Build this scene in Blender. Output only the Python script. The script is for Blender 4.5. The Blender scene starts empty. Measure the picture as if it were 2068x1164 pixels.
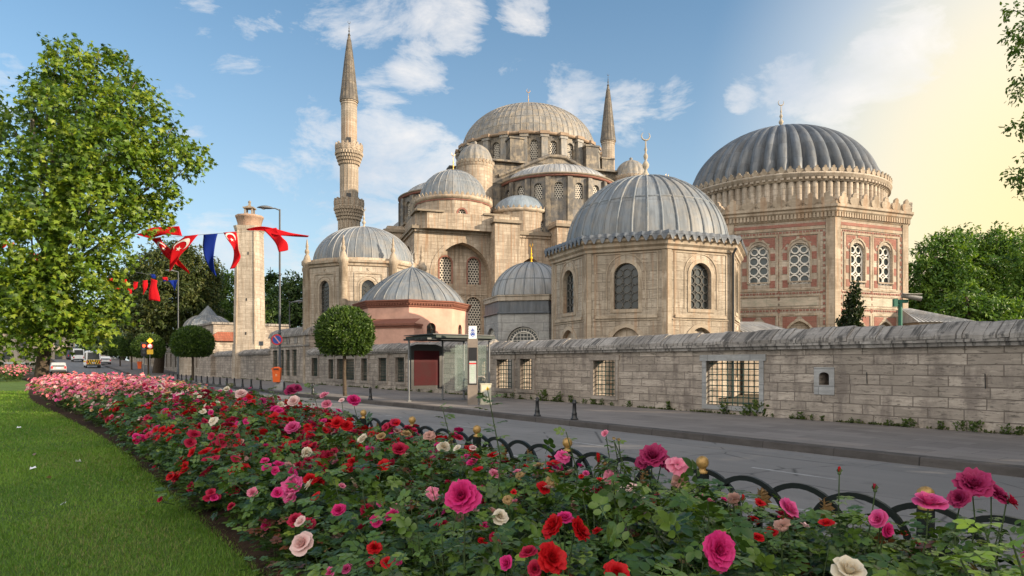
import bpy, math, random
import numpy as np
from mathutils import Vector, Matrix
random.seed(7); RNG = np.random.default_rng(7)
PI = math.pi; R_ = math.radians
SC = bpy.context.scene; COL = SC.collection
# ------------------------------------------------------------------ camera
EYE = 1.8; FPX = 1379.0; CX = 1034.0; HZ = 733.0
cd = bpy.data.cameras.new('camera'); cam = bpy.data.objects.new('camera', cd); COL.objects.link(cam)
cam.location = (0, 0, EYE); cam.rotation_euler = (PI/2, 0, 0)
cd.sensor_width = 36; cd.lens = 36*FPX/2068; cd.shift_y = (HZ-582)/2068
cd.clip_end = 5000; cd.clip_start = .05
SC.camera = cam
# ------------------------------------------------------------------ sky and sun
SUN_AZ, SUN_EL = R_(110), R_(17)          # azimuth measured from +Y towards +X
wd = bpy.data.worlds.new('World'); SC.world = wd; wd.use_nodes = True
def N(nt, typ, inputs=None, **props):
    n = nt.nodes.new(typ)
    for k, v in props.items(): setattr(n, k, v)
    for k, v in (inputs or {}).items():
        if isinstance(v, bpy.types.NodeSocket): nt.links.new(v, n.inputs[k])
        else: n.inputs[k].default_value = v
    return n
def MATH(nt, op, a, b=0.0, c=0.0, clamp=False):
    n = nt.nodes.new('ShaderNodeMath'); n.operation = op; n.use_clamp = clamp
    for i, v in enumerate((a, b, c)):
        if isinstance(v, bpy.types.NodeSocket): nt.links.new(v, n.inputs[i])
        else: n.inputs[i].default_value = v
    return n.outputs[0]
def MIX(nt, f, a, b, blend='MIX'):
    n = nt.nodes.new('ShaderNodeMix'); n.data_type = 'RGBA'; n.blend_type = blend
    n.clamp_factor = True
    for i, v in ((0, f), (6, a), (7, b)):
        if isinstance(v, bpy.types.NodeSocket): nt.links.new(v, n.inputs[i])
        elif i == 0: n.inputs[0].default_value = v
        else: n.inputs[i].default_value = (*v, 1) if len(v) == 3 else v
    return n.outputs[2]
def RAMP(nt, f, stops):
    n = nt.nodes.new('ShaderNodeValToRGB'); nt.links.new(f, n.inputs[0])
    e = n.color_ramp.elements
    while len(e) < len(stops): e.new(.5)
    for i, (p, c) in enumerate(stops):
        e[i].position = p
        e[i].color = (c, c, c, 1) if not isinstance(c, tuple) else (*c, 1)
    return n.outputs[0]
def DIR(px, py):
    v = Vector(((px-CX)/FPX, 1, (HZ-py)/FPX)); return v.normalized()
def build_world():
    nt = wd.node_tree; nt.nodes.clear()
    out = N(nt, 'ShaderNodeOutputWorld'); bg = N(nt, 'ShaderNodeBackground')
    sky = N(nt, 'ShaderNodeTexSky', sky_type='NISHITA', sun_disc=False)
    sky.sun_elevation = SUN_EL; sky.sun_rotation = SUN_AZ
    sky.air_density = 1.0; sky.dust_density = .6; sky.ozone_density = 2.2
    tc = N(nt, 'ShaderNodeTexCoord'); v = tc.outputs['Generated']
    sep = N(nt, 'ShaderNodeSeparateXYZ', {0: v})
    def dot(d):
        n = N(nt, 'ShaderNodeVectorMath', {0: v}, operation='DOT_PRODUCT'); n.inputs[1].default_value = d
        return n.outputs['Value']
    base = N(nt, 'ShaderNodeMix', data_type='RGBA', blend_type='MULTIPLY'); base.inputs[0].default_value = 1
    nt.links.new(sky.outputs[0], base.inputs[6]); base.inputs[7].default_value = SKY_TINT
    col = base.outputs[2]
    # pale band of haze above the horizon
    hz = MATH(nt, 'POWER', MATH(nt, 'SUBTRACT', 1.0, MATH(nt, 'ABSOLUTE', sep.outputs[2]), clamp=True), 3.4)
    col = MIX(nt, MATH(nt, 'MULTIPLY', hz, .85), col, tuple(c*SKY_K for c in (.70, .755, .80)))
    # pale glare, then the warm glow, of the low sun side
    gw = MATH(nt, 'DIVIDE', MATH(nt, 'MULTIPLY_ADD', dot(DIR(2330, 260)), 1.0, -.885), .105, clamp=True)
    col = MIX(nt, MATH(nt, 'MULTIPLY', MATH(nt, 'POWER', gw, 1.5), .97), col, tuple(c*SKY_K for c in (.93, .92, .88)))
    g = MATH(nt, 'MULTIPLY_ADD', dot(DIR(2420, 520)), 1.0, -.895)
    g = MATH(nt, 'DIVIDE', g, .105, clamp=True)
    g = MATH(nt, 'POWER', g, 1.25)
    g2 = MATH(nt, 'MULTIPLY', g, MATH(nt, 'SUBTRACT', 1.0, MATH(nt, 'MULTIPLY', sep.outputs[2], .4), clamp=True))
    col = MIX(nt, MATH(nt, 'MULTIPLY', g2, 1.25, clamp=True), col, tuple(c*SKY_K for c in (1.06, .89, .50)))
    # clouds: banks at given bearings, torn up by noise
    m = N(nt, 'ShaderNodeMapping', {0: v}); m.inputs['Scale'].default_value = (1, 1, 2.1)
    n1 = N(nt, 'ShaderNodeTexNoise', {'Vector': m.outputs[0], 'Scale': 8.0, 'Detail': 12.0, 'Roughness': .66, 'Distortion': .35})
    n2 = N(nt, 'ShaderNodeTexNoise', {'Vector': m.outputs[0], 'Scale': 2.6, 'Detail': 4.0, 'Roughness': .5})
    tot = None
    for px, py, rad, k in CLOUDS:
        d = DIR(px, py); c = math.cos(math.atan(rad/FPX))
        b = MATH(nt, 'DIVIDE', MATH(nt, 'SUBTRACT', dot(d), c), 1-c, clamp=True)
        b = MATH(nt, 'MULTIPLY', MATH(nt, 'SQRT', b), k)
        tot = b if tot is None else MATH(nt, 'MAXIMUM', tot, b)
    den = MATH(nt, 'ADD', MATH(nt, 'MULTIPLY', n1.outputs[0], 1.55), MATH(nt, 'MULTIPLY', n2.outputs[0], .35))
    den = MATH(nt, 'ADD', den, MATH(nt, 'MULTIPLY', tot, .62))
    up = MATH(nt, 'GREATER_THAN', sep.outputs[2], -.02)
    cl = RAMP(nt, MATH(nt, 'SUBTRACT', den, .885), [(.39, 0.), (.55, .5), (.85, .95)])
    cl = MATH(nt, 'MULTIPLY', cl, up)
    n3 = N(nt, 'ShaderNodeTexNoise', {'Vector': m.outputs[0], 'Scale': 5.0, 'Detail': 5.0})
    ccol = MIX(nt, RAMP(nt, n3.outputs[0], [(.35, 0.), (.65, 1.)]), tuple(c*SKY_K for c in (.66, .70, .77)), tuple(c*SKY_K for c in (1.0, .95, .90)))
    ccol = MIX(nt, g, ccol, tuple(c*SKY_K for c in (1.02, .98, .90)))
    col = MIX(nt, MATH(nt, 'MULTIPLY', cl, .95), col, ccol)
    # bright sky added out of view behind the viewer, as soft fill light
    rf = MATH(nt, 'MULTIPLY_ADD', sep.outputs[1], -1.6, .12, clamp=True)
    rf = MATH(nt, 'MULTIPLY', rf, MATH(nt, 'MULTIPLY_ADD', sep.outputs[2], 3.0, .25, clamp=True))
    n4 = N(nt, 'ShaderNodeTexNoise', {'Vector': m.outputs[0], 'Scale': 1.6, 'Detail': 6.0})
    col = MIX(nt, MATH(nt, 'MULTIPLY', rf, RAMP(nt, n4.outputs[0], [(.25, .7), (.55, 1.)])), col, tuple(c*SKY_K*REAR_FILL for c in (1.0, .93, .85)))
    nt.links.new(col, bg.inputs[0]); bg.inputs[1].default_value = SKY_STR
    nt.links.new(bg.outputs[0], out.inputs[0])
SKY_STR = .11
REAR_FILL = 2.15
SKY_K = 1/SKY_STR*.44
SKY_TINT = (.47, .68, .72, 1)
CLOUDS = [(790, 15, 190, .62), (900, 50, 90, .85), (840, 125, 75, .85), (700, 90, 70, .6), (640, 272, 75, .85), (790, 330, 140, 1.0), (870, 380, 120, 1.0),
          (740, 430, 170, .65), (620, 400, 150, .5), (760, 215, 70, .6), (1040, 147, 45, .75), (1060, 20, 60, .7), (1150, 205, 90, .7), (1270, 225, 70, .6), (1000, 118, 40, .55),
          (1370, 200, 50, .55), (1590, 162, 75, 1.0), (1505, 186, 45, .9), (1690, 178, 90, .8), (1800, 120, 110, .8), (1752, 92, 38, 1.0), (370, 230, 60, .7), (5, 175, 60, .6), (390, 5, 60, .6), (510, 30, 60, .4), (500, 180, 80, .4), (480, 520, 160, .6)]
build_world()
sl = bpy.data.lights.new('sun', 'SUN'); sun = bpy.data.objects.new('sun', sl); COL.objects.link(sun)
sl.energy = 3.4; sl.angle = R_(.6); sl.color = (1.0, .82, .60)
sd = Vector((math.sin(SUN_AZ)*math.cos(SUN_EL), math.cos(SUN_AZ)*math.cos(SUN_EL), math.sin(SUN_EL)))
sun.rotation_euler = sd.to_track_quat('Z', 'Y').to_euler(); sun.location = (30, -30, 40)
SC.view_settings.view_transform = 'Standard'; SC.view_settings.look = 'None'
SC.view_settings.exposure = 1.30; SC.view_settings.gamma = 1
# ------------------------------------------------------------------ placing
UA = R_(35.8); UX, UY = -math.sin(UA), math.cos(UA); NX, NY = math.cos(UA), math.sin(UA)
def G(s, n, z=0.0): return Vector((s*UX+n*NX, s*UY+n*NY, z))        # street frame: s along, n across
def W(px, py, Z): return Vector(((px-CX)/FPX*Z, Z, EYE+(HZ-py)/FPX*Z))
def s_at(px, n):
    d = (px-CX)/FPX; Z = n/(NX*d+NY); return d*Z*UX+Z*UY
def z_at(px, py, n):
    d = (px-CX)/FPX; Z = n/(NX*d+NY); return EYE+(HZ-py)/FPX*Z
ROADROT = math.atan2(UY, UX)
# ------------------------------------------------------------------ objects
def link(o, parent=None):
    COL.objects.link(o)
    if parent is not None: o.parent = parent
    return o
def tag(o, label=None, cat=None, group=None, kind=None):
    for k, v in (('label', label), ('category', cat), ('group', group), ('kind', kind)):
        if v: o[k] = v
    return o
def thing(name, label, cat, loc=(0, 0, 0), rz=0.0, group=None):
    o = bpy.data.objects.new(name, None); o.location = loc; o.rotation_euler = (0, 0, rz)
    o.empty_display_size = .2
    return tag(link(o), label, cat, group)
def kids(o): return [c for c in COL.objects if c.parent == o]
def copy_tree(o, parent=None):
    c = o.copy(); link(c, parent)
    for ch in list(o.children): copy_tree(ch, c)
    return c
class MB:
    def __init__(s): s.v = []; s.f = []; s.m = []; s.s = []; s.uv = []
    def face(s, pts, m=0, sm=False, uv=None):
        b = len(s.v); s.v.extend([tuple(p) for p in pts]); s.f.append(tuple(range(b, b+len(pts))))
        s.m.append(m); s.s.append(sm); s.uv.append(uv)
    def grid(s, P, m=0, sm=True, wrap=False, uv=None):
        """P: rows of points (all same length)"""
        b = len(s.v); nr = len(P); nc = len(P[0])
        for r in P: s.v.extend([tuple(p) for p in r])
        for i in range(nr-1):
            for j in range(nc if wrap else nc-1):
                k = (j+1) % nc
                s.f.append((b+i*nc+j, b+i*nc+k, b+(i+1)*nc+k, b+(i+1)*nc+j)); s.m.append(m); s.s.append(sm)
                if uv:
                    a = uv[i][j]; d = uv[i+1][j]
                    e = uv[i][k] if k else uv[i][nc]; c = uv[i+1][k] if k else uv[i+1][nc]
                    s.uv.append([a, e, c, d])
                else: s.uv.append(None)
    def box(s, c, d, m=0, rz=0.0):
        cx, cy, cz = c; hx, hy, hz = d[0]/2, d[1]/2, d[2]/2; ca, sa = math.cos(rz), math.sin(rz)
        p = [(cx+ca*x*hx-sa*y*hy, cy+sa*x*hx+ca*y*hy, cz+z*hz) for z in (-1, 1) for x, y in ((-1, -1), (1, -1), (1, 1), (-1, 1))]
        for q in ((3, 2, 1, 0), (4, 5, 6, 7), (0, 1, 5, 4), (1, 2, 6, 5), (2, 3, 7, 6), (3, 0, 4, 7)):
            s.face([p[i] for i in q], m)
    def prism(s, poly, z0, z1, m=0, caps=True, top=None):
        top = top or poly; n = len(poly)
        for i in range(n):
            a, b = poly[i], poly[(i+1) % n]; c, d = top[(i+1) % n], top[i]
            s.face([(a[0], a[1], z0), (b[0], b[1], z0), (c[0], c[1], z1), (d[0], d[1], z1)], m)
        if caps:
            s.face([(p[0], p[1], z1) for p in top], m); s.face([(p[0], p[1], z0) for p in reversed(poly)], m)
    def extrude(s, pts, vec, m=0, sides=True):
        v = Vector(vec); P = [Vector(p) for p in pts]; Q = [p+v for p in P]; n = len(P)
        s.face(list(reversed(P)), m); s.face(Q, m)
        for i in range(n):
            j = (i+1) % n; s.face([P[i], P[j], Q[j], Q[i]], m)
    def lathe(s, prof, seg=32, c=(0, 0, 0), m=0, sm=True, a0=0.0, a1=2*PI, uvr=None, mod=None):
        full = abs(a1-a0-2*PI) < 1e-6; k = seg if full else seg+1
        P = []; UV = []; ln = 0
        for i, (r, z) in enumerate(prof):
            if i: ln += math.hypot(r-prof[i-1][0], z-prof[i-1][1])
            row = []; ur = []
            for j in range(k+(1 if full else 0)):
                a = a0+(a1-a0)*j/seg
                rr = r*(mod(a, i/(len(prof)-1)) if mod else 1)
                if j < k: row.append((c[0]+rr*math.sin(a), c[1]-rr*math.cos(a), c[2]+z))
                ur.append(((uvr or max(p[0] for p in prof))*a, ln))
            P.append(row); UV.append(ur)
        s.grid(P, m, sm, wrap=full, uv=UV)
    def tube(s, pts, r, seg=8, m=0, cap=True, sm=True):
        pts = [Vector(p) for p in pts]; n = len(pts); rs = r if isinstance(r, (list, tuple)) else [r]*n
        rows = []; up = None
        for i, p in enumerate(pts):
            t = (pts[min(i+1, n-1)]-pts[max(i-1, 0)])
            if t.length < 1e-9: t = Vector((0, 0, 1))
            t.normalize()
            if up is None:
                up = Vector((1, 0, 0)) if abs(t.x) < .8 else Vector((0, 1, 0))
            x = (up-t*up.dot(t)); x = x.normalized() if x.length > 1e-6 else t.orthogonal().normalized()
            y = t.cross(x); up = x
            rows.append([p+x*rs[i]*math.cos(2*PI*j/seg)+y*rs[i]*math.sin(2*PI*j/seg) for j in range(seg)])
        s.grid(rows, m, sm, wrap=True)
        if cap:
            s.face(list(reversed(rows[0])), m); s.face(rows[-1], m)
    def sphere(s, c, r, m=0, seg=14, rings=8, sz=1.0):
        s.lathe([(r*math.sin(PI*i/rings)+1e-5, -r*sz*math.cos(PI*i/rings)) for i in range(rings+1)], seg, c, m)
    def mesh(s, name, mats):
        me = bpy.data.meshes.new(name); me.from_pydata(s.v, [], s.f)
        for mt in mats: me.materials.append(mt)
        me.polygons.foreach_set('material_index', s.m); me.polygons.foreach_set('use_smooth', s.s)
        uvl = me.uv_layers.new(name='UVMap'); data = []
        for f, uv in zip(s.f, s.uv):
            if uv: data.extend([c for p in uv for c in p]); continue
            P = [s.v[i] for i in f]
            nx = ny = nz = 0.0
            for i in range(len(P)):
                a, b = P[i], P[(i+1) % len(P)]
                nx += (a[1]-b[1])*(a[2]+b[2]); ny += (a[2]-b[2])*(a[0]+b[0]); nz += (a[0]-b[0])*(a[1]+b[1])
            l = math.hypot(nx, ny)
            if l > .6*abs(nz) and l > 1e-12:
                tx, ty = -ny/l, nx/l
                for p in P: data.extend((p[0]*tx+p[1]*ty, p[2]))
            else:
                for p in P: data.extend((p[0], p[1]))
        uvl.data.foreach_set('uv', data); me.update(); return me
    def build(s, name, mats, parent=None, loc=None):
        if not isinstance(mats, (list, tuple)): mats = [mats]
        o = bpy.data.objects.new(name, s.mesh(name, mats))
        if loc is not None: o.location = loc
        return link(o, parent)
def leaves_mesh(name, tv, tf, pos, X, Y, Z, scale, cols, mat, smooth=True):
    """many copies of a small template in one mesh. tv (k,3), tf list of faces, X/Y/Z (n,3) bases, scale (n,) or (n,3), cols (n,3)"""
    tv = np.asarray(tv, float); n = len(pos); k = len(tv)
    sc = np.asarray(scale, float)
    if sc.ndim == 1: sc = np.repeat(sc[:, None], 3, 1)
    V = (pos[:, None, :] + (tv[None, :, 0:1]*sc[:, None, 0:1])*X[:, None, :] + (tv[None, :, 1:2]*sc[:, None, 1:2])*Y[:, None, :]
         + (tv[None, :, 2:3]*sc[:, None, 2:3])*Z[:, None, :]).reshape(-1, 3)
    lt = np.array([len(f) for f in tf]); li = np.concatenate([np.array(f) for f in tf])
    L = (li[None, :]+(np.arange(n)*k)[:, None]).ravel(); LT = np.tile(lt, n)
    LS = np.concatenate([[0], np.cumsum(LT)[:-1]])
    me = bpy.data.meshes.new(name); me.vertices.add(len(V)); me.vertices.foreach_set('co', V.astype(np.float32).ravel())
    me.loops.add(len(L)); me.loops.foreach_set('vertex_index', L.astype(np.int32))
    me.polygons.add(len(LT)); me.polygons.foreach_set('loop_start', LS.astype(np.int32)); me.polygons.foreach_set('loop_total', LT.astype(np.int32))
    me.polygons.foreach_set('use_smooth', np.full(len(LT), smooth))
    ca = me.color_attributes.new('Col', 'FLOAT_COLOR', 'POINT')
    c4 = np.ones((n, k, 4), np.float32); c4[:, :, :3] = np.asarray(cols)[:, None, :]
    ca.data.foreach_set('color', c4.ravel()); me.materials.append(mat); me.update(calc_edges=True); me.validate()
    return me
def unit(a): return a/np.maximum(np.linalg.norm(a, axis=-1, keepdims=True), 1e-9)
def bases(fwd, up=None, roll=None):
    """X across, Y along fwd, Z normal"""
    Y = unit(fwd); up = np.tile(np.array([[0, 0, 1.]]), (len(Y), 1)) if up is None else up
    X = np.cross(Y, up); bad = np.linalg.norm(X, axis=1) < 1e-3; X[bad] = [1, 0, 0]; X = unit(X); Z = np.cross(X, Y)
    if roll is not None:
        c, s = np.cos(roll)[:, None], np.sin(roll)[:, None]; X, Z = X*c+Z*s, Z*c-X*s
    return X, Y, Z
def rdir(n): return unit(RNG.normal(size=(n, 3)))
# ------------------------------------------------------------------ materials
def mat(name):
    m = bpy.data.materials.new(name); m.use_nodes = True; nt = m.node_tree
    return m, nt, nt.nodes['Principled BSDF']
def setc(nt, b, c, rough=.8, spec=.3, metal=0.0):
    if isinstance(c, bpy.types.NodeSocket): nt.links.new(c, b.inputs['Base Color'])
    else: b.inputs['Base Color'].default_value = (*c, 1)
    if isinstance(rough, bpy.types.NodeSocket): nt.links.new(rough, b.inputs['Roughness'])
    else: b.inputs['Roughness'].default_value = rough
    b.inputs['Specular IOR Level'].default_value = spec; b.inputs['Metallic'].default_value = metal
def bump(nt, b, h, strength=.5, dist=.02):
    n = N(nt, 'ShaderNodeBump', {'Height': h, 'Strength': strength, 'Distance': dist}); nt.links.new(n.outputs[0], b.inputs['Normal'])
def plain(name, c, rough=.6, spec=.4, metal=0.0, vary=.15, scale=6.0):
    m, nt, b = mat(name)
    tc = N(nt, 'ShaderNodeTexCoord'); n = N(nt, 'ShaderNodeTexNoise', {'Vector': tc.outputs['Object'], 'Scale': scale, 'Detail': 6.0, 'Roughness': .65})
    f = RAMP(nt, n.outputs[0], [(.3, 0.), (.7, 1.)])
    col = MIX(nt, f, tuple(x*(1-vary) for x in c), tuple(min(1, x*(1+vary)) for x in c))
    setc(nt, b, col, MATH(nt, 'MULTIPLY_ADD', f, .15, rough-.07), spec, metal); bump(nt, b, n.outputs[0], .15, .01)
    return m
def uvmap(nt, scale):
    tc = N(nt, 'ShaderNodeTexCoord'); m = N(nt, 'ShaderNodeMapping', {0: tc.outputs['UV']}); m.inputs['Scale'].default_value = scale
    return tc, m.outputs[0]
def stone(name, c1, c2, mortar, bw=.9, bh=.38, stain=.55, streak=(1.5, .10), streakc=(.20, .155, .11), grain=1.0, msize=.012, pit=.0, rough=.88, rust=0.0, hst=.55):
    m, nt, b = mat(name); tc, uv = uvmap(nt, (1, 1, 1))
    wob = N(nt, 'ShaderNodeTexNoise', {'Vector': uv, 'Scale': 1.3, 'Detail': 3.0})
    uvw = N(nt, 'ShaderNodeVectorMath', {0: uv}, operation='ADD')
    sc = N(nt, 'ShaderNodeVectorMath', {0: wob.outputs[1], 1: (.05, .035, 0)}, operation='MULTIPLY'); nt.links.new(sc.outputs[0], uvw.inputs[1])
    br = N(nt, 'ShaderNodeTexBrick', {'Vector': uvw.outputs[0], 'Color1': (0, 0, 0, 1), 'Color2': (1, 1, 1, 1), 'Mortar': (.5, .5, .5, 1), 'Scale': 1.0, 'Mortar Size': msize*1.25, 'Mortar Smooth': .25, 'Bias': 0.0, 'Brick Width': bw, 'Row Height': bh})
    br.offset = .43; br.squash = 1.35; br.squash_frequency = 3
    n1 = N(nt, 'ShaderNodeTexNoise', {'Vector': tc.outputs['Object'], 'Scale': .55, 'Detail': 6.0, 'Roughness': .6})
    n2 = N(nt, 'ShaderNodeTexNoise', {'Vector': uv, 'Scale': 9.0*grain, 'Detail': 8.0, 'Roughness': .7})
    hs = N(nt, 'ShaderNodeMapping', {0: uv}); hs.inputs['Scale'].default_value = (.9, 6.5, 1)
    n4 = N(nt, 'ShaderNodeTexNoise', {'Vector': hs.outputs[0], 'Scale': 1.4, 'Detail': 8.0, 'Roughness': .7})
    col = MIX(nt, RAMP(nt, br.outputs[0], [(.0, 0.), (1., 1.)]), c1, c2)
    col = MIX(nt, MATH(nt, 'MULTIPLY', RAMP(nt, n1.outputs[0], [(.42, 0.), (.60, 1.)]), .6), col, tuple(x*.62 for x in c2))
    col = MIX(nt, MATH(nt, 'MULTIPLY', RAMP(nt, n4.outputs[0], [(.51, 0.), (.62, 1.)]), hst), col, tuple(x*.55 for x in c1))
    col = MIX(nt, MATH(nt, 'MULTIPLY', RAMP(nt, n4.outputs[0], [(.36, 1.), (.47, 0.)]), .45), col, tuple(min(1, x*1.22) for x in c1))
    # travertine pits and cracks along the bed
    pm = N(nt, 'ShaderNodeMapping', {0: uv}); pm.inputs['Scale'].default_value = (2.2, 11, 1)
    n5 = N(nt, 'ShaderNodeTexNoise', {'Vector': pm.outputs[0], 'Scale': 1.6, 'Detail': 6.0, 'Roughness': .75, 'Distortion': .6})
    pits = RAMP(nt, n5.outputs[0], [(.56, 0.), (.62, 1.)])
    col = MIX(nt, MATH(nt, 'MULTIPLY', pits, pit), col, tuple(x*.28 for x in c1))
    col = MIX(nt, MATH(nt, 'MULTIPLY', RAMP(nt, n2.outputs[0], [(.42, 0.), (.64, 1.)]), .4), col, tuple(x*.60 for x in c1))
    col = MIX(nt, MATH(nt, 'MULTIPLY', br.outputs[1], .85), col, mortar)
    st = N(nt, 'ShaderNodeMapping', {0: uv}); st.inputs['Scale'].default_value = (streak[0], streak[1], 1)
    n3 = N(nt, 'ShaderNodeTexNoise', {'Vector': st.outputs[0], 'Scale': 2.2, 'Detail': 7.0, 'Roughness': .65})
    col = MIX(nt, MATH(nt, 'MULTIPLY', RAMP(nt, n3.outputs[0], [(.49, 0.), (.61, 1.)]), stain), col, streakc)
    if rust:
        st2 = N(nt, 'ShaderNodeMapping', {0: uv}); st2.inputs['Scale'].default_value = (1.7, .07, 1); st2.inputs['Location'].default_value = (9, 4, 0)
        n6 = N(nt, 'ShaderNodeTexNoise', {'Vector': st2.outputs[0], 'Scale': 2.4, 'Detail': 5.0})
        col = MIX(nt, MATH(nt, 'MULTIPLY', RAMP(nt, n6.outputs[0], [(.53, 0.), (.62, 1.)]), rust), col, (.34, .17, .075))
    setc(nt, b, col, rough, .25)
    h = MATH(nt, 'ADD', MATH(nt, 'MULTIPLY', br.outputs[1], -1.0), MATH(nt, 'MULTIPLY', n2.outputs[0], .6))
    h = MATH(nt, 'ADD', h, MATH(nt, 'MULTIPLY', pits, -.7*pit))
    bump(nt, b, h, .6, .02); return m
def lead(name, c=(.23, .265, .31), pw=.55, ph=1.6, warm=.25, rough=.55):
    m, nt, b = mat(name); tc, uv = uvmap(nt, (1, 1, 1))
    br = N(nt, 'ShaderNodeTexBrick', {'Vector': uv, 'Color1': (0, 0, 0, 1), 'Color2': (1, 1, 1, 1), 'Mortar': (0, 0, 0, 1), 'Scale': 1.0, 'Mortar Size': .012, 'Mortar Smooth': .2, 'Brick Width': pw, 'Row Height': ph})
    br.offset = 0.0
    n1 = N(nt, 'ShaderNodeTexNoise', {'Vector': tc.outputs['Object'], 'Scale': 1.1, 'Detail': 7.0, 'Roughness': .65})
    st = N(nt, 'ShaderNodeMapping', {0: uv}); st.inputs['Scale'].default_value = (2.5, .35, 1)
    n2 = N(nt, 'ShaderNodeTexNoise', {'Vector': st.outputs[0], 'Scale': 2.0, 'Detail': 8.0, 'Roughness': .65})
    col = MIX(nt, br.outputs[0], tuple(x*.80 for x in c), tuple(x*1.22 for x in c))
    col = MIX(nt, MATH(nt, 'MULTIPLY', RAMP(nt, n1.outputs[0], [(.44, 0.), (.60, 1.)]), warm), col, (.36, .29, .20))
    col = MIX(nt, MATH(nt, 'MULTIPLY', RAMP(nt, n2.outputs[0], [(.48, 0.), (.62, 1.)]), .5), col, tuple(x*.48 for x in c))
    col = MIX(nt, MATH(nt, 'MULTIPLY', RAMP(nt, n2.outputs[0], [(.34, 1.), (.46, 0.)]), .4), col, tuple(min(.7, x*1.55) for x in c))
    col = MIX(nt, MATH(nt, 'MULTIPLY', br.outputs[1], .6), col, tuple(x*.4 for x in c))
    setc(nt, b, col, rough, .32, .0); bump(nt, b, MATH(nt, 'ADD', n1.outputs[0], MATH(nt, 'MULTIPLY', br.outputs[1], -.7)), .35, .03); return m
def leafmat(name, tint=(1, 1, 1), trans=.3, rough=.45, spec=.35):
    m, nt, b = mat(name)
    at = N(nt, 'ShaderNodeVertexColor', layer_name='Col')
    col = MIX(nt, 1.0, at.outputs[0], tint, 'MULTIPLY')
    setc(nt, b, col, rough, spec)
    tr = N(nt, 'ShaderNodeBsdfTranslucent', {'Color': MIX(nt, 1.0, col, (1.35, 1.35, .6), 'MULTIPLY')})
    mx = N(nt, 'ShaderNodeMixShader', {0: trans, 1: b.outputs[0], 2: tr.outputs[0]})
    nt.links.new(mx.outputs[0], nt.nodes['Material Output'].inputs[0]); return m
def petalmat(name, c, edge, trans=.3):
    m, nt, b = mat(name); at = N(nt, 'ShaderNodeVertexColor', layer_name='Col')
    sp = N(nt, 'ShaderNodeSeparateColor', {0: at.outputs[0]})
    oi = N(nt, 'ShaderNodeObjectInfo')
    col = MIX(nt, sp.outputs[0], c, edge)
    col = MIX(nt, MATH(nt, 'MULTIPLY', sp.outputs[1], .45), col, tuple(x*.62 for x in c))
    col = MIX(nt, MATH(nt, 'MULTIPLY', oi.outputs['Random'], .22), col, edge)
    setc(nt, b, col, .55, .25)
    tr = N(nt, 'ShaderNodeBsdfTranslucent', {'Color': col})
    mx = N(nt, 'ShaderNodeMixShader', {0: trans, 1: b.outputs[0], 2: tr.outputs[0]})
    nt.links.new(mx.outputs[0], nt.nodes['Material Output'].inputs[0]); return m
def glassdark(name, c=(.03, .035, .04), rough=.15):
    m, nt, b = mat(name); tc = N(nt, 'ShaderNodeTexCoord'); n = N(nt, 'ShaderNodeTexNoise', {'Vector': tc.outputs['Object'], 'Scale': 2.5, 'Detail': 3.0})
    setc(nt, b, MIX(nt, n.outputs[0], tuple(x*.6 for x in c), tuple(x*1.5 for x in c)), rough, .5); bump(nt, b, n.outputs[0], .2, .02); return m
def lattice(name, cell=.3, hole=.36, bar=(.56, .51, .43), glass=(.03, .03, .03)):
    """plaster screen of round holes in staggered rows"""
    m, nt, b = mat(name); tc, uv = uvmap(nt, (1/cell, 1/(cell*.866), 1)); sp = N(nt, 'ShaderNodeSeparateXYZ', {0: uv})
    row = MATH(nt, 'FLOOR', sp.outputs[1]); off = MATH(nt, 'MULTIPLY', MATH(nt, 'MODULO', MATH(nt, 'ABSOLUTE', row), 2.0), .5)
    fx = MATH(nt, 'SUBTRACT', MATH(nt, 'FRACT', MATH(nt, 'ADD', sp.outputs[0], off)), .5)
    fy = MATH(nt, 'MULTIPLY', MATH(nt, 'SUBTRACT', MATH(nt, 'FRACT', sp.outputs[1]), .5), .866)
    d = MATH(nt, 'SQRT', MATH(nt, 'ADD', MATH(nt, 'MULTIPLY', fx, fx), MATH(nt, 'MULTIPLY', fy, fy)))
    f = MATH(nt, 'DIVIDE', MATH(nt, 'SUBTRACT', d, hole-.03), .06, clamp=True)
    setc(nt, b, MIX(nt, f, glass, bar), MATH(nt, 'MULTIPLY_ADD', f, .25, .6), .2); bump(nt, b, f, .8, .05); return m
LIME = stone('limestone', (.50, .42, .33), (.32, .26, .20), (.17, .135, .10), 1.15, .42, .78, rust=.30)
LIME_T = stone('tomb_limestone', (.48, .415, .335), (.32, .27, .21), (.18, .15, .115), 1.1, .42, .72, (1.6, .11), (.20, .155, .115), pit=.8, rust=.40)
LIME_P = stone('pale_limestone', (.53, .46, .375), (.38, .32, .255), (.22, .185, .145), 1.0, .40, .50, (1.5, .11), pit=.25, rust=.12)
TRIM = stone('carved_limestone', (.47, .395, .305), (.35, .285, .215), (.28, .23, .17), 1.3, 4.0, .75, (.9, .3), rust=.3)
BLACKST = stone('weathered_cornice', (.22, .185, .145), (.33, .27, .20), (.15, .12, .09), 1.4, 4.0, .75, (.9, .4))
PINKM = stone('red_marble', (.26, .105, .08), (.33, .16, .125), (.30, .2, .15), .7, .35, .35, msize=.004)
WALLST = stone('wall_stone', (.52, .445, .37), (.30, .255, .21), (.14, .115, .095), .82, .27, .60, (.7, .28), (.14, .115, .10), 1.2, msize=.012, pit=1.0, hst=.85)
COPE = stone('coping_stone', (.44, .405, .37), (.24, .215, .19), (.10, .09, .08), .62, 3.0, .92, (3.0, .6), (.075, .07, .065), 1.4, msize=.018, pit=.5)
MARBLE = stone('grey_marble', (.42, .415, .40), (.34, .34, .335), (.2, .2, .2), 1.2, .5, .45, (.8, .5), (.25, .24, .22))
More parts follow.
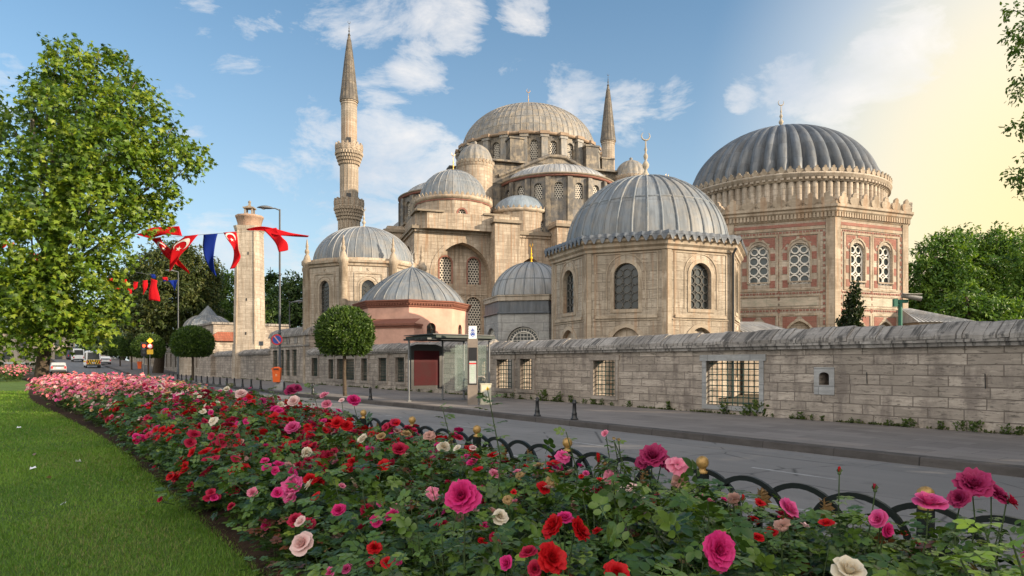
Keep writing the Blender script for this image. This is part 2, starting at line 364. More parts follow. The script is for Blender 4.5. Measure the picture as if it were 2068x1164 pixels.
LEAD = lead('lead_sheet', (.165, .185, .205), .62, 1.9, .25)
LEAD_D = lead('dark_lead_sheet', (.105, .118, .135), .8, 1.5, .10, .46)
LEAD_W = lead('weathered_lead_sheet', (.20, .195, .185), .62, 1.05, .55)
LEAD_P = lead('pale_lead_sheet', (.30, .31, .32), .6, 3.0, .25, .55)
LEAD_K = lead('grimy_lead_cladding', (.092, .084, .075), .9, 1.4, .6)
LEAD_G = lead('grey_lead_cladding', (.115, .11, .105), .9, 1.4, .5)
LEAD_B = lead('blue_lead_sheet', (.20, .245, .29), .5, 1.2, .1)
LEAD_S = lead('spire_lead_sheet', (.10, .088, .075), .55, 1.4, .3)
LATT = lattice('plaster_lattice', .30, .36)
LATT_F = lattice('fine_plaster_lattice', .34, .36)
GLASS = glassdark('dark_window_glass', (.035, .038, .036)); GLASS_B = glassdark('greenish_window_glass', (.045, .06, .06), .12)
WHITE_P = plain('white_plaster', (.62, .59, .53), .7); IRON = plain('green_black_iron', (.008, .012, .010), .5, .4); IRON_G = plain('green_grille_iron', (.018, .05, .04), .5)
BLACK = plain('black_paint', (.012, .012, .013), .4, .5); GOLD = plain('gilded_metal', (.62, .38, .10), .32, .5, .85); GOLDP = plain('worn_gold_paint', (.40, .24, .075), .45, .5, .35, .35, 30)
BRONZE = plain('bronze_paint', (.20, .115, .04), .45, .5, .3, .4, 25)
STONE_F = plain('stone_finial_surface', (.36, .31, .24), .8, .2, 0, .3, 8)
STEEL = plain('grey_steel', (.16, .165, .17), .5, .5, .3); DSTEEL = plain('dark_steel', (.045, .05, .055), .45, .5, .2); ALU = plain('brushed_aluminium', (.27, .255, .235), .5, .4, .3)
ORANGE = plain('orange_plastic', (.75, .12, .012), .4, .45, 0, .08); RED = plain('red_paint', (.55, .02, .02), .45); BLUE = plain('blue_paint', (.02, .07, .33), .45); WHITE = plain('white_paint', (.75, .75, .74), .45, .4, 0, .05)
YELLOW = plain('yellow_paint', (.75, .45, .03), .45); TOTEM = plain('taupe_panel', (.20, .165, .135), .55); CREAMBOX = plain('cream_cabinet_paint', (.50, .47, .36), .55)
MAROON = plain('maroon_poster', (.05, .006, .008), .6, .15, 0, .2, 3); PALEBOX = plain('map_paper', (.40, .42, .39), .5)
PLASTER = plain('pink_plaster', (.56, .33, .255), .85, .2, 0, .16, 1.4); PLASTER_D = plain('brick_red_cornice', (.20, .085, .06), .85, .2, 0, .2, 5)
TILE = stone('red_roof_tile', (.38, .12, .07), (.26, .085, .05), (.10, .04, .03), .22, .30, .35)
BARK = plain('bark', (.075, .058, .042), .9, .15, 0, .4, 9); BARK_P = plain('plane_bark', (.13, .11, .08), .9, .15, 0, .45, 4); CANE = plain('rose_cane', (.055, .085, .03), .6, .3, 0, .4, 20)
SOIL = plain('soil', (.045, .028, .018), .95, .1, 0, .5, 14)
def asphalt():
    m, nt, b = mat('asphalt'); tc = N(nt, 'ShaderNodeTexCoord'); p = tc.outputs['Object']
    n1 = N(nt, 'ShaderNodeTexNoise', {'Vector': p, 'Scale': .35, 'Detail': 6.0, 'Roughness': .6}); n2 = N(nt, 'ShaderNodeTexNoise', {'Vector': p, 'Scale': 60.0, 'Detail': 4.0, 'Roughness': .8})
    mp = N(nt, 'ShaderNodeMapping', {0: p}); mp.inputs['Rotation'].default_value = (0, 0, -ROADROT); mp.inputs['Scale'].default_value = (1, 1, 1)
    ms = N(nt, 'ShaderNodeMapping', {0: mp.outputs[0]}); ms.inputs['Scale'].default_value = (.05, 1.1, 1)
    n3 = N(nt, 'ShaderNodeTexNoise', {'Vector': ms.outputs[0], 'Scale': 2.0, 'Detail': 4.0})
    col = MIX(nt, RAMP(nt, n1.outputs[0], [(.3, 0.), (.7, 1.)]), (.160, .153, .148), (.225, .214, .205))
    col = MIX(nt, MATH(nt, 'MULTIPLY', RAMP(nt, n3.outputs[0], [(.4, 0.), (.65, 1.)]), .5), col, (.125, .12, .117))
    col = MIX(nt, RAMP(nt, n2.outputs[0], [(.35, .0), (.8, .55)]), col, (.25, .24, .23))
    pb = N(nt, 'ShaderNodeTexBrick', {'Vector': mp.outputs[0], 'Color1': (0, 0, 0, 1), 'Color2': (1, 1, 1, 1), 'Mortar': (.5, .5, .5, 1), 'Scale': 1.0, 'Mortar Size': .022, 'Mortar Smooth': .6, 'Brick Width': 8.7, 'Row Height': 2.36}); pb.offset = .31
    col = MIX(nt, MATH(nt, 'MULTIPLY', pb.outputs[0], .35), col, (.145, .139, .135))
    col = MIX(nt, MATH(nt, 'MULTIPLY', pb.outputs[1], .55), col, (.08, .077, .075))
    n7 = N(nt, 'ShaderNodeTexNoise', {'Vector': p, 'Scale': 1.9, 'Detail': 3.0})
    col = MIX(nt, MATH(nt, 'MULTIPLY', RAMP(nt, n7.outputs[0], [(.62, 0.), (.70, 1.)]), .45), col, (.10, .096, .094))
    v = N(nt, 'ShaderNodeTexVoronoi', {'Vector': p, 'Scale': .45}, feature='DISTANCE_TO_EDGE')
    nw = N(nt, 'ShaderNodeTexNoise', {'Vector': p, 'Scale': 1.1}); 
    crack = MATH(nt, 'MULTIPLY', RAMP(nt, v.outputs[0], [(.0, 1.), (.012, 0.)]), RAMP(nt, nw.outputs[0], [(.44, 0.), (.52, 1.)]))
    col = MIX(nt, MATH(nt, 'MULTIPLY', crack, .8), col, (.03, .03, .03))
    setc(nt, b, col, .8, .3); bump(nt, b, n2.outputs[0], .5, .008); return m
ASPH = asphalt()
def paving():
    m, nt, b = mat('paving_slabs'); tc, uv = uvmap(nt, (1, 1, 1))
    br = N(nt, 'ShaderNodeTexBrick', {'Vector': uv, 'Color1': (0, 0, 0, 1), 'Color2': (1, 1, 1, 1), 'Mortar': (0, 0, 0, 1), 'Scale': 1.0, 'Mortar Size': .008, 'Brick Width': 1.15, 'Row Height': .5})
    n1 = N(nt, 'ShaderNodeTexNoise', {'Vector': tc.outputs['Object'], 'Scale': .5, 'Detail': 8.0, 'Roughness': .65}); n2 = N(nt, 'ShaderNodeTexNoise', {'Vector': tc.outputs['Object'], 'Scale': 18.0, 'Detail': 6.0, 'Roughness': .7})
    col = MIX(nt, br.outputs[0], (.165, .147, .136), (.235, .21, .195))
    col = MIX(nt, MATH(nt, 'MULTIPLY', RAMP(nt, n1.outputs[0], [(.42, 0.), (.66, 1.)]), .6), col, (.24, .215, .195))
    col = MIX(nt, MATH(nt, 'MULTIPLY', RAMP(nt, n1.outputs[0], [(.28, 1.), (.42, 0.)]), .5), col, (.11, .095, .088))
    col = MIX(nt, MATH(nt, 'MULTIPLY', n2.outputs[0], .3), col, (.12, .105, .095))
    col = MIX(nt, MATH(nt, 'MULTIPLY', br.outputs[1], .5), col, (.07, .06, .055))
    setc(nt, b, col, .85, .25); bump(nt, b, MATH(nt, 'ADD', MATH(nt, 'MULTIPLY', br.outputs[1], -.6), MATH(nt, 'MULTIPLY', n2.outputs[0], .5)), .4, .01); return m
PAVE = paving()
KERB = stone('kerb_stone', (.105, .093, .085), (.072, .065, .06), (.03, .027, .025), 1.15, 3.0, .5, (1.2, .9), (.09, .08, .075), 1.5, .012)
def lawnmat():
    m, nt, b = mat('lawn_turf'); tc = N(nt, 'ShaderNodeTexCoord'); p = tc.outputs['Object']
    n1 = N(nt, 'ShaderNodeTexNoise', {'Vector': p, 'Scale': .7, 'Detail': 5.0}); n2 = N(nt, 'ShaderNodeTexNoise', {'Vector': p, 'Scale': 45.0, 'Detail': 5.0, 'Roughness': .8})
    col = MIX(nt, RAMP(nt, n1.outputs[0], [(.35, 0.), (.65, 1.)]), (.045, .095, .014), (.085, .145, .022))
    col = MIX(nt, RAMP(nt, n2.outputs[0], [(.4, 0.), (.75, .8)]), col, (.15, .20, .04))
    setc(nt, b, col, .85, .2); bump(nt, b, n2.outputs[0], .8, .03); return m
LAWN = lawnmat(); DIRT = plain('courtyard_ground', (.10, .085, .06), .95, .1, 0, .3, .5)
LINEP = plain('worn_road_paint', (.30, .295, .29), .8, .2, 0, .35, 5)
LEAF = leafmat('leaf', trans=.32); LEAF_R = leafmat('rose_leaf', trans=.18, rough=.38, spec=.45); GRASSM = leafmat('grass_blade', trans=.25, rough=.6)
PET = {k: petalmat(k+'_petal', c, e) for k, c, e in (
    ('magenta', (.58, .006, .115), (.76, .055, .28)), ('red', (.52, .003, .010), (.60, .012, .016)), ('crimson', (.40, .006, .035), (.55, .03, .09)), ('purple', (.28, .004, .055), (.46, .05, .17)),
    ('pink', (.75, .16, .28), (.82, .34, .44)), ('salmon', (.78, .17, .19), (.86, .36, .34)), ('blush', (.80, .48, .46), (.86, .66, .62)), ('cream', (.78, .66, .46), (.84, .77, .66)), ('yellow', (.80, .48, .14), (.85, .62, .34)), ('faded', (.50, .24, .19), (.66, .42, .36)), ('wilted', (.36, .22, .09), (.50, .34, .16)), ('hotpink', (.68, .03, .20), (.80, .18, .40)))}
# ------------------------------------------------------------------ masonry helpers
def arch_pts(w, rise, n=8):
    """from (-w/2,0) over the apex to (w/2,0)"""
    if rise <= 1e-6: return [(-w/2, 0), (w/2, 0)]
    if rise < w/2-1e-6: return [(-w/2*math.cos(PI*i/(2*n)), rise*math.sin(PI*i/(2*n))) for i in range(2*n+1)]
    c = (rise*rise-w*w/4)/w; r = w/2+c; am = math.acos(c/r) if c < r else 0
    L = [(c-r*math.cos(am*i/n), r*math.sin(am*i/n)) for i in range(n+1)]
    return L+[(-x, z) for x, z in reversed(L[:-1])]
def outline(op, grow=0.0):
    """opening = (x centre, z sill, width, height to spring, arch rise); ccw outline from outside"""
    x, z, w, h, r = op; A = arch_pts(w+2*grow, r+(grow if r > 0 else 0), 8)
    hh = h+(grow if r <= 0 else 0)
    return [(x-w/2-grow, z-0)]+[(x+w/2+grow, z-0)]+[(x+p[0], z+hh+p[1]) for p in reversed(A)]
class Frame:
    """wall frame: O origin, xd along wall (to the right seen from outside), nd outward"""
    def __init__(s, O, xd, nd): s.O, s.x, s.n = Vector(O), Vector(xd), Vector(nd)
    def p(s, x, z, d=0.0): return s.O+s.x*x+s.n*d+Vector((0, 0, z))
def wall_panel(mb, F, x0, x1, z0, z1, ops=(), depth=.3, m=0, mr=None, d=0.0):
    mr = m if mr is None else mr
    xs = sorted({x0, x1} | {v for o in ops for v in (o[0]-o[2]/2, o[0]+o[2]/2)}); zs = sorted({z0, z1} | {v for o in ops for v in (o[1], o[1]+o[3]+o[4])})
    for a, b in zip(xs, xs[1:]):
        for c, e in zip(zs, zs[1:]):
            cx, cz = (a+b)/2, (c+e)/2
            if any(abs(cx-o[0]) < o[2]/2 and o[1] < cz < o[1]+o[3]+o[4] for o in ops): continue
            mb.face([F.p(a, c, d), F.p(b, c, d), F.p(b, e, d), F.p(a, e, d)], m)
    for o in ops:
        x, z, w, h, r = o; A = arch_pts(w, r); zt = z+h+r
        if r > 0:
            for (xa, za), (xb, zb) in zip(A, A[1:]):
                q = [F.p(x+xa, z+h+za, d), F.p(x+xb, z+h+zb, d)]
                if zt-(z+h+zb) > 1e-4: q.append(F.p(x+xb, zt, d))
                if zt-(z+h+za) > 1e-4: q.append(F.p(x+xa, zt, d))
                if len(q) > 2: mb.face(q, m)
        O = outline(o); n = len(O)
        for i in range(n):
            a, b = O[i], O[(i+1) % n]
            mb.face([F.p(a[0], a[1], d), F.p(a[0], a[1], d-depth), F.p(b[0], b[1], d-depth), F.p(b[0], b[1], d)], mr)
def pane(mb, F, o, d, m=0):
    mb.face([F.p(a, b, d) for a, b in outline(o)], m)
def band(mb, F, o, width, proud, m=0, d=0.0, bottom=True):
    """raised moulding round an opening"""
    I = outline(o); Ob = outline(o, width)
    if bottom:
        Ob[0] = (Ob[0][0], o[1]-width); Ob[1] = (Ob[1][0], o[1]-width)
    n = len(I)
    for i in range(n if bottom else n):
        j = (i+1) % n
        if not bottom and i == 0: continue
        a, b, c, e = I[i], I[j], Ob[j], Ob[i]
        mb.face([F.p(*a, d+proud), F.p(*e, d+proud), F.p(*c, d+proud), F.p(*b, d+proud)], m)
        mb.face([F.p(*e, d), F.p(*c, d), F.p(*c, d+proud), F.p(*e, d+proud)], m)
        mb.face([F.p(*b, d), F.p(*a, d), F.p(*a, d+proud), F.p(*b, d+proud)], m)
def slab(mb, F, x0, x1, z0, z1, d0, d1, m=0):
    c = [F.p(x, z, d) for d in (d0, d1) for x, z in ((x0, z0), (x1, z0), (x1, z1), (x0, z1))]
    for q in ((3, 2, 1, 0), (4, 5, 6, 7), (0, 1, 5, 4), (1, 2, 6, 5), (2, 3, 7, 6), (3, 0, 4, 7)): mb.face([c[i] for i in q], m)
def ring_poly(R, n=8, ph=0.0): return [(R*math.sin(ph+2*PI*k/n), -R*math.cos(ph+2*PI*k/n)) for k in range(n)]
def poly_frames(R, n=8, ph=0.0):
    P = ring_poly(R, n, ph); out = []
    for k in range(n):
        a, b = Vector((*P[k], 0)), Vector((*P[(k+1) % n], 0)); x = (b-a).normalized(); nd = Vector((x.y, -x.x, 0))
        out.append((Frame(a, x, nd), (b-a).length))
    return out
def dome_prof(R, H, n=18, z0=0.0, p=1.0, rmin=.02):
    return [(max(rmin, R*math.cos(PI/2*i/n)**p), z0+H*math.sin(PI/2*i/n)) for i in range(n+1)]
def ribs(mb, R, H, k, z0=0.0, w=.05, top=.93, m=0, ph=0.0, p=1.0, n=12, out=.03, a0=0.0, a1=2*PI):
    for j in range(k):
        a = a0+(a1-a0)*j/k+ph; pts = []
        for i in range(n+1):
            t = PI/2*top*i/n; r = R*math.cos(t)**p+out*.4; pts.append((r*math.sin(a), -r*math.cos(a), z0+H*math.sin(t)+out*.4*math.sin(t)))
        mb.tube(pts, w, 5, m, cap=False)
def hoops(mb, R, H, ts, z0=0.0, w=.03, seg=48, m=0, p=1.0):
    for t in ts:
        r = R*math.cos(PI/2*t)**p+.005; z = z0+H*math.sin(PI/2*t)
        mb.lathe([(r-.01, z-w), (r+w*.8, z), (r-.01, z+w)], seg, m=m)
def finial(name, parent, loc, H, mats, crescent=True, fat=1.0):
    mb = MB(); f = fat*H
    mb.lathe([(.16*f, 0), (.14*f, .04*H), (.06*f, .14*H), (.03*f, .2*H), (.075*f, .25*H), (.09*f, .30*H), (.05*f, .36*H), (.025*f, .39*H), (.05*f, .44*H), (.06*f, .48*H), (.03*f, .53*H), (.02*f, .56*H), (.038*f, .61*H), (.02*f, .66*H), (.014*f, .78*H), (.001, .80*H)], 12)
    if crescent:
        r = .085*H; c = (0, 0, .80*H+r)
        mb.tube([(r*math.sin(a), 0, c[2]-r*math.cos(a)) for a in [R_(x) for x in range(-145, 146, 20)]], [.012*H*(1.6-abs(x)/145*1.2) for x in range(-145, 146, 20)], 6)
    return mb.build(name, mats, parent, loc)
def palmettes(mb, pts, h, m=0, wide=.8, thick=.1):
    """row of small carved leaf crests: pts = [(point, tangent, outward)]"""
    for P, T, O in pts:
        P = Vector(P); T = Vector(T); O = Vector(O); w = wide*h/2
        prof = [(-w*.45, 0), (w*.45, 0), (w*.85, .16*h), (w, .38*h), (w*.82, .58*h), (w*.45, .60*h), (w*.42, .84*h), (0, h), (-w*.42, .84*h), (-w*.45, .60*h), (-w*.82, .58*h), (-w, .38*h), (-w*.85, .16*h)]
        q = [P+T*a+Vector((0, 0, b))+O*(.12*b) for a, b in prof]
        mb.extrude(q, O*thick, m)
def ring_pts(R, n, z, ph=0.0):
    return [((R*math.sin(ph+2*PI*k/n), -R*math.cos(ph+2*PI*k/n), z), (math.cos(ph+2*PI*k/n), math.sin(ph+2*PI*k/n), 0), (math.sin(ph+2*PI*k/n), -math.cos(ph+2*PI*k/n), 0)) for k in range(n)]
def edge_pts(F, L, n, z, d=0.0):
    return [(F.p(L*(i+.5)/n, z, d), F.x, F.n) for i in range(n)]
def poly_corn(mb, Rs, n=8, ph=0.0, m=0):
    """stacked polygon mouldings: [(R,z)...] outline"""
    P = [[(*q, z) for q in ring_poly(R, n, ph)] for R, z in Rs]
    for a, b in zip(P, P[1:]):
        for k in range(n): mb.face([a[k], a[(k+1) % n], b[(k+1) % n], b[k]], m)
# ------------------------------------------------------------------ front tomb: scalloped lead eave, smooth dome
def front_tomb():
    Z = 36.0; t = thing('domed_tomb', 'octagonal travertine tomb with smooth grey lead dome and wavy scalloped lead eave', 'tomb', (W(1304, 733, Z).x, Z, .15))
    R = 4.93; H = 7.05; mb = MB(); tr = MB(); wn = []
    for k, (F, L) in enumerate(poly_frames(R)):
        up = (L/2, 4.15, 1.16, 1.55, .60); lo = (L/2, .9, 1.5, 1.55, .85)
        wall_panel(mb, F, 0, L, 0, H, [up, lo], .28)
        band(tr, F, up, .17, .035); band(tr, F, (up[0], up[1], up[2]+.62, up[3]+.1, up[4]+.28), .05, .03, bottom=False)
        band(tr, F, lo, .2, .04)
        for x in (.12, L-.12): slab(tr, F, x-.11, x+.11, 0, H, -.02, .045)
        slab(tr, F, .42, L-.42, 3.72, 3.86, -.02, .07); slab(tr, F, .30, L-.30, 3.62, 3.66, -.02, .04)
        for x in (.42, L-.42): slab(tr, F, x-.03, x+.03, 3.9, 6.72, -.02, .03)
        slab(tr, F, .39, L-.39, 6.72, 6.78, -.02, .03)
        wn.append((F, up, lo, L))
    mb.build('wall', [LIME_T], t); tr.build('moulding', [TRIM], t)
    for F, up, lo, L in wn:
        w = MB(); pane(w, F, up, -.24); o = w.build('window', [GLASS], t)
        g = MB()                                   # leaded roundels
        for i in range(3):
            for j in range(6):
                x = up[0]+(-1+i)*.385; z = up[1]+.21+j*.375
                if z > up[1]+up[3]+.35-abs(i-1)*.3+.12: continue
                g.tube([F.p(x+.18*math.cos(a), z+.18*math.sin(a), -.20) for a in [2*PI*q/14 for q in range(15)]], .022, 4, cap=False)
        for i in range(4):
            x = up[0]+(-1.5+i)*.385; g.tube([F.p(x, up[1], -.2), F.p(x, up[1]+1.75, -.2)], .012, 4)
        g.build('roundel_tracery', [plain_cache('leaded_glazing_bars', (.10, .095, .085))], o)
        b = MB(); pane(b, F, lo, -.22); b.build('blind_arch', [LIME_P], t)
    c = MB(); poly_corn(c, [(R+.0, H-.25), (R+.10, H-.2), (R+.10, H-.08), (R+.22, H+.02), (R+.22, H+.16), (R+.34, H+.24), (R+.34, H+.38), (R-.2, H+.40)]); c.build('cornice', [TRIM], t)
    e = MB()                                       # lead eave, wavy drip edge
    for F, L in poly_frames(R+.40):
        n = 10*8; rows = [[], [], []]
        for i in range(n+1):
            x = L*i/n; s = math.cos(2*PI*10*i/n); z = H+.34+.14*s
            rows[0].append(F.p(x, z-.04, .02+.02*s)); rows[1].append(F.p(x, H+.60+.02*s, -.04)); rows[2].append(F.p(x*.92+L*.04, H+.66, -.75))
        e.grid(rows)
        e.grid([[F.p(L*i/n, H+.34+.14*math.cos(2*PI*10*i/n)-.04, .02) for i in range(n+1)], [F.p(L*i/n, H+.50+.05*math.cos(2*PI*10*i/n), -.06) for i in range(n+1)]][::-1])
    e.build('scalloped_eave', [LEAD_D], t)
    d = MB(); d.lathe(dome_prof(4.16, 3.75, 22, H+.55), 64, uvr=4.16); dm = d.build('dome', [LEAD], t)
    r = MB(); ribs(r, 4.16, 3.75, 36, H+.55, .06, .95); hoops(r, 4.16, 3.75, (.36,), H+.55, .055); r.build('dome_seams', [LEAD], dm)
    finial('finial', t, (0, 0, H+4.25), 2.6, [STONE_F], True, .8)
    p = MB(); F, L = poly_frames(R)[0]; p.tube([F.p(L-.12, 0, .13), F.p(L-.12, H-.25, .13), F.p(L-.12, H, .35)], .06, 8); p.build('drainpipe', [DSTEEL], t)
    # low annex with corrugated lead edge, to the right
    a = thing('low_annex', 'low stone annex with a wavy lead roof edge between the two big tombs', 'annex', W(1528, 733, 37.5)*1.0)
    a.location.z = .15
    m2 = MB(); m2.box((0, 0, 1.55), (2.5, 3.4, 3.1), 0); m2.build('wall', [LIME_P], a)
    m3 = MB(); n = 48
    m3.grid([[(-1.35+2.7*i/n, -1.8, 3.12+.05*math.cos(i*PI/2)) for i in range(n+1)], [(-1.35+2.7*i/n, -1.7, 3.28+.03*math.cos(i*PI/2)) for i in range(n+1)], [(-1.2+2.0*i/n, 1.5, 4.0) for i in range(n+1)]])
    m3.build('roof', [LEAD_P], a)
PC = {}
def plain_cache(name, c, **k):
    if name not in PC: PC[name] = plain(name, c, **k)
    return PC[name]
# ------------------------------------------------------------------ right tomb: fluted dome, marble inlay
def fluted_tomb():
    Z = 50.0; t = thing('fluted_dome_tomb', 'tall octagonal tomb with dark fluted dome and red and cream marble walls', 'tomb', (.394*Z, Z, .15))
    R = 8.25; H = 10.55; mb = MB(); fr = MB(); pk = MB(); P2 = []
    for k, (F, L) in enumerate(poly_frames(R)):
        xs = (L*.31, L*.69); ups = [(x, 6.55, 1.22, 1.95, .62) for x in xs]; los = [(x, 1.2, 1.5, 2.1, .95) for x in xs]
        wall_panel(mb, F, 0, L, 0, H, ups+los, .3)
        # corner colonnettes and cornice steps
        for x in (.22, L-.22): slab(fr, F, x-.24, x+.24, 0, H, -.02, .09)
        slab(fr, F, .5, L-.5, 9.92, 10.1, -.02, .06); slab(pk, F, .48, L-.48, 10.12, 10.32, -.02, .035)
        for x in xs:
            for z0, z1, hw in ((6.15, 9.72, 1.18), (1.0, 4.72, 1.18)):
                for a, b, c, e in ((x-hw, x-hw+.13, z0, z1), (x+hw-.13, x+hw, z0, z1), (x-hw+.13, x+hw-.13, z0, z0+.13), (x-hw+.13, x+hw-.13, z1-.13, z1)): slab(fr, F, a, b, c, e, -.02, .055)
            # red spandrels and checker voussoirs
            zt = 6.75+1.95+.62
            for sg in (-1, 1):
                pk.face([F.p(*q, .018) for q in ([(x+sg*.98, 9.54), (x+sg*.12, 9.54), (x+sg*.22, 9.47), (x+sg*.72, 9.1), (x+sg*.98, 8.75)] if sg < 0 else [(x+.98, 8.75), (x+.72, 9.1), (x+.22, 9.47), (x+.12, 9.54), (x+.98, 9.54)])], 0)
                for j in range(3):
                    za = 6.36+j*.86; slab(pk, F, min(x+sg*.66, x+sg*.98), max(x+sg*.66, x+sg*.98), za, za+.46, -.02, .02)
            A = arch_pts(1.22, .62, 6); B = arch_pts(1.74, .88, 6)
            for j in range(len(A)-1):
                if j % 2 == 0:
                    q = [(x+B[j][0], 8.7+B[j][1]), (x+B[j+1][0], 8.7+B[j+1][1]), (x+A[j+1][0], 8.7+A[j+1][1]), (x+A[j][0], 8.7+A[j][1])]
                    pk.face([F.p(*v, .026) for v in reversed(q)], 0)
            for sg in (-1, 1):
                pk.face([F.p(*q, .018) for q in ([(x+sg*.98, 4.55), (x+sg*.98, 3.3), (x+sg*.8, 3.3), (x+sg*.55, 4.0), (x+sg*.1, 4.52)] if sg < 0 else [(x+.1, 4.52), (x+.55, 4.0), (x+.8, 3.3), (x+.98, 3.3), (x+.98, 4.55)])], 0)
            lo = (x, 1.2, 1.5, 2.1, .95); band(fr, F, lo, .13, .05)
            band(fr, F, (x, 6.75, 1.22, 1.95, .62), .09, .06)
        # bead rows
        for z in (9.80, 6.0, 4.92):
            n = 26
            for i in range(n):
                xx = .62+(L-1.24)*(i+.5)/n; slab(pk, F, xx-.085*(1 if i % 2 else .5), xx+.085*(1 if i % 2 else .5), z-.055, z+.055, -.02, .03)
        for x in (.56, L/2, L-.56):
            for i in range(22):
                z = 1.2+i*.39+.2; slab(pk, F, x-.06, x+.06, z-.14*(1 if i % 2 else .5), z+.14*(1 if i % 2 else .5), -.02, .03)
        for a, b, c, e in ((.75, L-.75, 5.78, 5.86), (.75, L-.75, 5.04, 5.12), (.75, .84, 5.12, 5.78), (L-.84, L-.75, 5.12, 5.78)): slab(fr, F, a, b, c, e, -.02, .05)
        P2.append((F, L, ups, los))
    mb.build('wall', [LIME_P], t); fr.build('moulding', [TRIM], t); pk.build('red_marble_inlay', [PINKM], t)
    ip = MB()
    for F, L, ups, los in P2: slab(ip, F, .95, L-.95, 5.2, 5.7, -.02, .03)
    ip.build('inscription_panel', [stone('veined_panel', (.54, .46, .36), (.45, .39, .31), (.3, .27, .22), 1.6, 2, .45, (1.2, 1.6), (.24, .25, .19))], t)
    for F, L, ups, los in P2:
        for o in ups:
            w = MB(); pane(w, F, o, -.26); wo = w.build('window', [GLASS_B], t); g = MB()
            for i in (-1, 1):
                for j in range(4):
                    x = o[0]+i*.30; z = o[1]+.31+j*.615
                    if j == 3: x = o[0]+i*.25
                    rr = .27 if j < 3 else .22
                    g.tube([F.p(x+rr*math.cos(a), z+rr*math.sin(a), -.20) for a in [2*PI*q/18 for q in range(19)]], .055, 5, cap=False)
            for x in (-.58, .58): g.tube([F.p(o[0]+x, o[1], -.2), F.p(o[0]+x, o[1]+1.95, -.2)], .05, 5)
            for j in range(4): g.box(F.p(o[0], o[1]+.0+j*.615, -.2), (.12, .12, .10))
            A = arch_pts(1.14, .58, 8); g.tube([F.p(o[0]+a, o[1]+1.95+b, -.2) for a, b in A], .05, 5)
            g.tube([F.p(o[0]-.6, o[1]+.03, -.2), F.p(o[0]+.6, o[1]+.03, -.2)], .05, 5)
            g.build('ring_tracery', [WHITE_P], wo)
        for o in los:
            w = MB(); pane(w, F, o, -.25); w.build('blind_arch', [LIME_P], t)
    c = MB(); poly_corn(c, [(R, H-.1), (R+.1, H), (R+.12, H+.25), (R+.30, H+.42), (R+.30, H+.55), (R+.42, H+.62), (R+.42, H+.78), (R+.02, H+.80), (R+.02, H+1.2), (R-.6, H+1.2)])
    for F, L in poly_frames(R+.12):
        n = 30
        for i in range(n): slab(c, F, L*(i+.2)/n, L*(i+.8)/n, H+.05, H+.36, -.02, .09)
    c.build('cornice', [TRIM], t)
    q = MB()
    for F, L in poly_frames(R+.08):
        n = 7
        for i, (P, T, O) in enumerate(edge_pts(F, L, n, H+.78, .05)):
            palmettes(q, [(P, T, O)], .78, wide=.95, thick=.16)
            for sx in (-.36, .36): palmettes(q, [(P+T*sx*1.0, T, O)], .34, wide=1.0, thick=.1)
    q.build('crest_ornament', [TRIM], t)
    dz = H+.72; Rd = 6.75; n = 88
    dr = MB(); dr.lathe([(Rd-.12, dz-.2), (Rd-.12, dz+1.95)], 96, uvr=Rd)
    for k in range(n):
        a = 2*PI*k/n; cx, cy = (Rd-.12)*math.sin(a), -(Rd-.12)*math.cos(a)
        dr.tube([(cx, cy, dz-.2), (cx, cy, dz+1.85)], .205, 8, cap=False)
        dr.sphere((cx*1.0, cy*1.0, dz+1.86), .205, 0, 8, 4, .6)
    dr.lathe([(Rd+.06, dz+1.9), (Rd+.16, dz+1.98), (Rd+.16, dz+2.12), (Rd+.30, dz+2.16), (Rd+.30, dz+2.28), (Rd+.38, dz+2.32), (Rd+.38, dz+2.42), (Rd-.6, dz+2.48)], 96, uvr=Rd)
    for k in range(120): a = 2*PI*k/120; dr.box(((Rd+.2)*math.sin(a), -(Rd+.2)*math.cos(a), dz+2.06), (.2, .2, .13), 0, a)
    dr.build('gadrooned_drum', [LIME_P], t)
    cr = MB(); palmettes(cr, ring_pts(Rd+.22, 84, dz+2.42), .42, wide=.95, thick=.12); palmettes(cr, ring_pts(Rd+.05, 84, dz+2.42, PI/84), .24, wide=.9, thick=.1); cr.build('drum_crest', [TRIM], t)
    nf = 44; rows = []; uv = []; R0, H0 = 6.25, 4.95; nr = 26; ns = nf*8
    for i in range(nr+1):
        tt = PI/2*i/nr; row = []; ur = []
        for j in range(ns+1):
            a = 2*PI*j/ns; fl = abs(math.sin(nf*a/2)); amp = .085*(1-(i/nr)**3)
            if i < 4 and i > 0: amp *= 1.35
            r = max(.03, R0*math.cos(tt)*(1-amp+amp*1.5*fl**.42))
            if j < ns: row.append((r*math.sin(a), -r*math.cos(a), dz+2.45+H0*math.sin(tt)))
            ur.append((R0*a, R0*tt))
        rows.append(row); uv.append(ur)
    d = MB(); d.grid(rows, 0, True, True, uv); d.build('fluted_dome', [LEAD_D], t)
    finial('finial', t, (0, 0, dz+7.3), 2.4, [STONE_F], True, .8)
    # little lead roof on its right and the juniper are separate things
    a = thing('small_lead_roof_building', 'low building with pale standing-seam lead roof just right of the fluted-dome tomb', 'building', W(1866, 733, 44)); a.location.z = .1
    m2 = MB(); m2.prism([(-1.5, -2.0), (1.7, -2.0), (1.7, 2.0), (-1.5, 2.0)], 0, 4.2); m2.build('wall', [LIME_P], a)
    m3 = MB(); m3.prism([(-1.7, -2.2), (1.9, -2.2), (1.9, 2.2), (-1.7, 2.2)], 4.2, 5.15, top=[(-1.6, -.2), (-1.0, -.2), (-1.0, .2), (-1.6, .2)])
    for i in range(14):
        x = -1.7+3.6*i/13; m3.tube([(x, -2.2, 4.22), (-1.6+.6*i/13, -.2, 5.17)], .025, 5)
    m3.build('roof', [LEAD_P], a)
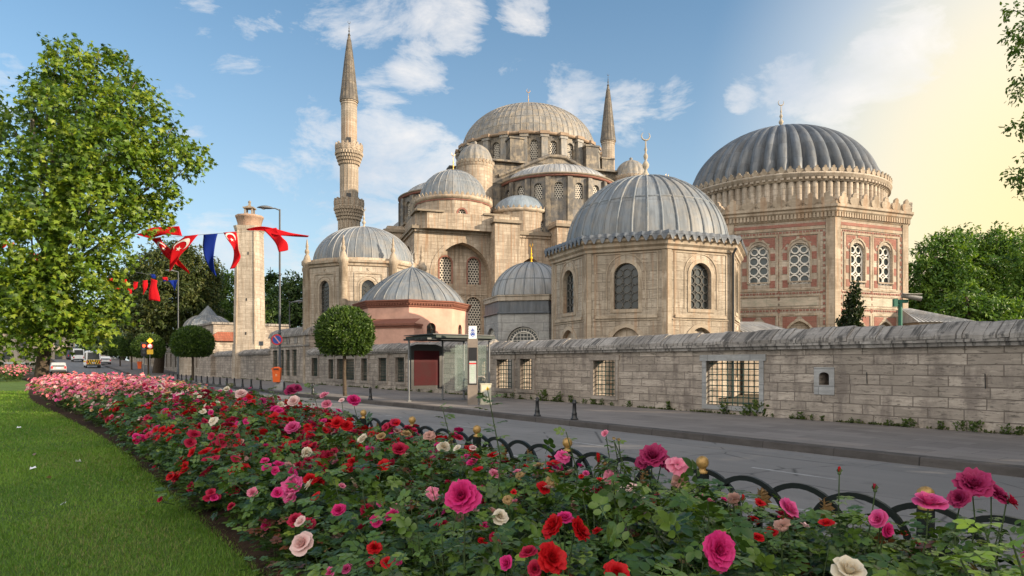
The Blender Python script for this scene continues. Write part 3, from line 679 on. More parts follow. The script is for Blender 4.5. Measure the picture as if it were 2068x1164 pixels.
# ------------------------------------------------------------------ left tomb with stone finials on its corners
def left_tomb():
    Z = 58.0; t = thing('corner_finial_tomb', 'octagonal limestone tomb with stone finials on its corners, in front of the near minaret', 'tomb', (W(735, 733, Z).x, Z, .15), R_(-6))
    R = 5.05; H = 9.55; mb = MB(); tr = MB(); ws = []
    for k, (F, L) in enumerate(poly_frames(R)):
        up = (L/2, 5.55, 1.05, 2.0, .6); wall_panel(mb, F, 0, L, 0, H, [up], .3)
        band(tr, F, up, .16, .04); band(tr, F, (L/2, 4.9, 2.0, 3.7, 0), .1, .05)
        band(tr, F, (L/2, 5.6, 1.6, 2.0, .82), .05, .03, bottom=False)
        slab(tr, F, .5, L-.5, 4.4, 4.55, -.02, .07); slab(tr, F, L/2-.08, L/2+.08, 8.9, 9.08, -.02, .06)
        slab(tr, F, .6, L-.6, .6, .7, -.02, .05)
        ws.append((F, up))
    mb.build('wall', [LIME_P], t); tr.build('moulding', [TRIM], t)
    for F, up in ws:
        w = MB(); pane(w, F, up, -.25); wo = w.build('window', [GLASS], t); g = MB()
        for j in range(8):
            z = up[1]+j*.3
            g.tube([F.p(up[0]-.45+.9*q/8, z+.09*math.sin(q*PI/2), -.21) for q in range(9)], .02, 4, cap=False)
        for i in range(4): g.tube([F.p(up[0]-.36+.24*i, up[1], -.21), F.p(up[0]-.36+.24*i, up[1]+2.0-abs(i-1.5)*.15, -.21)], .015, 4)
        g.build('lattice_bars', [plain_cache('leaded_glazing_bars', (.10, .095, .085))], wo)
    c = MB(); poly_corn(c, [(R, H-.35), (R+.1, H-.3), (R+.1, H-.15), (R+.25, H-.05), (R+.25, H+.12), (R-.3, H+.2)]); c.lathe([(4.7, H+.1), (4.7, H+.35), (4.3, H+.4)], 48); c.build('cornice', [TRIM], t)
    for x, y in ring_poly(R-.05, 8):
        s = MB(); s.lathe([(.34, 0), (.34, H-.2), (.44, H-.1), (.44, H+.2), (.30, H+.35), (.18, H+.7), (.10, H+.8), (.19, H+.95), (.16, H+1.15), (.08, H+1.25), (.12, H+1.4), (.09, H+1.6), (.05, H+1.9), (.0, H+2.1)], 12, (x, y, 0)); s.build('corner_shaft', [TRIM], t)
    d = MB(); d.lathe(dome_prof(4.15, 3.2, 18, H+.35), 64, uvr=4.1); dm = d.build('dome', [LEAD], t)
    r = MB(); ribs(r, 4.15, 3.2, 40, H+.35, .035, .96); r.build('dome_seams', [LEAD_P], dm)
    finial('finial', t, (0, 0, H+3.45), 1.95, [STONE_F], True, .95)
# ------------------------------------------------------------------ pink building with shallow lead dome
def pink_house():
    Z = 50.0; t = thing('pink_domed_building', 'pink plastered building with a shallow pointed lead dome and small arched windows', 'building', (W(833, 733, Z).x, Z, .15), R_(5))
    R = 4.05; H = 5.72; mb = MB(); ws = []
    for k, (F, L) in enumerate(poly_frames(R)):
        o = (L/2+(.0 if k % 8 else .05), 3.2, .66, .85, .33) if k in (0, 1, 3, 5) else None
        wall_panel(mb, F, 0, L, 0, H, [o] if o else [], .22); ws.append((F, o))
    mb.build('wall', [PLASTER], t)
    for F, o in ws:
        if not o: continue
        f = MB(); band(f, F, (o[0], o[1]+.0, o[2]-.14, o[3], o[4]-.07), .07, .05, d=-.2); f.tube([F.p(o[0], o[1], -.17), F.p(o[0], o[1]+1.1, -.17)], .03, 6); f.tube([F.p(o[0]-.3, o[1]+.75, -.17), F.p(o[0]+.3, o[1]+.75, -.17)], .03, 6)
        wo = f.build('window', [plain_cache('dark_brown_wood', (.045, .025, .015))], t); g = MB(); pane(g, F, o, -.2); g.build('pane', [GLASS], wo)
    c = MB(); poly_corn(c, [(R, H-.32), (R+.08, H-.28), (R+.08, H-.16), (R+.22, H-.02), (R+.22, H+.06), (R+.3, H+.1), (R+.3, H+.18), (R-.4, H+.26)])
    for F, L in poly_frames(R+.08):
        for i in range(16): slab(c, F, L*(i+.25)/16, L*(i+.75)/16, H-.15, H-.03, -.02, .1)
    c.build('cornice', [PLASTER_D], t)
    d = MB(); pr = [(3.72*(1-u)**.62 if u < 1 else .02, H+.2+2.35*(u**.92)) for u in [i/16 for i in range(17)]]
    pr = [(3.82, H+.2)]+[(3.75*(math.cos(PI/2*i/18)*(1-.30*(i/18)**1.2))*(1-.06*math.sin(PI*i/18))+.03, H+.25+2.65*(.55*math.sin(PI/2*i/18)+.45*(i/18)**1.1)) for i in range(19)]
    d.lathe(pr, 64, uvr=3.7); dm = d.build('dome', [LEAD], t)
    r = MB()
    for k in range(26):
        a = 2*PI*k/26; r.tube([((q[0]+.015)*math.sin(a), -(q[0]+.015)*math.cos(a), q[1]+.01) for q in pr[1:]], .035, 5, cap=False)
    r.lathe([(3.45, H+.62), (3.50, H+.65), (3.45, H+.69)], 48); r.build('dome_seams', [LEAD], dm)
    finial('finial', t, (0, 0, H+2.82), 1.4, [plain_cache('pale_finial_metal', (.36, .36, .35), metal=.4)], True, .8)
    # lower porch volume in front, left
    F, L = poly_frames(R)[7]; b = MB(); slab(b, F, .1, L+.9, 0, 4.1, -.3, 1.05); b.build('porch', [PLASTER], t)
    b = MB(); slab(b, F, -.05, L+1.0, 4.1, 4.24, -.1, 1.22); slab(b, F, .05, L+.95, 3.95, 4.08, .0, 1.12); q = [F.p(-.1, 4.24, 1.2), F.p(L+1.0, 4.24, 1.2), F.p(L+.9, 4.62, .1), F.p(0, 4.62, .1)]; b.face(q, 0); b.face([F.p(-.1, 4.24, 1.2), F.p(0, 4.62, .1), F.p(-.1, 4.24, .1)], 0); b.build('porch_roof', [PLASTER_D], t)
# ------------------------------------------------------------------ small white tomb with a lead band
def white_tomb():
    Z = 42.0; t = thing('white_marble_tomb', 'small white marble tomb with gilt-topped lead dome and fan lattice window', 'tomb', (W(1073, 733, Z).x, Z, .15), R_(-42))
    R = 2.95; H = 4.5; mb = MB(); ws = []
    for k, (F, L) in enumerate(poly_frames(R, 6)):
        o = (L/2, 2.05, 1.95, .72, .98); wall_panel(mb, F, 0, L, 0, H, [o], .22); ws.append((F, o, L))
    mb.build('wall', [MARBLE], t); tr = MB()
    for F, o, L in ws:
        band(tr, F, o, .34, .03, bottom=False)
        for x in (.07, L-.07): slab(tr, F, x-.09, x+.09, 0, H, -.02, .04)
    tr.build('moulding', [MARBLE], t)
    for F, o, L in ws:
        w = MB(); pane(w, F, o, -.2); wo = w.build('window', [GLASS], t); g = MB()
        c0 = (o[0], o[1]+.72)
        for rr in (.92, .70): g.tube([F.p(c0[0]+rr*math.cos(a), c0[1]+rr*.98*math.sin(a), -.17) for a in [PI*q/16 for q in range(17)]], .045, 5, cap=False)
        for q in range(17):
            a = PI*q/16; g.tube([F.p(c0[0]+.7*math.cos(a), c0[1]+.69*math.sin(a), -.17), F.p(c0[0]+.93*math.cos(a), c0[1]+.91*math.sin(a), -.17)], .022, 4, cap=False)
        for i in range(-3, 4):
            x = i*.2; hgt = math.sqrt(max(0, .7**2-x*x)); g.tube([F.p(c0[0]+x, o[1], -.17), F.p(c0[0]+x, c0[1]+hgt, -.17)], .022, 4, cap=False)
        for j in range(7):
            z = o[1]+.1+j*.2; dz = z-c0[1]; hw = .95 if dz < 0 else math.sqrt(max(.01, .7**2-dz*dz)); g.tube([F.p(o[0]-hw, z, -.17), F.p(o[0]+hw, z, -.17)], .022, 4, cap=False)
        g.build('fan_lattice', [WHITE_P], wo)
    b = MB(); poly_corn(b, [(R+.12, H), (R+.12, H+.06), (R+.02, H+.10), (R-.02, H+.72)], 6); b.build('lead_band', [LEAD_D], t)
    b = MB(); poly_corn(b, [(R-.1, H+.70), (R+.08, H+.76), (R+.08, H+.98), (R+.14, H+1.02), (R+.14, H+1.1), (R-.6, H+1.14)], 6); b.build('cornice', [LIME_P], t)
    d = MB(); d.lathe(dome_prof(2.42, 2.2, 16, H+1.1), 48, uvr=2.42); dm = d.build('dome', [LEAD_P], t)
    r = MB(); ribs(r, 2.42, 2.2, 24, H+1.1, .028, .95); hoops(r, 2.42, 2.2, (.3,), H+1.1, .025); palmettes(r, ring_pts(2.42, 60, H+1.06), .1, wide=1.1, thick=.03); r.build('dome_seams', [LEAD], dm)
    finial('finial', t, (0, 0, H+3.2), 1.35, [plain_cache('bright_gilding', (.75, .42, .03), metal=.6)], True, .75)
# ------------------------------------------------------------------ stump of a minaret by the wall
def stone_pillar():
    Z = 72.0; t = thing('stone_tower_stump', 'tall pale octagonal stone shaft with brick head and tiny stone pavilion, rising above the wall', 'tower', (W(504, 733, Z).x, Z, .15), R_(4))
    def oct_(w, c): return [(-w+c, -w), (w-c, -w), (w, -w+c), (w, w-c), (w-c, w), (-w+c, w), (-w, w-c), (-w, -w+c)]
    mb = MB(); mb.prism(oct_(1.42, .45), 0, 15.5, top=oct_(1.22, .40)); mb.prism(oct_(1.5, .47), 0, 3.6, top=oct_(1.44, .46))
    mb.prism(oct_(1.25, .40), 15.4, 15.9, top=oct_(1.38, .44)); mb.build('shaft', [LIME_P], t)
    e = MB()
    for s in (-1, 1):
        for dy in (-1,): e.tube([(s*.98, -1.40, .2), (s*.83, -1.21, 15.4)], .11, 8)
    e.build('edge_roll', [TRIM], t)
    b = MB(); b.lathe([(1.16, 15.9), (1.2, 16.3), (1.36, 16.85), (1.42, 16.9), (1.42, 17.1), (.2, 17.2)], 10); b.build('brick_head', [stone('old_brick', (.40, .22, .15), (.46, .31, .22), (.4, .32, .25), .3, .09, .5)], t)
    p = MB()
    for x in (-.45, .45):
        for y in (-.45, .45): p.box((x*.8, y*.8, 17.5), (.15, .15, .75))
    p.prism([(-.55, -.55), (.55, -.55), (.55, .55), (-.55, .55)], 17.87, 18.0); p.prism([(-.42, -.42), (.42, -.42), (.42, .42), (-.42, .42)], 18.0, 18.2, top=[(-.15, -.15), (.15, -.15), (.15, .15), (-.15, .15)]); p.box((0, 0, 18.35), (.2, .2, .4)); p.lathe([(.14, 18.5), (.17, 18.62), (.04, 18.75)], 8)
    p.build('stone_pavilion', [BLACKST], t)
    h = MB()
    for x, z in ((.25, 13.0), (.1, 8.2), (.05, 4.7)): h.box((x, -1.42+z*.0129-.02, z), (.10, .05, .28))
    h.build('slit', [BLACK], t)
    f = thing('floodlight', 'small grey floodlight standing on the coping beside the stone shaft', 'floodlight', G(s_at(527, 19.0), 19.0, 3.12), ROADROT)
    q = MB(); q.box((0, 0, .55), (.5, .3, .42)); q.build('lamp_housing', [STEEL], f); q = MB(); q.tube([(0, 0, -.2), (0, 0, .35)], .04, 6); q.build('bracket', [STEEL], f)
# ------------------------------------------------------------------ the mosque
def mosque():
    t = thing('mosque', 'great domed limestone mosque with central lead dome, half domes, corner turrets and lattice windows', 'mosque', (W(1067, 733, 105).x, 105, .2), R_(18))
    def win(F, o, mt=LATT, depth=.35, par=None, frame=None):
        w = MB(); pane(w, F, o, -depth); wo = w.build('window', [mt], par or t)
        return wo
    # --- lower hall: front face (towards the tombs) with recessed arches between piers, road face likewise
    HB = 17.3; A = 21.0; B = 19.5
    base = MB(); dark = MB(); red = MB()
    for sx, (O, xd, nd, Lw) in enumerate((((-A, -B, 0), (1, 0, 0), (0, -1, 0), 2*A), ((-A, B, 0), (0, -1, 0), (-1, 0, 0), 2*B), ((A, -B, 0), (0, 1, 0), (1, 0, 0), 2*B), ((A, B, 0), (-1, 0, 0), (0, 1, 0), 2*A))):
        F = Frame(O, xd, nd)
        big = [(Lw/2+q*15.2, 1.0, 6.9, 10.9, 4.1) for q in (-1, 1)]+[(Lw/2+q*6.5, 1.0, 4.2, 10.6, 3.0) for q in (-1, 1)]+[(Lw/2, 1.0, 3.4, 10.6, 2.6)]
        wall_panel(base, F, 0, Lw, 0, HB, big, 1.5)
        for bx in big:
            Fi = Frame(F.p(0, 0, -1.5), xd, nd); x = bx[0]
            hw = bx[2]/2
            if hw > 3: ops = [(x-1.75, 11.2, 1.45, 2.5, .75), (x+1.75, 11.2, 1.45, 2.5, .75), (x-1.7, 5.2, 2.0, 3.4, 1.05), (x+1.7, 5.2, 2.0, 3.4, 1.05)]
            else: ops = [(x, 10.4, 1.9, 1.9, .95), (x, 4.6, 1.7, 3.0, .9)]
            wall_panel(base, Fi, x-hw-.1, x+hw+.1, .9, 16.2, ops, .35)
            for o in ops:
                win(Fi, o, LATT_F); band(red if o[1] > 9 else base, Fi, o, .18, .05, bottom=False)
            for o in ops[len(ops)//2:]: band(base, Fi, (o[0], o[1]-.2, o[2]+.6, o[3]+.3, o[4]+.35), .2, .06)
            band(base, F, bx, .55, .06, bottom=False)
            slab(base, Fi, x-hw, x+hw, 9.9, 10.15, -.02, .12)
        # piers with their own stepped caps
        for px in (Lw/2-10.3, Lw/2+10.3, Lw/2-2.95, Lw/2+2.95):
            pw = 1.55 if abs(px-Lw/2) > 5 else 1.0
            slab(base, F, px-pw, px+pw, 0, HB+.9, -.3, 2.3)
            slab(dark, F, px-pw-.25, px+pw+.25, HB+.9, HB+1.25, -.3, 2.6); slab(base, F, px-pw, px+pw, HB+1.25, HB+1.7, -.5, 2.1)
        for a, b in ((0, Lw/2-11.9), (Lw/2-8.7, Lw/2-4.0), (Lw/2-1.9, Lw/2+1.9), (Lw/2+4.0, Lw/2+8.7), (Lw/2+11.9, Lw)):
            slab(dark, F, a-.35 if a == 0 else a, b+.35 if b == Lw else b, HB, HB+.32, -.3, .45); slab(base, F, a, b, HB-.3, HB, -.02, .22)
            slab(dark, F, a, b, HB+.32, HB+.5, -.3, .25)
    base.face([(-A, -B, HB+.3), (A, -B, HB+.3), (A, B, HB+.3), (-A, B, HB+.3)], 0)
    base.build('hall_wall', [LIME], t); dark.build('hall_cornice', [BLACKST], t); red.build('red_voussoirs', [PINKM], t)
    # --- upper central cube and stepped attic
    up = MB(); up.prism([(-11.8, -11.8), (11.8, -11.8), (11.8, 11.8), (-11.8, 11.8)], HB, 26.5)
    up.prism([(-11.2, -11.2), (11.2, -11.2), (11.2, 11.2), (-11.2, 11.2)], 26.5, 28.6)
    up.prism([(-11.9, -11.9), (11.9, -11.9), (11.9, 11.9), (-11.9, 11.9)], 28.55, 28.8)
    for k in range(4):                                # gabled great arches
        a = k*PI/2; ca, sa = math.cos(a), math.sin(a)
        def rot(x, y, z): return (ca*x-sa*y, sa*x+ca*y, z)
        up.extrude([rot(-10, -11.9, 25.5), rot(10, -11.9, 25.5), rot(8.2, -11.9, 26.4), rot(1.2, -11.9, 29.7), rot(-1.2, -11.9, 29.7), rot(-8.2, -11.9, 26.4)], rot(0, 1.6, 0), 0)
        for s in (-1, 1): up.tube([rot(s*8.4, -11.95, 26.5), rot(s*1.2, -11.95, 29.85), rot(0, -11.95, 29.9)], .28, 6)
    up.build('central_cube', [LEAD_K], t)
    # --- main drum
    dz = 28.7; Rd = 10.6; nw = 24; dr = MB(); F24 = poly_frames(Rd, nw, PI/nw); bt = MB(); ws = []
    for F, L in F24:
        o = (L/2, dz+1.1, 1.05, 2.2, .52); wall_panel(dr, F, 0, L, dz, dz+4.6, [o], .35); ws.append((F, o, L))
    dr.build('main_drum', [LEAD_K], t); drc = MB()
    for F, o, L in ws:
        win(F, o); 
    for k in range(nw):
        a = 2*PI*k/nw+PI/nw; ca, sa = math.cos(a), math.sin(a)
        def rr(x, y): return (ca*x+sa*y, sa*x-ca*y)
        w = .48; p = [rr(-w, Rd-.4), rr(-w, Rd+.62), rr(w, Rd+.62), rr(w, Rd-.4)]; q = [rr(-w*.9, Rd-.4), rr(-w*.9, Rd+.40), rr(w*.9, Rd+.40), rr(w*.9, Rd-.4)]
        bt.prism([p[3], p[0], p[1], p[2]][::-1] if False else [p[1], p[2], p[3], p[0]], dz+.2, dz+4.1, top=[q[1], q[2], q[3], q[0]])
        bt.prism([rr(-.6, Rd+.5), rr(.6, Rd+.5), rr(.6, Rd-.3), rr(-.6, Rd-.3)], dz+4.1, dz+4.55)
    bt.build('drum_buttresses', [LEAD_W], t)
    drc.lathe([(Rd+.1, dz+4.5), (Rd+.35, dz+4.62), (Rd+.35, dz+4.85), (Rd+.12, dz+4.95), (Rd-.5, dz+5.0)], 96)
    for k in range(nw):
        a = 2*PI*k/nw+PI/nw
        drc.box(((Rd+.25)*math.sin(a), -(Rd+.25)*math.cos(a), dz+4.7), (1.35, .8, .42), 0, a)
    drc.build('drum_cornice', [stone('drum_cornice_stone', (.36, .26, .18), (.30, .22, .16), (.2, .15, .1), 1, 2, .6)], t)
    d = MB(); d.lathe(dome_prof(10.15, 6.9, 26, dz+5.0), 120, uvr=10.1); dm = d.build('main_dome', [LEAD_W], t)
    r = MB(); ribs(r, 10.15, 6.9, 72, dz+5.0, .055, .90, n=14); ribs(r, 10.15, 6.9, 24, dz+5.0, .055, .98, n=14); hoops(r, 10.15, 6.9, (.12, .24, .36, .48, .6, .72, .84), dz+5.0, .075, 96); r.build('dome_seams', [LEAD_W], dm)
    finial('main_finial', t, (0, 0, dz+11.8), 3.3, [GOLDP], True, .42)
    # --- half domes with exedrae on the four sides
    for k in range(4):
        a = k*PI/2
        def sub(name, mb, mats, par=t, aa=a):
            o = mb.build(name, mats, par); o.rotation_euler = (0, 0, aa); return o
        cy = -11.8; hr = 7.7; hz = 21.3
        w = MB(); nn = 9; fr = []
        for i in range(nn):
            a0, a1 = -PI/2+PI*i/nn, -PI/2+PI*(i+1)/nn
            p0 = Vector((hr*math.sin(a0), cy-hr*math.cos(a0), 0)); p1 = Vector((hr*math.sin(a1), cy-hr*math.cos(a1), 0)); x = (p1-p0).normalized(); F = Frame(p0, x, (x.y, -x.x, 0)); L = (p1-p0).length
            o = (L/2, hz+1.05, 1.1, 1.6, .5); wall_panel(w, F, 0, L, HB, hz+3.9, [o], .3); fr.append((F, o, L))
        hd = sub('half_dome_drum', w, [LEAD_G])
        for F, o, L in fr:
            q = MB(); pane(q, F, o, -.27); q.build('window', [LATT], hd)
        b = MB()
        for F, o, L in fr:
            slab(b, F, -.34, .34, HB, hz+3.75, -.1, .32)
        b.build('buttresses', [LEAD_K], hd)
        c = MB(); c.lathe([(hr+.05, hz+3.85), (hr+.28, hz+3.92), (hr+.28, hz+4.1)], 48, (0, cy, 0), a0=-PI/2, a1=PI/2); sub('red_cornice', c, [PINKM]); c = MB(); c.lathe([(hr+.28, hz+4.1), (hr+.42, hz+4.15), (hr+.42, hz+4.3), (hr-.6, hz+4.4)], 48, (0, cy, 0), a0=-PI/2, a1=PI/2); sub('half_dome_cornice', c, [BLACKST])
        d = MB(); d.lathe(dome_prof(7.2, 2.7, 12, hz+4.2), 60, (0, cy, 0), a0=-PI/2, a1=PI/2, uvr=7.2); hdm = sub('half_dome', d, [LEAD_P])
        rb = MB(); ribs(rb, 7.2, 2.7, 30, hz+4.2, .04, .95, a0=-PI/2, a1=PI/2); rb.v = [(x, y+cy, z) for x, y, z in rb.v]; rb.build('dome_seams', [LEAD_P], hdm)
        for s in (-1, 1):                              # exedrae
            ex, ey, er = s*6.4, -15.2, 3.75; ez = 20.6
            w = MB(); fr = []; rot_ = s*R_(28)
            for i in range(7):
                a0, a1 = -R_(105)+R_(210)*i/7+rot_, -R_(105)+R_(210)*(i+1)/7+rot_
                p0 = Vector((ex+er*math.sin(a0), ey-er*math.cos(a0), 0)); p1 = Vector((ex+er*math.sin(a1), ey-er*math.cos(a1), 0)); x = (p1-p0).normalized(); F = Frame(p0, x, (x.y, -x.x, 0)); L = (p1-p0).length
                o = (L/2, 18.15, .85, 1.0, .42); ops = [o] if i in (1, 3, 5) else []
                wall_panel(w, F, 0, L, HB, ez, ops, .25); fr.append((F, ops))
            eo = sub('exedra_wall', w, [LIME])
            for F, ops in fr:
                for o in ops:
                    q = MB(); pane(q, F, o, -.22); q.build('window', [LATT], eo)
            c = MB(); c.lathe([(er, ez-.1), (er+.2, ez+.05), (er+.2, ez+.3), (er-.4, ez+.36)], 36, (ex, ey, 0)); palmettes(c, [((p[0][0]+ex, p[0][1]+ey, p[0][2]), p[1], p[2]) for p in ring_pts(er+.08, 34, ez+.24)], .42, wide=.9); sub('crest', c, [TRIM])
            d = MB(); d.lathe(dome_prof(er-.15, 2.3, 10, ez+.3), 40, (ex, ey, 0), uvr=er); sub('exedra_dome', d, [LEAD_B])
        # stone block beside the half dome with its own crest (front right of the half dome)
        bk = MB(); bk.prism([(8.6, -18.6), (13.6, -18.6), (13.6, -11), (8.6, -11)], HB, 22.2)
        F = Frame((8.6, -18.6, 0), (1, 0, 0), (0, -1, 0)); c = MB(); slab(c, F, -.2, 5.2, 22.2, 22.5, -7, .25); palmettes(c, edge_pts(F, 5, 10, 22.5, .1), .45); Fl = Frame((8.6, -11, 0), (0, -1, 0), (-1, 0, 0)); palmettes(c, edge_pts(Fl, 7.6, 14, 22.5, .1), .45)
        bo = sub('shoulder_block', bk, [LIME]); c.build('crest', [TRIM], bo)
        o = (2.4, 18.0, 1.7, 1.9, .85); q = MB(); pane(q, F, o, .03); q.build('window', [LATT], bo); q = MB(); band(q, F, o, .22, .06, bottom=False); band(q, F, (2.4, 17.6, 2.8, 4.0, 0), .1, .05, bottom=False); q.build('red_voussoirs', [PINKM], bo)
    # --- corner domes on drums over the hall corners
    for k in range(4):
        sx, sy = ((-1, -1), (1, -1), (1, 1), (-1, 1))[k]; cx, cy = sx*15.3, sy*15.0
        w = MB(); R = 4.75; fr = []
        w.prism([(cx-5.6, cy-4.4), (cx-4.4, cy-5.6), (cx+4.4, cy-5.6), (cx+5.6, cy-4.4), (cx+5.6, cy+4.4), (cx+4.4, cy+5.6), (cx-4.4, cy+5.6), (cx-5.6, cy+4.4)], HB, HB+1.9)
        for F, L in poly_frames(R, 16, R_(11.25)):
            F.O = F.O+Vector((cx, cy, 0)); o = (L/2, HB+.9, .95, 1.25, .5); ops = [o] if len(fr) % 4 == 3 else []
            wall_panel(w, F, 0, L, HB, HB+4.0, ops, .3); fr.append((F, ops))
        co = w.build('corner_drum', [LIME], t)
        for F, ops in fr:
            for o in ops:
                q = MB(); pane(q, F, o, -.27); q.build('window', [LATT], co); q = MB(); band(q, F, o, .2, .05, bottom=False); q.build('red_voussoirs', [PINKM], co)
        for s in (-1, 1):
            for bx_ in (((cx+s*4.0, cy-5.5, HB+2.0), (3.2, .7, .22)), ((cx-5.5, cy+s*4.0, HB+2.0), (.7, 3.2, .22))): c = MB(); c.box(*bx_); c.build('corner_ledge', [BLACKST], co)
        c = MB(); c.lathe([(R, HB+3.9), (R+.22, HB+4.05), (R+.22, HB+4.35), (R-.5, HB+4.4)], 48, (cx, cy, 0)); palmettes(c, [((p[0][0]+cx, p[0][1]+cy, p[0][2]), p[1], p[2]) for p in ring_pts(R+.06, 46, HB+4.3)], .48, wide=.9); c.build('crest', [TRIM], co)
        c = MB(); c.lathe([(R+.02, HB+3.72), (R+.04, HB+3.74), (R+.04, HB+3.86)], 48, (cx, cy, 0)); c.build('red_cornice', [PINKM], co)
        d = MB(); d.lathe(dome_prof(4.25, 4.1, 16, HB+4.35), 56, (cx, cy, 0), uvr=4.2); do = d.build('corner_dome', [LEAD], t)
        r = MB(); ribs(r, 4.25, 4.1, 28, HB+4.35, .035, .95); hoops(r, 4.25, 4.1, (.34, .62), HB+4.35, .035); r.v = [(x+cx, y+cy, z) for x, y, z in r.v]; r.build('dome_seams', [LEAD_P], do)
        finial('corner_finial', t, (cx, cy, HB+8.35), 2.5, [GOLD], True, .55)
        # weight turret
        tx, ty = sx*11.5, sy*11.5; w = MB(); w.lathe([(2.3, HB), (2.3, 27.4)], 40, (tx, ty, 0), uvr=2.3); w.lathe([(2.3, 27.2), (2.45, 27.4), (2.45, 28.0), (2.1, 28.1)], 40, (tx, ty, 0)); to = w.build('turret', [LIME], t)
        c = MB(); palmettes(c, [((p[0][0]+tx, p[0][1]+ty, p[0][2]), p[1], p[2]) for p in ring_pts(2.4, 30, 27.6)], .5, wide=.9); c.build('crest', [TRIM], to)
        rows = []; nf = 16
        for i in range(13):
            tt = PI/2*i/12; rows.append([(tx+max(.03, 2.22*math.cos(tt)*(1+.05*abs(math.sin(nf*aa/2))))*math.sin(aa), ty-max(.03, 2.22*math.cos(tt)*(1+.05*abs(math.sin(nf*aa/2))))*math.cos(aa), 28.0+2.5*math.sin(tt)) for aa in [2*PI*j/96 for j in range(96)]])
        d = MB(); d.grid(rows, 0, True, True); d.lathe([(.3, 30.4), (.2, 30.6), (.25, 30.8), (.0, 31.0)], 10, (tx, ty, 0)); ribs_ = d.build('turret_dome', [LEAD_W], t)
        # stepped flying buttress beside the drum
        for bx, by in ((10.3, 5.6), (5.6, 10.3)):
            w = MB(); w.box((sx*bx, sy*by, 29.8), (1.9, 1.9, 4.4)); w.box((sx*bx, sy*by, 32.1), (2.2, 2.2, .22)); w.build('stepped_buttress', [LEAD_K], t)
def minaret(loc, label):
    t = thing('minaret', label, 'minaret', loc, R_(18), 'minarets of the mosque')
    ph = PI/16
    m = MB(); P = ring_poly(1.78, 16, ph)
    m.prism(ring_poly(2.6, 16, ph), 0, 17); m.prism(ring_poly(2.6, 16, ph), 17, 19, top=P, caps=False); m.prism(P, 19, 27); m.prism(ring_poly(1.56, 16, ph), 27, 36.5); m.prism(ring_poly(1.36, 16, ph), 36.5, 46.9)
    m.prism(ring_poly(1.44, 16, ph), 46.3, 46.5); m.prism(ring_poly(1.5, 16, ph), 46.7, 46.95); m.build('shaft', [LIME_T], t)
    r = MB()
    for k in range(16):
        a = ph+2*PI*k/16; r.tube([(1.78*math.sin(a), -1.78*math.cos(a), 19), (1.78*math.sin(a), -1.78*math.cos(a), 26.5)], .12, 6); r.tube([(1.54*math.sin(a), -1.54*math.cos(a), 31), (1.54*math.sin(a), -1.54*math.cos(a), 36)], .05, 5)
        r.box((1.78*math.sin(a+PI/16), -1.78*math.cos(a+PI/16), 22.5), (.34, .16, 1.2), 0, a+PI/16); r.box((1.78*math.sin(a+PI/16), -1.78*math.cos(a+PI/16), 25.2), (.34, .16, 1.0), 0, a+PI/16)
    r.build('carved_panels', [TRIM], t); rd = MB()
    for z in (35.9, 36.2): rd.lathe([(1.57, z), (1.62, z+.05), (1.57, z+.12)], 16)
    rd.build('red_band', [PINKM], t)
    for zb, rb, ri, h in ((28.3, 2.5, 1.78, 3.1), (37.9, 2.3, 1.56, 2.9)):
        b = MB(); n = 16
        for tier in range(4):                        # stalactite corbels
            z0 = zb-2.1+tier*.55; rr = ri+(rb-ri)*(tier+.6)/4
            b.prism(ring_poly(rr, 16, ph), z0, z0+.55)
            for k in range(32): a = 2*PI*k/32+(PI/32)*(tier % 2); b.prism([(rr*math.sin(a)+.19*math.sin(a+q), -rr*math.cos(a)-.19*math.cos(a+q)) for q in (0, PI/2, PI, 3*PI/2)], z0+.05, z0+.5)
        b.prism(ring_poly(rb, 16, ph), zb+.1, zb+.35); bo = b.build('balcony', [TRIM], t)
        q = MB(); poly_corn(q, [(rb-.03, zb+.35), (rb-.03, zb+h-1.75)], 16, ph); poly_corn(q, [(rb-.18, zb+h-1.75), (rb-.18, zb+.35)], 16, ph); poly_corn(q, [(rb-.2, zb+h-1.78), (rb-.2, zb+h-1.68), (rb+.06, zb+h-1.68), (rb+.06, zb+h-1.78)][::-1], 16, ph)
        for k in range(16): a = ph+2*PI*k/16; q.box(((rb-.08)*math.sin(a), -(rb-.08)*math.cos(a), zb+.95), (.26, .26, 1.3), 0, a)
        for F, L in poly_frames(rb-.02, 16, ph): palmettes(q, edge_pts(F, L, 2, zb+.45, 0), .75, wide=1.0, thick=.07)
        q.build('parapet', [LIME], bo)
        q = MB(); q.box((-.2, -ri*.93, zb+1.4), (.75, .25, 1.9)); q.build('balcony_door', [BLACK], bo)
    c = MB(); c.lathe([(1.62, 46.9), (1.58, 47.15), (1.42, 48.2), (1.1, 51.2), (.72, 54.6), (.32, 57.6), (.12, 58.6)], 16, sm=False, uvr=1.4); co = c.build('spire', [LEAD_S], t)
    r = MB(); pr = [(1.58, 47.15), (1.42, 48.2), (1.1, 51.2), (.72, 54.6), (.32, 57.6)]
    for k in range(16): a = 2*PI*k/16; r.tube([(q[0]*math.sin(a), -q[0]*math.cos(a), q[1]) for q in pr], .045, 4, cap=False)
    for rr, z in ((1.36, 48.8), (1.21, 50.2), (1.06, 51.6), (.9, 53.0), (.74, 54.4), (.56, 55.9)): r.lathe([(rr, z-.05), (rr+.05, z), (rr, z+.05)], 16)
    r.build('spire_seams', [LEAD_S], co)
    finial('finial', t, (0, 0, 58.4), 2.6, [plain_cache('tarnished_copper', (.07, .065, .055), metal=.3)], True, .6)
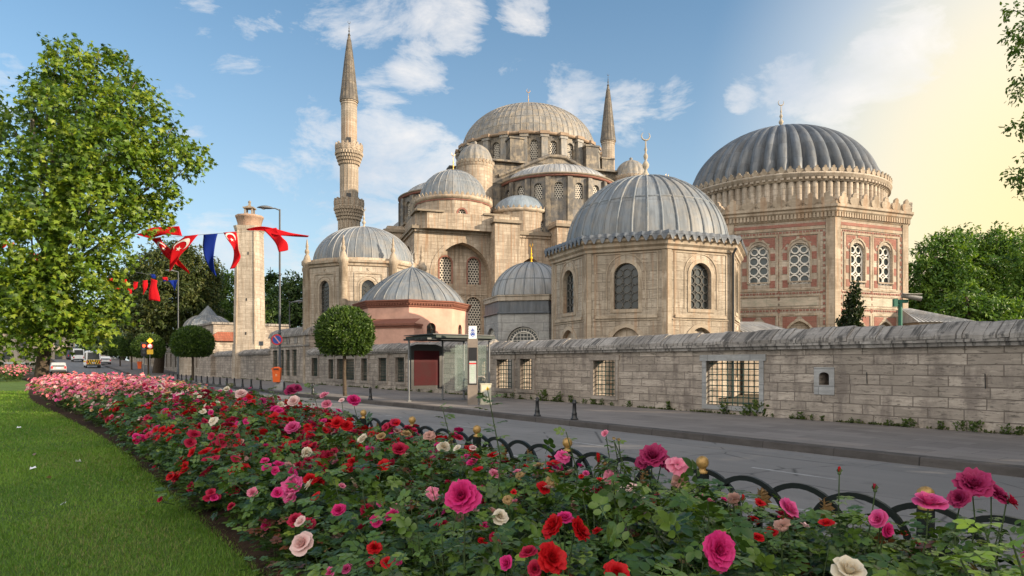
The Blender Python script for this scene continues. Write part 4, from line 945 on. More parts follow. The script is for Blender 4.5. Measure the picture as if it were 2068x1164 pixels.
# ------------------------------------------------------------------ ground, road, pavement
def zr(s): return max(0.0, s-100)*.032          # the street climbs gently beyond the traffic light
def strip(name, edges, m, z, kind='structure', label=None):
    """edges: list of (s, n0, n1[, z0, z1])"""
    mb = MB(); rows = []; uv = []
    for e in edges:
        s, a, b = e[:3]; rows.append([G(s, a, z+zr(s)), G(s, b, z+zr(s))]); uv.append([(s, a), (s, b)])
    rows = [r[::-1] for r in rows]; uv = [r[::-1] for r in uv]
    mb.grid(rows, 0, False, uv=uv); o = mb.build(name, [m]); tag(o, kind=kind); return o
KN = [(-60, 12.75), (10, 12.75), (24, 12.62), (27, 12.42), (31, 12.2), (36, 12.0), (60, 11.9), (260, 11.8)]   # kerb line, road side
LE = [(-40, 1.2), (-2, 1.3), (2, 1.45), (5, 1.6), (10, 1.6), (16, 1.6), (20, 1.42), (24, 1.2), (30, .85), (36, .5), (40, .3), (50, .5), (68, .9), (90, 0), (120, -1)]   # lawn edge
def lerp(T, s):
    for (a, x), (b, y) in zip(T, T[1:]):
        if a <= s <= b: return x+(y-x)*(s-a)/(b-a)
    return T[0][1] if s < T[0][0] else T[-1][1]
def setting():
    g = MB(); g.face([(-1500, -400, -.02), (1500, -400, -.02), (1500, 2600, -.02), (-1500, 2600, -.02)]); tag(g.build('ground', [DIRT]), kind='structure')
    ss = [-60, -20, 0, 10, 20, 24, 27, 31, 36, 45, 60, 90, 100, 110, 130, 160, 260]
    strip('road', [(s, 5.62, lerp(KN, s)) for s in ss], ASPH, 0.0)
    # kerb: real step, stones by procedural joints
    k = MB(); top = []; fr = []; uvt = []; 
    for s in np.arange(-60, 261, 2.0):
        n = lerp(KN, s); top.append((s, n))
    rows = [[G(s, n, zr(s)) for s, n in top], [G(s, n+.02, .135+zr(s)) for s, n in top], [G(s, n+.05, .152+zr(s)) for s, n in top], [G(s, n+.30, .154+zr(s)) for s, n in top]]
    uv = [[(s, v) for s, n in top] for v in (0, .14, .16, .42)]
    k.grid(rows, 0, False, uv=uv); tag(k.build('kerb', [KERB]), kind='structure')
    strip('pavement', [(s, lerp(KN, s)+.30, 18.6) for s in ss], PAVE, .15)
    k2 = MB(); k2.grid([[G(s, 5.62, zr(s)) for s in ss], [G(s, 5.60, .12+zr(s)) for s in ss], [G(s, 5.30, .125+zr(s)) for s in ss]][::-1], 0, False, uv=[[(s, v) for s in ss] for v in (.45, .14, 0)]); tag(k2.build('verge_kerb', [KERB]), kind='structure')
    strip('courtyard', [(s, 19.2, 160) for s in (-80, 40, 260)], DIRT, .10)
    # lawn and flower bed
    sl = sorted({s for s, _ in LE} | set(np.arange(-4, 100, 1.0).tolist()))
    jit = {s: random.uniform(-.06, .06) for s in sl}
    lw = MB(); lw.grid([[G(s, lerp(LE, s)+jit[s], .10), G(s, -60, .10)] for s in sl], 0, False); tag(lw.build('lawn', [LAWN]), kind='structure')
    bd = MB(); rows = []
    for s in sl:
        a = lerp(LE, s)-.15; rows.append([G(s, 5.34, .085)]+[G(s, 5.34+(a-5.34)*i/6, (.085 if i == 6 else .13+random.uniform(-.02, .05))) for i in range(1, 7)])
    bd.grid(rows, 0, True); tag(bd.build('flower_bed', [SOIL]), kind='structure')
    # worn lane dashes: one separate sheet of paint each
    dash = MB()
    for n, s0, L, gap in ((7.75, -6, 1.9, 3.4), (10.2, -4.2, 1.5, 3.4)):
        for i in range(14):
            a = s0+i*(L+gap); dash.face([G(a, n-.05, .004), G(a, n+.05, .004), G(a+L, n+.05, .004), G(a+L, n-.05, .004)][::-1])
    tag(dash.build('lane_markings', [LINEP]), kind='structure')
# ------------------------------------------------------------------ grass
def grass():
    pts = []
    def add(s0, s1, n0, n1, dens):
        k = int((s1-s0)*(n1-n0)*dens); s = RNG.uniform(s0, s1, k); n = RNG.uniform(n0, n1, k)
        le = np.interp(s, [a for a, _ in LE], [b for _, b in LE])+RNG.normal(0, .05, k)
        x = s*UX+n*NX; y = s*UY+n*NY; ok = (n < le) & (x > -.79*y-.3) & (y > 4.2) & (y < 60)
        pts.append(np.stack([x, y], 1)[ok])
    add(3, 9, -3.5, 2.3, 5200); add(9, 16, -4.0, 2.4, 2600); add(16, 28, -5, 2.4, 1000); add(28, 50, -9, 1.5, 260)
    P = np.concatenate(pts); n = len(P); P3 = np.concatenate([P, np.full((n, 1), .095)], 1)
    dist = P[:, 1]; h = RNG.uniform(.022, .055, n)*(1+.35*(RNG.random(n) < .03))*(1+np.clip(dist-8, 0, 30)*.035); w = RNG.uniform(.0022, .004, n)*(1+np.clip(dist-6, 0, 40)*.14)
    ang = RNG.uniform(0, 2*PI, n); lean = RNG.uniform(0, .75, n)
    up = np.stack([np.cos(ang)*lean, np.sin(ang)*lean, np.ones(n)], 1); up = unit(up)
    side = unit(np.stack([-np.sin(ang), np.cos(ang), np.zeros(n)], 1)); Z = np.cross(side, up)
    patch = .5+.5*np.sin(P[:, 0]*1.7+np.sin(P[:, 1]*1.1)*1.3)*np.sin(P[:, 1]*.9+P[:, 0]*.6)
    c0 = np.array([.070, .170, .014]); c1 = np.array([.205, .335, .036]); c2 = np.array([.30, .29, .10])
    t = np.clip(.25+.45*patch+RNG.normal(0, .22, n), 0, 1)[:, None]; col = c0*(1-t)+c1*t
    dry = RNG.random(n) < .07+.16*(np.sin(P[:, 0]*.9+2)*np.sin(P[:, 1]*1.3+P[:, 0]) > .55); col[dry] = c2*RNG.uniform(.6, 1, (dry.sum(), 1))
    me = leaves_mesh('grass', [(-1, 0, 0), (1, 0, 0), (.45, .6, .12), (-.45, .6, .12), (0, 1, .34)], [(0, 1, 2, 3), (3, 2, 4)], P3, side, up, Z, np.stack([w, h, h], 1), col, GRASSM, False)
    o = bpy.data.objects.new('grass', me); link(o); tag(o, kind='stuff')
    # fallen petals and scraps of paper on the lawn
    pm = PET['blush']
    for px, py, c in ((126, 1022, 'cream'), (38, 865, 'cream'), (68, 920, 'blush'), (67, 948, 'cream'), (243, 973, 'cream'), (158, 934, 'cream'), (31, 793, 'blue'), (98, 967, 'wilted')):
        Z = FPX*(EYE-.13)/(py-HZ); p = W(px, py, Z); mb = MB(); r = .045 if py > 900 else .05
        mb.face([(-r, -.3*r, 0), (0, -.6*r, .01), (r, 0, .02), (.5*r, .6*r, .05), (-.4*r, .5*r, .03)]); mb.face([(-r, -.3*r, 0), (-.4*r, .5*r, .03), (-.9*r, .4*r, .05)])
        o = mb.build('scrap', [BLUE if c == 'blue' else (WHITE if c == 'cream' else PET[c])], None, p); o.rotation_euler = (random.uniform(-.2, .2), random.uniform(-.2, .2), random.uniform(0, 6))
        tag(o, {'cream': 'small white scrap of paper lying on the lawn', 'blush': 'small pale pink petal scrap lying on the lawn', 'blue': 'small blue scrap lying on the lawn near the pink roses', 'wilted': 'small dead brown leaf lying on the lawn'}[c], 'litter', 'scraps scattered on the lawn')
# ------------------------------------------------------------------ the street wall
WN = 18.5; WT = .62
def grille(parent, F, x0, x1, z0, z1, d, nx, nz, m):
    g = MB()
    for i in range(nx): x = x0+(x1-x0)*(i+.5)/nx; g.tube([F.p(x, z0, d), F.p(x, z1, d)], .017, 6)
    for j in range(nz): z = z0+(z1-z0)*(j+.5)/nz; g.tube([F.p(x0, z, d), F.p(x1, z, d)], .017, 6)
    for i in range(nx):
        for j in range(nz): g.box(F.p(x0+(x1-x0)*(i+.5)/nx, z0+(z1-z0)*(j+.5)/nz, d), (.042, .042, .042), 0, ROADROT)
    return g.build('iron_grille', [m], parent)
def coping(parent, F, x0, x1, z, wob=True):
    """cornice plus a steep stone ridge made of separate slabs"""
    c = MB(); n = max(2, int((x1-x0)/.6)); prof = [(-WT-.2, z), (-WT-.2, z+.09), (-WT-.04, z+.12)]
    slab(c, F, x0, x1, z-.10, z, -WT-.12, .12); slab(c, F, x0, x1, z, z+.075, -WT-.2, .20)
    c.build('coping_cornice', [COPE], parent); r = MB(); xs = x0
    while xs < x1-.05:
        w = min(random.uniform(.42, .95), x1-xs); 
        if x1-xs-w < .25: w = x1-xs
        dz = random.uniform(-.022, .03); dd = random.uniform(-.025, .02); a, b = xs+.006, xs+w-.006; tl = random.uniform(-.015, .015)
        pr = [(.20+dd, z+.075), (.20+dd, z+.16+dz), (.12+dd, z+.24+dz), (-.22, z+.47+dz), (-WT/2, z+.50+dz), (-WT+.22, z+.47+dz), (-WT-.12-dd, z+.24+dz), (-WT-.20-dd, z+.16+dz), (-WT-.20-dd, z+.075)]
        A = [F.p(a, zz+tl, d) for d, zz in pr]; B = [F.p(b, zz-tl, d) for d, zz in pr]
        for i in range(len(pr)-1): r.face([A[i], B[i], B[i+1], A[i+1]][::-1] if False else [A[i+1], A[i], B[i], B[i+1]], 0, False, [((a), i*.2+.2), (a, i*.2), (b, i*.2), (b, i*.2+.2)])
        r.face(A, 0); r.face(B[::-1], 0); xs += w
    r.build('coping_stones', [COPE], parent)
def wall_windows(parent, F, wins, m):
    """wins: (x0,x1,z0,z1,trim material)"""
    for x0, x1, z0, z1, tm in wins:
        w = x1-x0; o = ((x0+x1)/2, z0, w, z1-z0, 0); f = MB(); d = 0
        ww = .16
        slab(f, F, x0-ww-.08, x1+ww+.08, z1, z1+.2, -.12, .06)
        slab(f, F, x0-ww, x0, z0, z1, -.2, .04); slab(f, F, x1, x1+ww, z0, z1, -.2, .04); slab(f, F, x0-ww, x1+ww, z0-.14, z0, -.25, .05)
        fo = f.build('window_frame', [tm], parent); grille(fo, F, x0, x1, z0, z1, -.16, max(3, int(round(w/.2))), max(5, int(round((z1-z0)/.185))), IRON_G)
def wallwin(px0, px1, py0, py1, tm, pier=None, zf=None):
    s0, s1 = s_at(px0, WN), s_at(px1, WN); pc = (px0+px1)/2
    return (-s0, -s1, max(.42, z_at(pc, py1, WN)) if zf is None else zf, z_at(pc, py0, WN), tm)
def street_wall():
    xd = Vector((-UX, -UY, 0)); nd = Vector((-NX, -NY, 0)); F = Frame(G(0, WN, 0), xd, nd)       # x = -s, to the right
    def section(lab, px0, px1, ztop, wins, niche=None, xr=None, extra=()):
        x0, x1 = -s_at(px0, WN), (xr if xr is not None else -s_at(px1, WN)); t = thing('street_wall', lab, 'wall', G(-x0, WN, .15), 0)
        F.O = G(0, WN, 0)-t.location; F.O.z = 0
        F.O = Vector((G(0, WN, 0)-G(-x0, WN, 0)).xyz); F.O.z = -.15
        ops = [((a+b)/2, c, b-a, d-c, 0) for a, b, c, d, _ in wins]+([niche] if niche else [])
        m = MB(); wall_panel(m, F, x0, x1, 0, ztop, ops, WT, 0); 
        Fb = Frame(F.p(0, 0, -WT), F.x, F.n); 
        # back face
        b = MB(); zs = sorted({0, ztop} | {v for o in ops if o is not niche for v in (o[1], o[1]+o[3])}); xs = sorted({x0, x1} | {v for o in ops if o is not niche for v in (o[0]-o[2]/2, o[0]+o[2]/2)})
        for a, c in zip(xs, xs[1:]):
            for e, f in zip(zs, zs[1:]):
                if any(abs((a+c)/2-o[0]) < o[2]/2 and o[1] < (e+f)/2 < o[1]+o[3] for o in ops if o is not niche): continue
                m.face([Fb.p(c, e), Fb.p(a, e), Fb.p(a, f), Fb.p(c, f)])
        for x in (x0, x1): m.face([F.p(x, 0), F.p(x, 0, -WT), F.p(x, ztop, -WT), F.p(x, ztop)] if x == x1 else [F.p(x, 0, -WT), F.p(x, 0), F.p(x, ztop), F.p(x, ztop, -WT)])
        slab(m, F, x0, x1, 0, .42, -.02, .035) if not wins else None
        m.build('masonry', [WALLST], t); coping(t, F, x0, x1, ztop); wall_windows(t, F, wins, None); return t, F
    T = TRIM_W; M_ = MARBLE
    wr = [wallwin(1004, 1035, 726, 785, T), wallwin(1051, 1076, 725, 787, T), wallwin(1199, 1243, 728, 800, T), wallwin(1427, 1534, 729, 825, M_)]
    sN = s_at(1665, WN); nz0, nz1 = z_at(1665, 778, WN), z_at(1665, 752, WN)
    niche = (-sN, nz0, .30, (nz1-nz0)*.72, (nz1-nz0)*.28)
    t, Fr = section('long weathered street wall with steep stone coping and green grilles, right of the bus stop', 990, 2068, 2.30, wr, niche, xr=9.0)
    b = MB(); pane(b, Fr, niche, -.5); b.build('niche_back', [BLACK], t)
    b = MB(); x = niche[0]; ops = [niche]; wall_panel(b, Fr, x-.30, x+.30, nz0-.27, nz1+.14, [niche], .05, d=.03)
    for a, c, e, f in ((x-.3, x-.3, nz0-.27, nz1+.14), (x+.3, x+.3, nz0-.27, nz1+.14)): b.face([Fr.p(a, e, -.02), Fr.p(a, e, .03), Fr.p(a, f, .03), Fr.p(a, f, -.02)])
    b.face([Fr.p(x-.3, nz1+.14, -.02), Fr.p(x+.3, nz1+.14, -.02), Fr.p(x+.3, nz1+.14, .03), Fr.p(x-.3, nz1+.14, .03)]); b.build('niche_frame', [MARBLE], t)
    b = MB()
    for px, p0, p1 in ((1751, 752, 775), (1990, 755, 785)):
        xx = -s_at(px, WN); b.tube([Fr.p(xx, z_at(px, p0, WN), .02), Fr.p(xx+.01, z_at(px, p1, WN), .02)], .012, 5)
    b.build('iron_pin', [BLACK], t)
    wl = [wallwin(630, 642, 723, 760, T), wallwin(664, 674, 726, 765, T), wallwin(681, 716, 725, 767, T), wallwin(730, 742, 724, 769, T), wallwin(765, 781, 723, 770, T), wallwin(799, 817, 722, 772, T), wallwin(924, 940, 724, 780, T), wallwin(968, 983, 724, 784, T)]
    section('weathered street wall with narrow grilled windows behind the bus shelter and ball tree', 624, 990, 2.48, wl)
    section('plain stretch of stone street wall below the tall stone shaft', 431, 546, 2.62, [])
    # --- taller fountain-house section with four tall windows
    s0, s1 = s_at(546, WN), s_at(624, WN); t = thing('fountain_house', 'taller block in the street wall with four tall narrow windows and vaulted stone roof', 'building', G(s0, WN, .15))
    F2 = Frame((0, 0, 0), xd, nd); L = s0-s1; ws = []
    for a, b in ((551, 560), (566, 573), (577, 585), (590, 599)):
        x0, x1 = s0-s_at(a, WN), s0-s_at(b, WN); ws.append(((x0+x1)/2, .55, x1-x0, 2.2, 0))
    m = MB(); wall_panel(m, F2, 0, L, 0, 4.0, ws, .4); 
    for x in (0, L): m.face([F2.p(x, 0), F2.p(x, 0, -3), F2.p(x, 4, -3), F2.p(x, 4)] if x else [F2.p(x, 0, -3), F2.p(x, 0), F2.p(x, 4), F2.p(x, 4, -3)])
    m.build('wall', [WALLST], t); c = MB(); slab(c, F2, -.15, L+.15, 3.85, 4.0, -.1, .16); slab(c, F2, -.1, L+.1, 3.0, 3.1, -.05, .08)
    for i in range(3): xx = L*(.3+.2*i); slab(c, F2, xx-.35, xx+.35, 3.25, 3.75, -.05, .04)
    c.build('cornice', [COPE], t); r = MB(); n = 10
    A = [F2.p(-.12, 4.0+.75*math.sin(PI*i/n), .12-3.2*(1-math.cos(PI*i/n))/2) for i in range(n+1)]; B = [F2.p(L+.12, 4.0+.75*math.sin(PI*i/n), .12-3.2*(1-math.cos(PI*i/n))/2) for i in range(n+1)]
    r.grid([B, A], 0, True); r.face(A, 0); r.face(B[::-1], 0); r.build('roof', [COPE], t)
    for o in ws:
        w = MB(); pane(w, F2, o, -.38); wo = w.build('window', [GLASS], t); grille(wo, F2, o[0]-o[2]/2, o[0]+o[2]/2, o[1], o[1]+o[3], -.12, 3, 11, IRON_G)
def medrese():
    """long domed stone building closing the wall on the far left"""
    xd = Vector((-UX, -UY, 0)); nd = Vector((-NX, -NY, 0)); s0, s1 = s_at(332, WN), s_at(431, WN); L = s0-s1
    t = thing('medrese', 'long grey stone building with rows of narrow windows behind the far clipped trees', 'building', G(s0, WN, .15)); F = Frame((0, 0, 0), xd, nd)
    ws = []
    for i in range(9):
        x = 2.0+i*(L-4)/8; ws += [(x, 1.0, 1.0, 2.0, 0), (x, 4.0, .7, 1.0, .35)]
    m = MB(); wall_panel(m, F, 0, L, 0, 6.2, ws, .35); D = 9
    m.face([F.p(0, 0, -D), F.p(0, 0), F.p(0, 6.2), F.p(0, 6.2, -D)]); m.face([F.p(L, 0), F.p(L, 0, -D), F.p(L, 6.2, -D), F.p(L, 6.2)]); m.face([F.p(0, 6.2), F.p(L, 6.2), F.p(L, 6.2, -D), F.p(0, 6.2, -D)])
    m.build('wall', [WALLST], t); c = MB(); slab(c, F, -.2, L+.2, 6.2, 6.45, -D, .25); slab(c, F, 0, L, 3.3, 3.45, -.05, .1); c.build('cornice', [COPE], t)
    for o in ws: w = MB(); pane(w, F, o, -.33); w.build('window', [GLASS], t)
    # lead dome and tiled lean-to stand in the yard behind
    for px, Zd, Rr, lab in ((420, 93, 2.95, 'grey lead dome on a low stone drum, left of the tall stone shaft'),):
        d = thing('domed_chamber', lab, 'building', W(px, 733, Zd)); d.location.z = .15
        b = MB(); b.prism(ring_poly(Rr+.7, 8, .3), 0, 5.9); b.prism(ring_poly(Rr+.95, 8, .3), 5.9, 6.2); b.build('wall', [LIME_P], d)
        b = MB(); b.lathe(dome_prof(Rr+.15, 2.0, 10, 6.2), 40); b.lathe([(1.6, 7.6), (.1, 9.4)], 12); b.build('dome', [LEAD], d); b = MB(); ribs(b, Rr+.15, 2.0, 22, 6.2, .04, .7); b.build('dome_seams', [LEAD_P], d)
    h = thing('tiled_outbuilding', 'low outbuilding with red clay tile roof left of the tall stone shaft', 'building', W(453, 733, 83)); h.location.z = .15; h.rotation_euler.z = ROADROT
    b = MB(); b.prism([(-3, -2.2), (2.6, -2.2), (2.6, 2.2), (-3, 2.2)], 0, 4.2); b.build('wall', [WALLST], h)
    b = MB(); b.prism([(-3.4, -2.7), (3.0, -2.7), (3.0, 2.7), (-3.4, 2.7)], 4.2, 6.2, top=[(-1, -.1), (1.5, -.1), (1.5, .1), (-1, .1)]); b.build('roof', [TILE], h)
    # the wall goes on past the ball trees, with arched openings
    t = thing('far_street_wall', 'far end of the street wall with dark arched openings, beyond the clipped trees', 'wall', G(s0+42, WN, 1.0)); F = Frame((0, 0, 0), xd, nd); L = 42
    ops = [(2+i*2.6, .6, 1.2, 1.5, .5) for i in range(15)]; m = MB(); wall_panel(m, F, 0, L-.01, 0, 4.0, ops, .4); m.build('masonry', [LIME_P], t); c = MB(); slab(c, F, 0, L-.01, 4.0, 4.3, -.5, .15); c.build('coping', [COPE], t)
    for o in ops: w = MB(); pane(w, F, o, -.38); w.build('opening', [GLASS], t)
TRIM_W = stone('window_surround_stone', (.40, .345, .29), (.32, .27, .225), (.2, .17, .14), 1.4, 3.0, .5, (1.2, .6), (.15, .125, .105), 1.3, pit=.5)
# ------------------------------------------------------------------ hoop fence round the bed
def hoop_fence():
    t = thing('hoop_fence', 'low black iron hoop fence with gilded ball posts between the rose bed and the road', 'fence', G(0, 5.42, .08), 0)
    n0 = Vector((NX, NY, 0)); ud = Vector((UX, UY, 0))
    def P(s, z, d=0.0): return ud*s+n0*d+Vector((0, 0, z))
    S0, BAY = .27, 2.03; posts = [S0+i*BAY for i in range(-1, 17)]
    pm = MB(); pm.prism([(-.045, -.045), (.045, -.045), (.045, .045), (-.045, .045)], 0, .64); pm.prism([(-.06, -.06), (.06, -.06), (.06, .06), (-.06, .06)], .06, .10); pmesh = pm.mesh('post', [IRON])
    bm = MB(); bm.lathe([(r, z+.06) for r, z in [(.05, .58), (.055, .60), (.03, .612), (.036, .632), (.056, .655), (.062, .685), (.054, .72), (.03, .742), (.006, .75)]], 16); bmesh_ = bm.mesh('ball', [GOLDP])
    for s in posts:
        o = link(bpy.data.objects.new('post', pmesh), t); o.location = P(s, 0); o.rotation_euler = (0, 0, ROADROT); link(bpy.data.objects.new('ball_finial', bmesh_), o)
    def hoop(w, h):
        m = MB(); a = [(-w/2*math.cos(q), h*.45+(h*.55)*math.sin(q)) for q in [PI*i/18 for i in range(19)]]
        pts = [(-w/2, 0)]+a+[(w/2, 0)]; b = .023; d = .016
        rows = []
        for i, (x, z) in enumerate(pts):
            p0, p1 = pts[max(i-1, 0)], pts[min(i+1, len(pts)-1)]; tx, tz = p1[0]-p0[0], p1[1]-p0[1]; l = math.hypot(tx, tz); nx_, nz_ = -tz/l, tx/l
            rows.append([(x+nx_*b, -d, z+nz_*b), (x+nx_*b, d, z+nz_*b), (x-nx_*b, d, z-nz_*b), (x-nx_*b, -d, z-nz_*b)])
        m.grid(rows, 0, False, True); return m.mesh('hoop', [IRON])
    hm, lm = hoop(.80, .66), hoop(.50, .36)
    om = MB()                                          # cast oak-leaf ornament, lobed and ribbed
    for sgn in (-1, 1):
        lob = [(0, 0), (.03, .03), (.075, .03), (.05, .075), (.10, .085), (.06, .12), (.095, .145), (.05, .165), (.065, .20), (.025, .20), (0, .24)]
        for i in range(len(lob)-1):
            (a, b), (c, e) = lob[i], lob[i+1]
            q = [(0, -.012-.012, b), (sgn*a, -.006+.014*(a > .06), b), (sgn*c, -.006+.014*(c > .06), e), (0, -.024, e)]
            om.face(q if sgn > 0 else q[::-1], 0)
            om.face([(x, y+.016, z) for x, y, z in (q[::-1] if sgn > 0 else q)], 0)
    for i in range(5): om.tube([(0, -.026, .03+.04*i), (.06, -.014, .06+.04*i)], .004, 4); om.tube([(0, -.026, .03+.04*i), (-.06, -.014, .06+.04*i)], .004, 4)
    om.tube([(0, -.028, -.06), (0, -.026, .23)], .007, 6); omm = om.mesh('oak_leaf', [BRONZE])
    for i in range((len(posts)-1)*4+1):
        s = posts[0]+i*BAY/4
        o = link(bpy.data.objects.new('hoop', hm), t); o.location = P(s, 0, .0 if i % 2 else .03); o.rotation_euler = (0, 0, ROADROT)
        if i < (len(posts)-1)*4:
            o = link(bpy.data.objects.new('low_hoop', lm), t); o.location = P(s+BAY/8, 0, -.015); o.rotation_euler = (0, 0, ROADROT)
    for s in posts[:8]:
        for q in (.33, .62):
            o = link(bpy.data.objects.new('leaf_ornament', omm), t); o.location = P(s-BAY*q, .40, .0); o.rotation_euler = (0, 0, ROADROT+PI); o.scale = (.85, .85, .85)
# ------------------------------------------------------------------ street furniture
def bollards():
    m = MB(); m.lathe([(.001, .0), (.115, 0), (.115, .03), (.085, .06), (.075, .16), (.08, .18), (.062, .21), (.052, .45), (.064, .47), (.064, .49), (.05, .505), (.055, .54), (.035, .575), (.0, .585)], 16)
    me = m.mesh('bollard', [BLACK]); L = [(1085, 12.98), (1160, 13.04), (748, 12.6), (632, 12.4), (574, 12.3)]
    pos = [(s_at(px, n), n) for px, n in L]+[(44.0+2.15*k, 12.28) for k in range(16)]
    labs = ['left of two black cast bollards on the pavement beside the utility box', 'right of two black cast bollards on the pavement, below the grilled window', 'lone black bollard between the ball tree and the bus shelter', 'lone black bollard at the kerb left of the near ball tree', 'black bollard beside the orange litter bin']
    for i, (s, n) in enumerate(pos):
        o = tag(link(bpy.data.objects.new('bollard', me)), labs[i] if i < 5 else 'black cast bollard in the even row along the kerb left of the orange bin', 'bollard', 'bollards along the kerb'); o.location = G(s, n, .152)
def street_lamp(loc, rz, H, arm, label):
    t = thing('street_lamp', label, 'street lamp', loc, rz, 'street lamps'); m = MB()
    m.tube([(0, 0, 0), (0, 0, 1.0), (0, 0, 1.02), (0, 0, H)], [.10, .095, .075, .052], 12); m.lathe([(.17, 0), (.17, .04), (.11, .1)], 12)
    for z in (3.4, 5.0, 7.0): m.lathe([(.075, z), (.09, z+.02), (.09, z+.1), (.075, z+.12)], 12)
    m.build('pole', [DSTEEL], t); m = MB(); m.tube([(0, 0, H-.25), (0, 0, H-.05), (arm*.3, 0, H+.06), (arm*.6, 0, H+.08)], [.05, .05, .04, .035], 8); m.build('arm', [STEEL], t)
    m = MB(); sg = 1 if arm > 0 else -1
    rows = []
    for i in range(9):
        u = i/8; x = arm*.45+sg*(.95*u); w = .03+.17*math.sin(PI*min(1, .15+u*.85))**.7; h = .03+.13*math.sin(PI*min(1, .1+u*.9))
        rows.append([(x, w*math.cos(a), H+.06+.05*u+(h if math.sin(a) > 0 else h*.35)*math.sin(a)) for a in [2*PI*j/12 for j in range(12)]])
    m.grid(rows, 0, True, True); m.face(rows[0][::-1]); m.face(rows[-1]); lo = m.build('lamp_head', [STEEL], t)
    m = MB(); m.sphere((arm*.45+sg*.55, 0, H+.04), .13, 0, 10, 6, .35); m.build('lamp_glass', [plain_cache('frosted_lamp_glass', (.5, .5, .48), rough=.25)], lo); return t
LAMP_S = s_at(565, 13.0)
def furniture():
    L1 = street_lamp(G(LAMP_S, 13.0, .15), 0, 11.1, -1.0, 'tall grey street lamp carrying the round parking sign and orange bin')
    street_lamp(G(s_at(585, 19.5), 19.5, .15), 0, 7.0, .9, 'shorter street lamp behind the tall one, its head pointing right'); street_lamp(G(s_at(360, 13.2), 13.2, .15), 0, 11.0, -.9, 'far street lamp in front of the big dark tree by the road')
    # concrete foot
    m = MB(); m.lathe([(.34, 0), (.34, .12), (.24, .55), (.13, .62)], 12); m.build('concrete_foot', [MARBLE], L1)
    t = thing('no_parking_sign', 'round blue sign with red rim and red diagonal bar, fixed to the tall street lamp', 'sign', G(LAMP_S, 13.0, 3.22)+Vector((-.12, -.16, 0)), R_(18)); m = MB()
    def disc(mb, r0, r1, y, mi):
        n = 32
        if r0 == 0: mb.face([(r1*math.cos(2*PI*i/n), y, r1*math.sin(2*PI*i/n)) for i in range(n)], mi)
        else: mb.grid([[(r1*math.cos(2*PI*i/n), y, r1*math.sin(2*PI*i/n)) for i in range(n)], [(r0*math.cos(2*PI*i/n), y, r0*math.sin(2*PI*i/n)) for i in range(n)]], mi, False, True)
    disc(m, 0, .27, -.020, 1); disc(m, .25, .33, -.026, 0); m.lathe([(.34, -.0), (.34, .02)], 4); m = MB(); m.tube([(0, .02, 0), (0, -.018, 0)], .335, 32, 0); m.build('plate', [STEEL], t)
    m = MB(); disc(m, 0, .262, -.024, 0); m.build('blue_face', [BLUE], t); m = MB(); disc(m, .255, .33, -.028, 0); m.build('red_rim', [RED], t); m = MB(); c, s = math.cos(R_(-52)), math.sin(R_(-52))
    m.face([(c*x-s*z, -.032, s*x+c*z) for x, z in ((-.26, -.035), (.26, -.035), (.26, .035), (-.26, .035))]); m.build('diagonal_bar', [plain_cache('pale_pink_paint', (.65, .25, .22))], t)
    t = thing('litter_bin', 'bright orange plastic litter bin hung on the tall street lamp', 'bin', G(LAMP_S, 13.0, .62)+Vector((-.06, -.34, 0)), R_(8)); m = MB()
    def rr(w, d): return [(-w, -d), (w, -d), (w, d), (-w, d)]
    m.prism(rr(.20, .16), 0, .78, top=rr(.25, .20)); m.build('body', [ORANGE], t); m = MB(); m.prism(rr(.265, .215), .72, .86, top=rr(.275, .225)); m.prism(rr(.25, .2), .855, .87); m.prism(rr(.2, .12), .86, .93, top=rr(.15, .08)); m.build('rim_lid', [ORANGE], t); m = MB(); m.box((0, -.252, .80), (.3, .02, .07)); m.build('slot', [BLACK], t); m = MB(); m.face([(-.055, -.192, .36), (.055, -.192, .36), (.045, -.2, .5), (-.045, -.2, .5)]); m.build('pale_logo_patch', [plain_cache('pale_orange_print', (.8, .35, .18))], t)
    # utility box with warning triangle
    t = thing('utility_box', 'small cream electrical cabinet with yellow warning triangle, beside the bus stop totem', 'cabinet', G(s_at(980, 15.0), 15.0, .15), R_(14)); m = MB(); m.box((0, 0, .4), (.42, .3, .8)); m.box((0, 0, .81), (.46, .34, .04)); m.box((0, 0, .04), (.46, .34, .08)); m.build('body', [CREAMBOX], t); m = MB(); m.box((0, -.153, .42), (.37, .012, .66)); do = m.build('door', [CREAMBOX], t); m = MB(); m.face([(-.02, -.162, .58), (.14, -.162, .58), (.06, -.162, .72)]); wt = m.build('warning_triangle', [YELLOW], do); m = MB(); m.face([(.055, -.165, .60), (.075, -.165, .645), (.06, -.165, .645), (.07, -.165, .69), (.045, -.165, .635), (.06, -.165, .635)]); m.build('bolt_mark', [BLACK], wt); m = MB(); m.box((.03, -.165, .42), (.2, .008, .2)); m.build('notice', [PALEBOX], do); m = MB(); m.box((-.13, -.17, .42), (.03, .03, .14)); m.build('handle', [BLACK], do)
    t = thing('hoop_rail', 'bent white steel rail standing behind the utility box', 'rail', G(s_at(972, 15.6), 15.6, .15), R_(14)); m = MB(); m.tube([(-.55, 0, 0), (-.55, 0, .95), (-.5, 0, 1.05), (.05, 0, 1.08), (.15, 0, 1.02), (.2, 0, .9), (.2, 0, 0)], .03, 8); m.build('rail', [ALU], t)
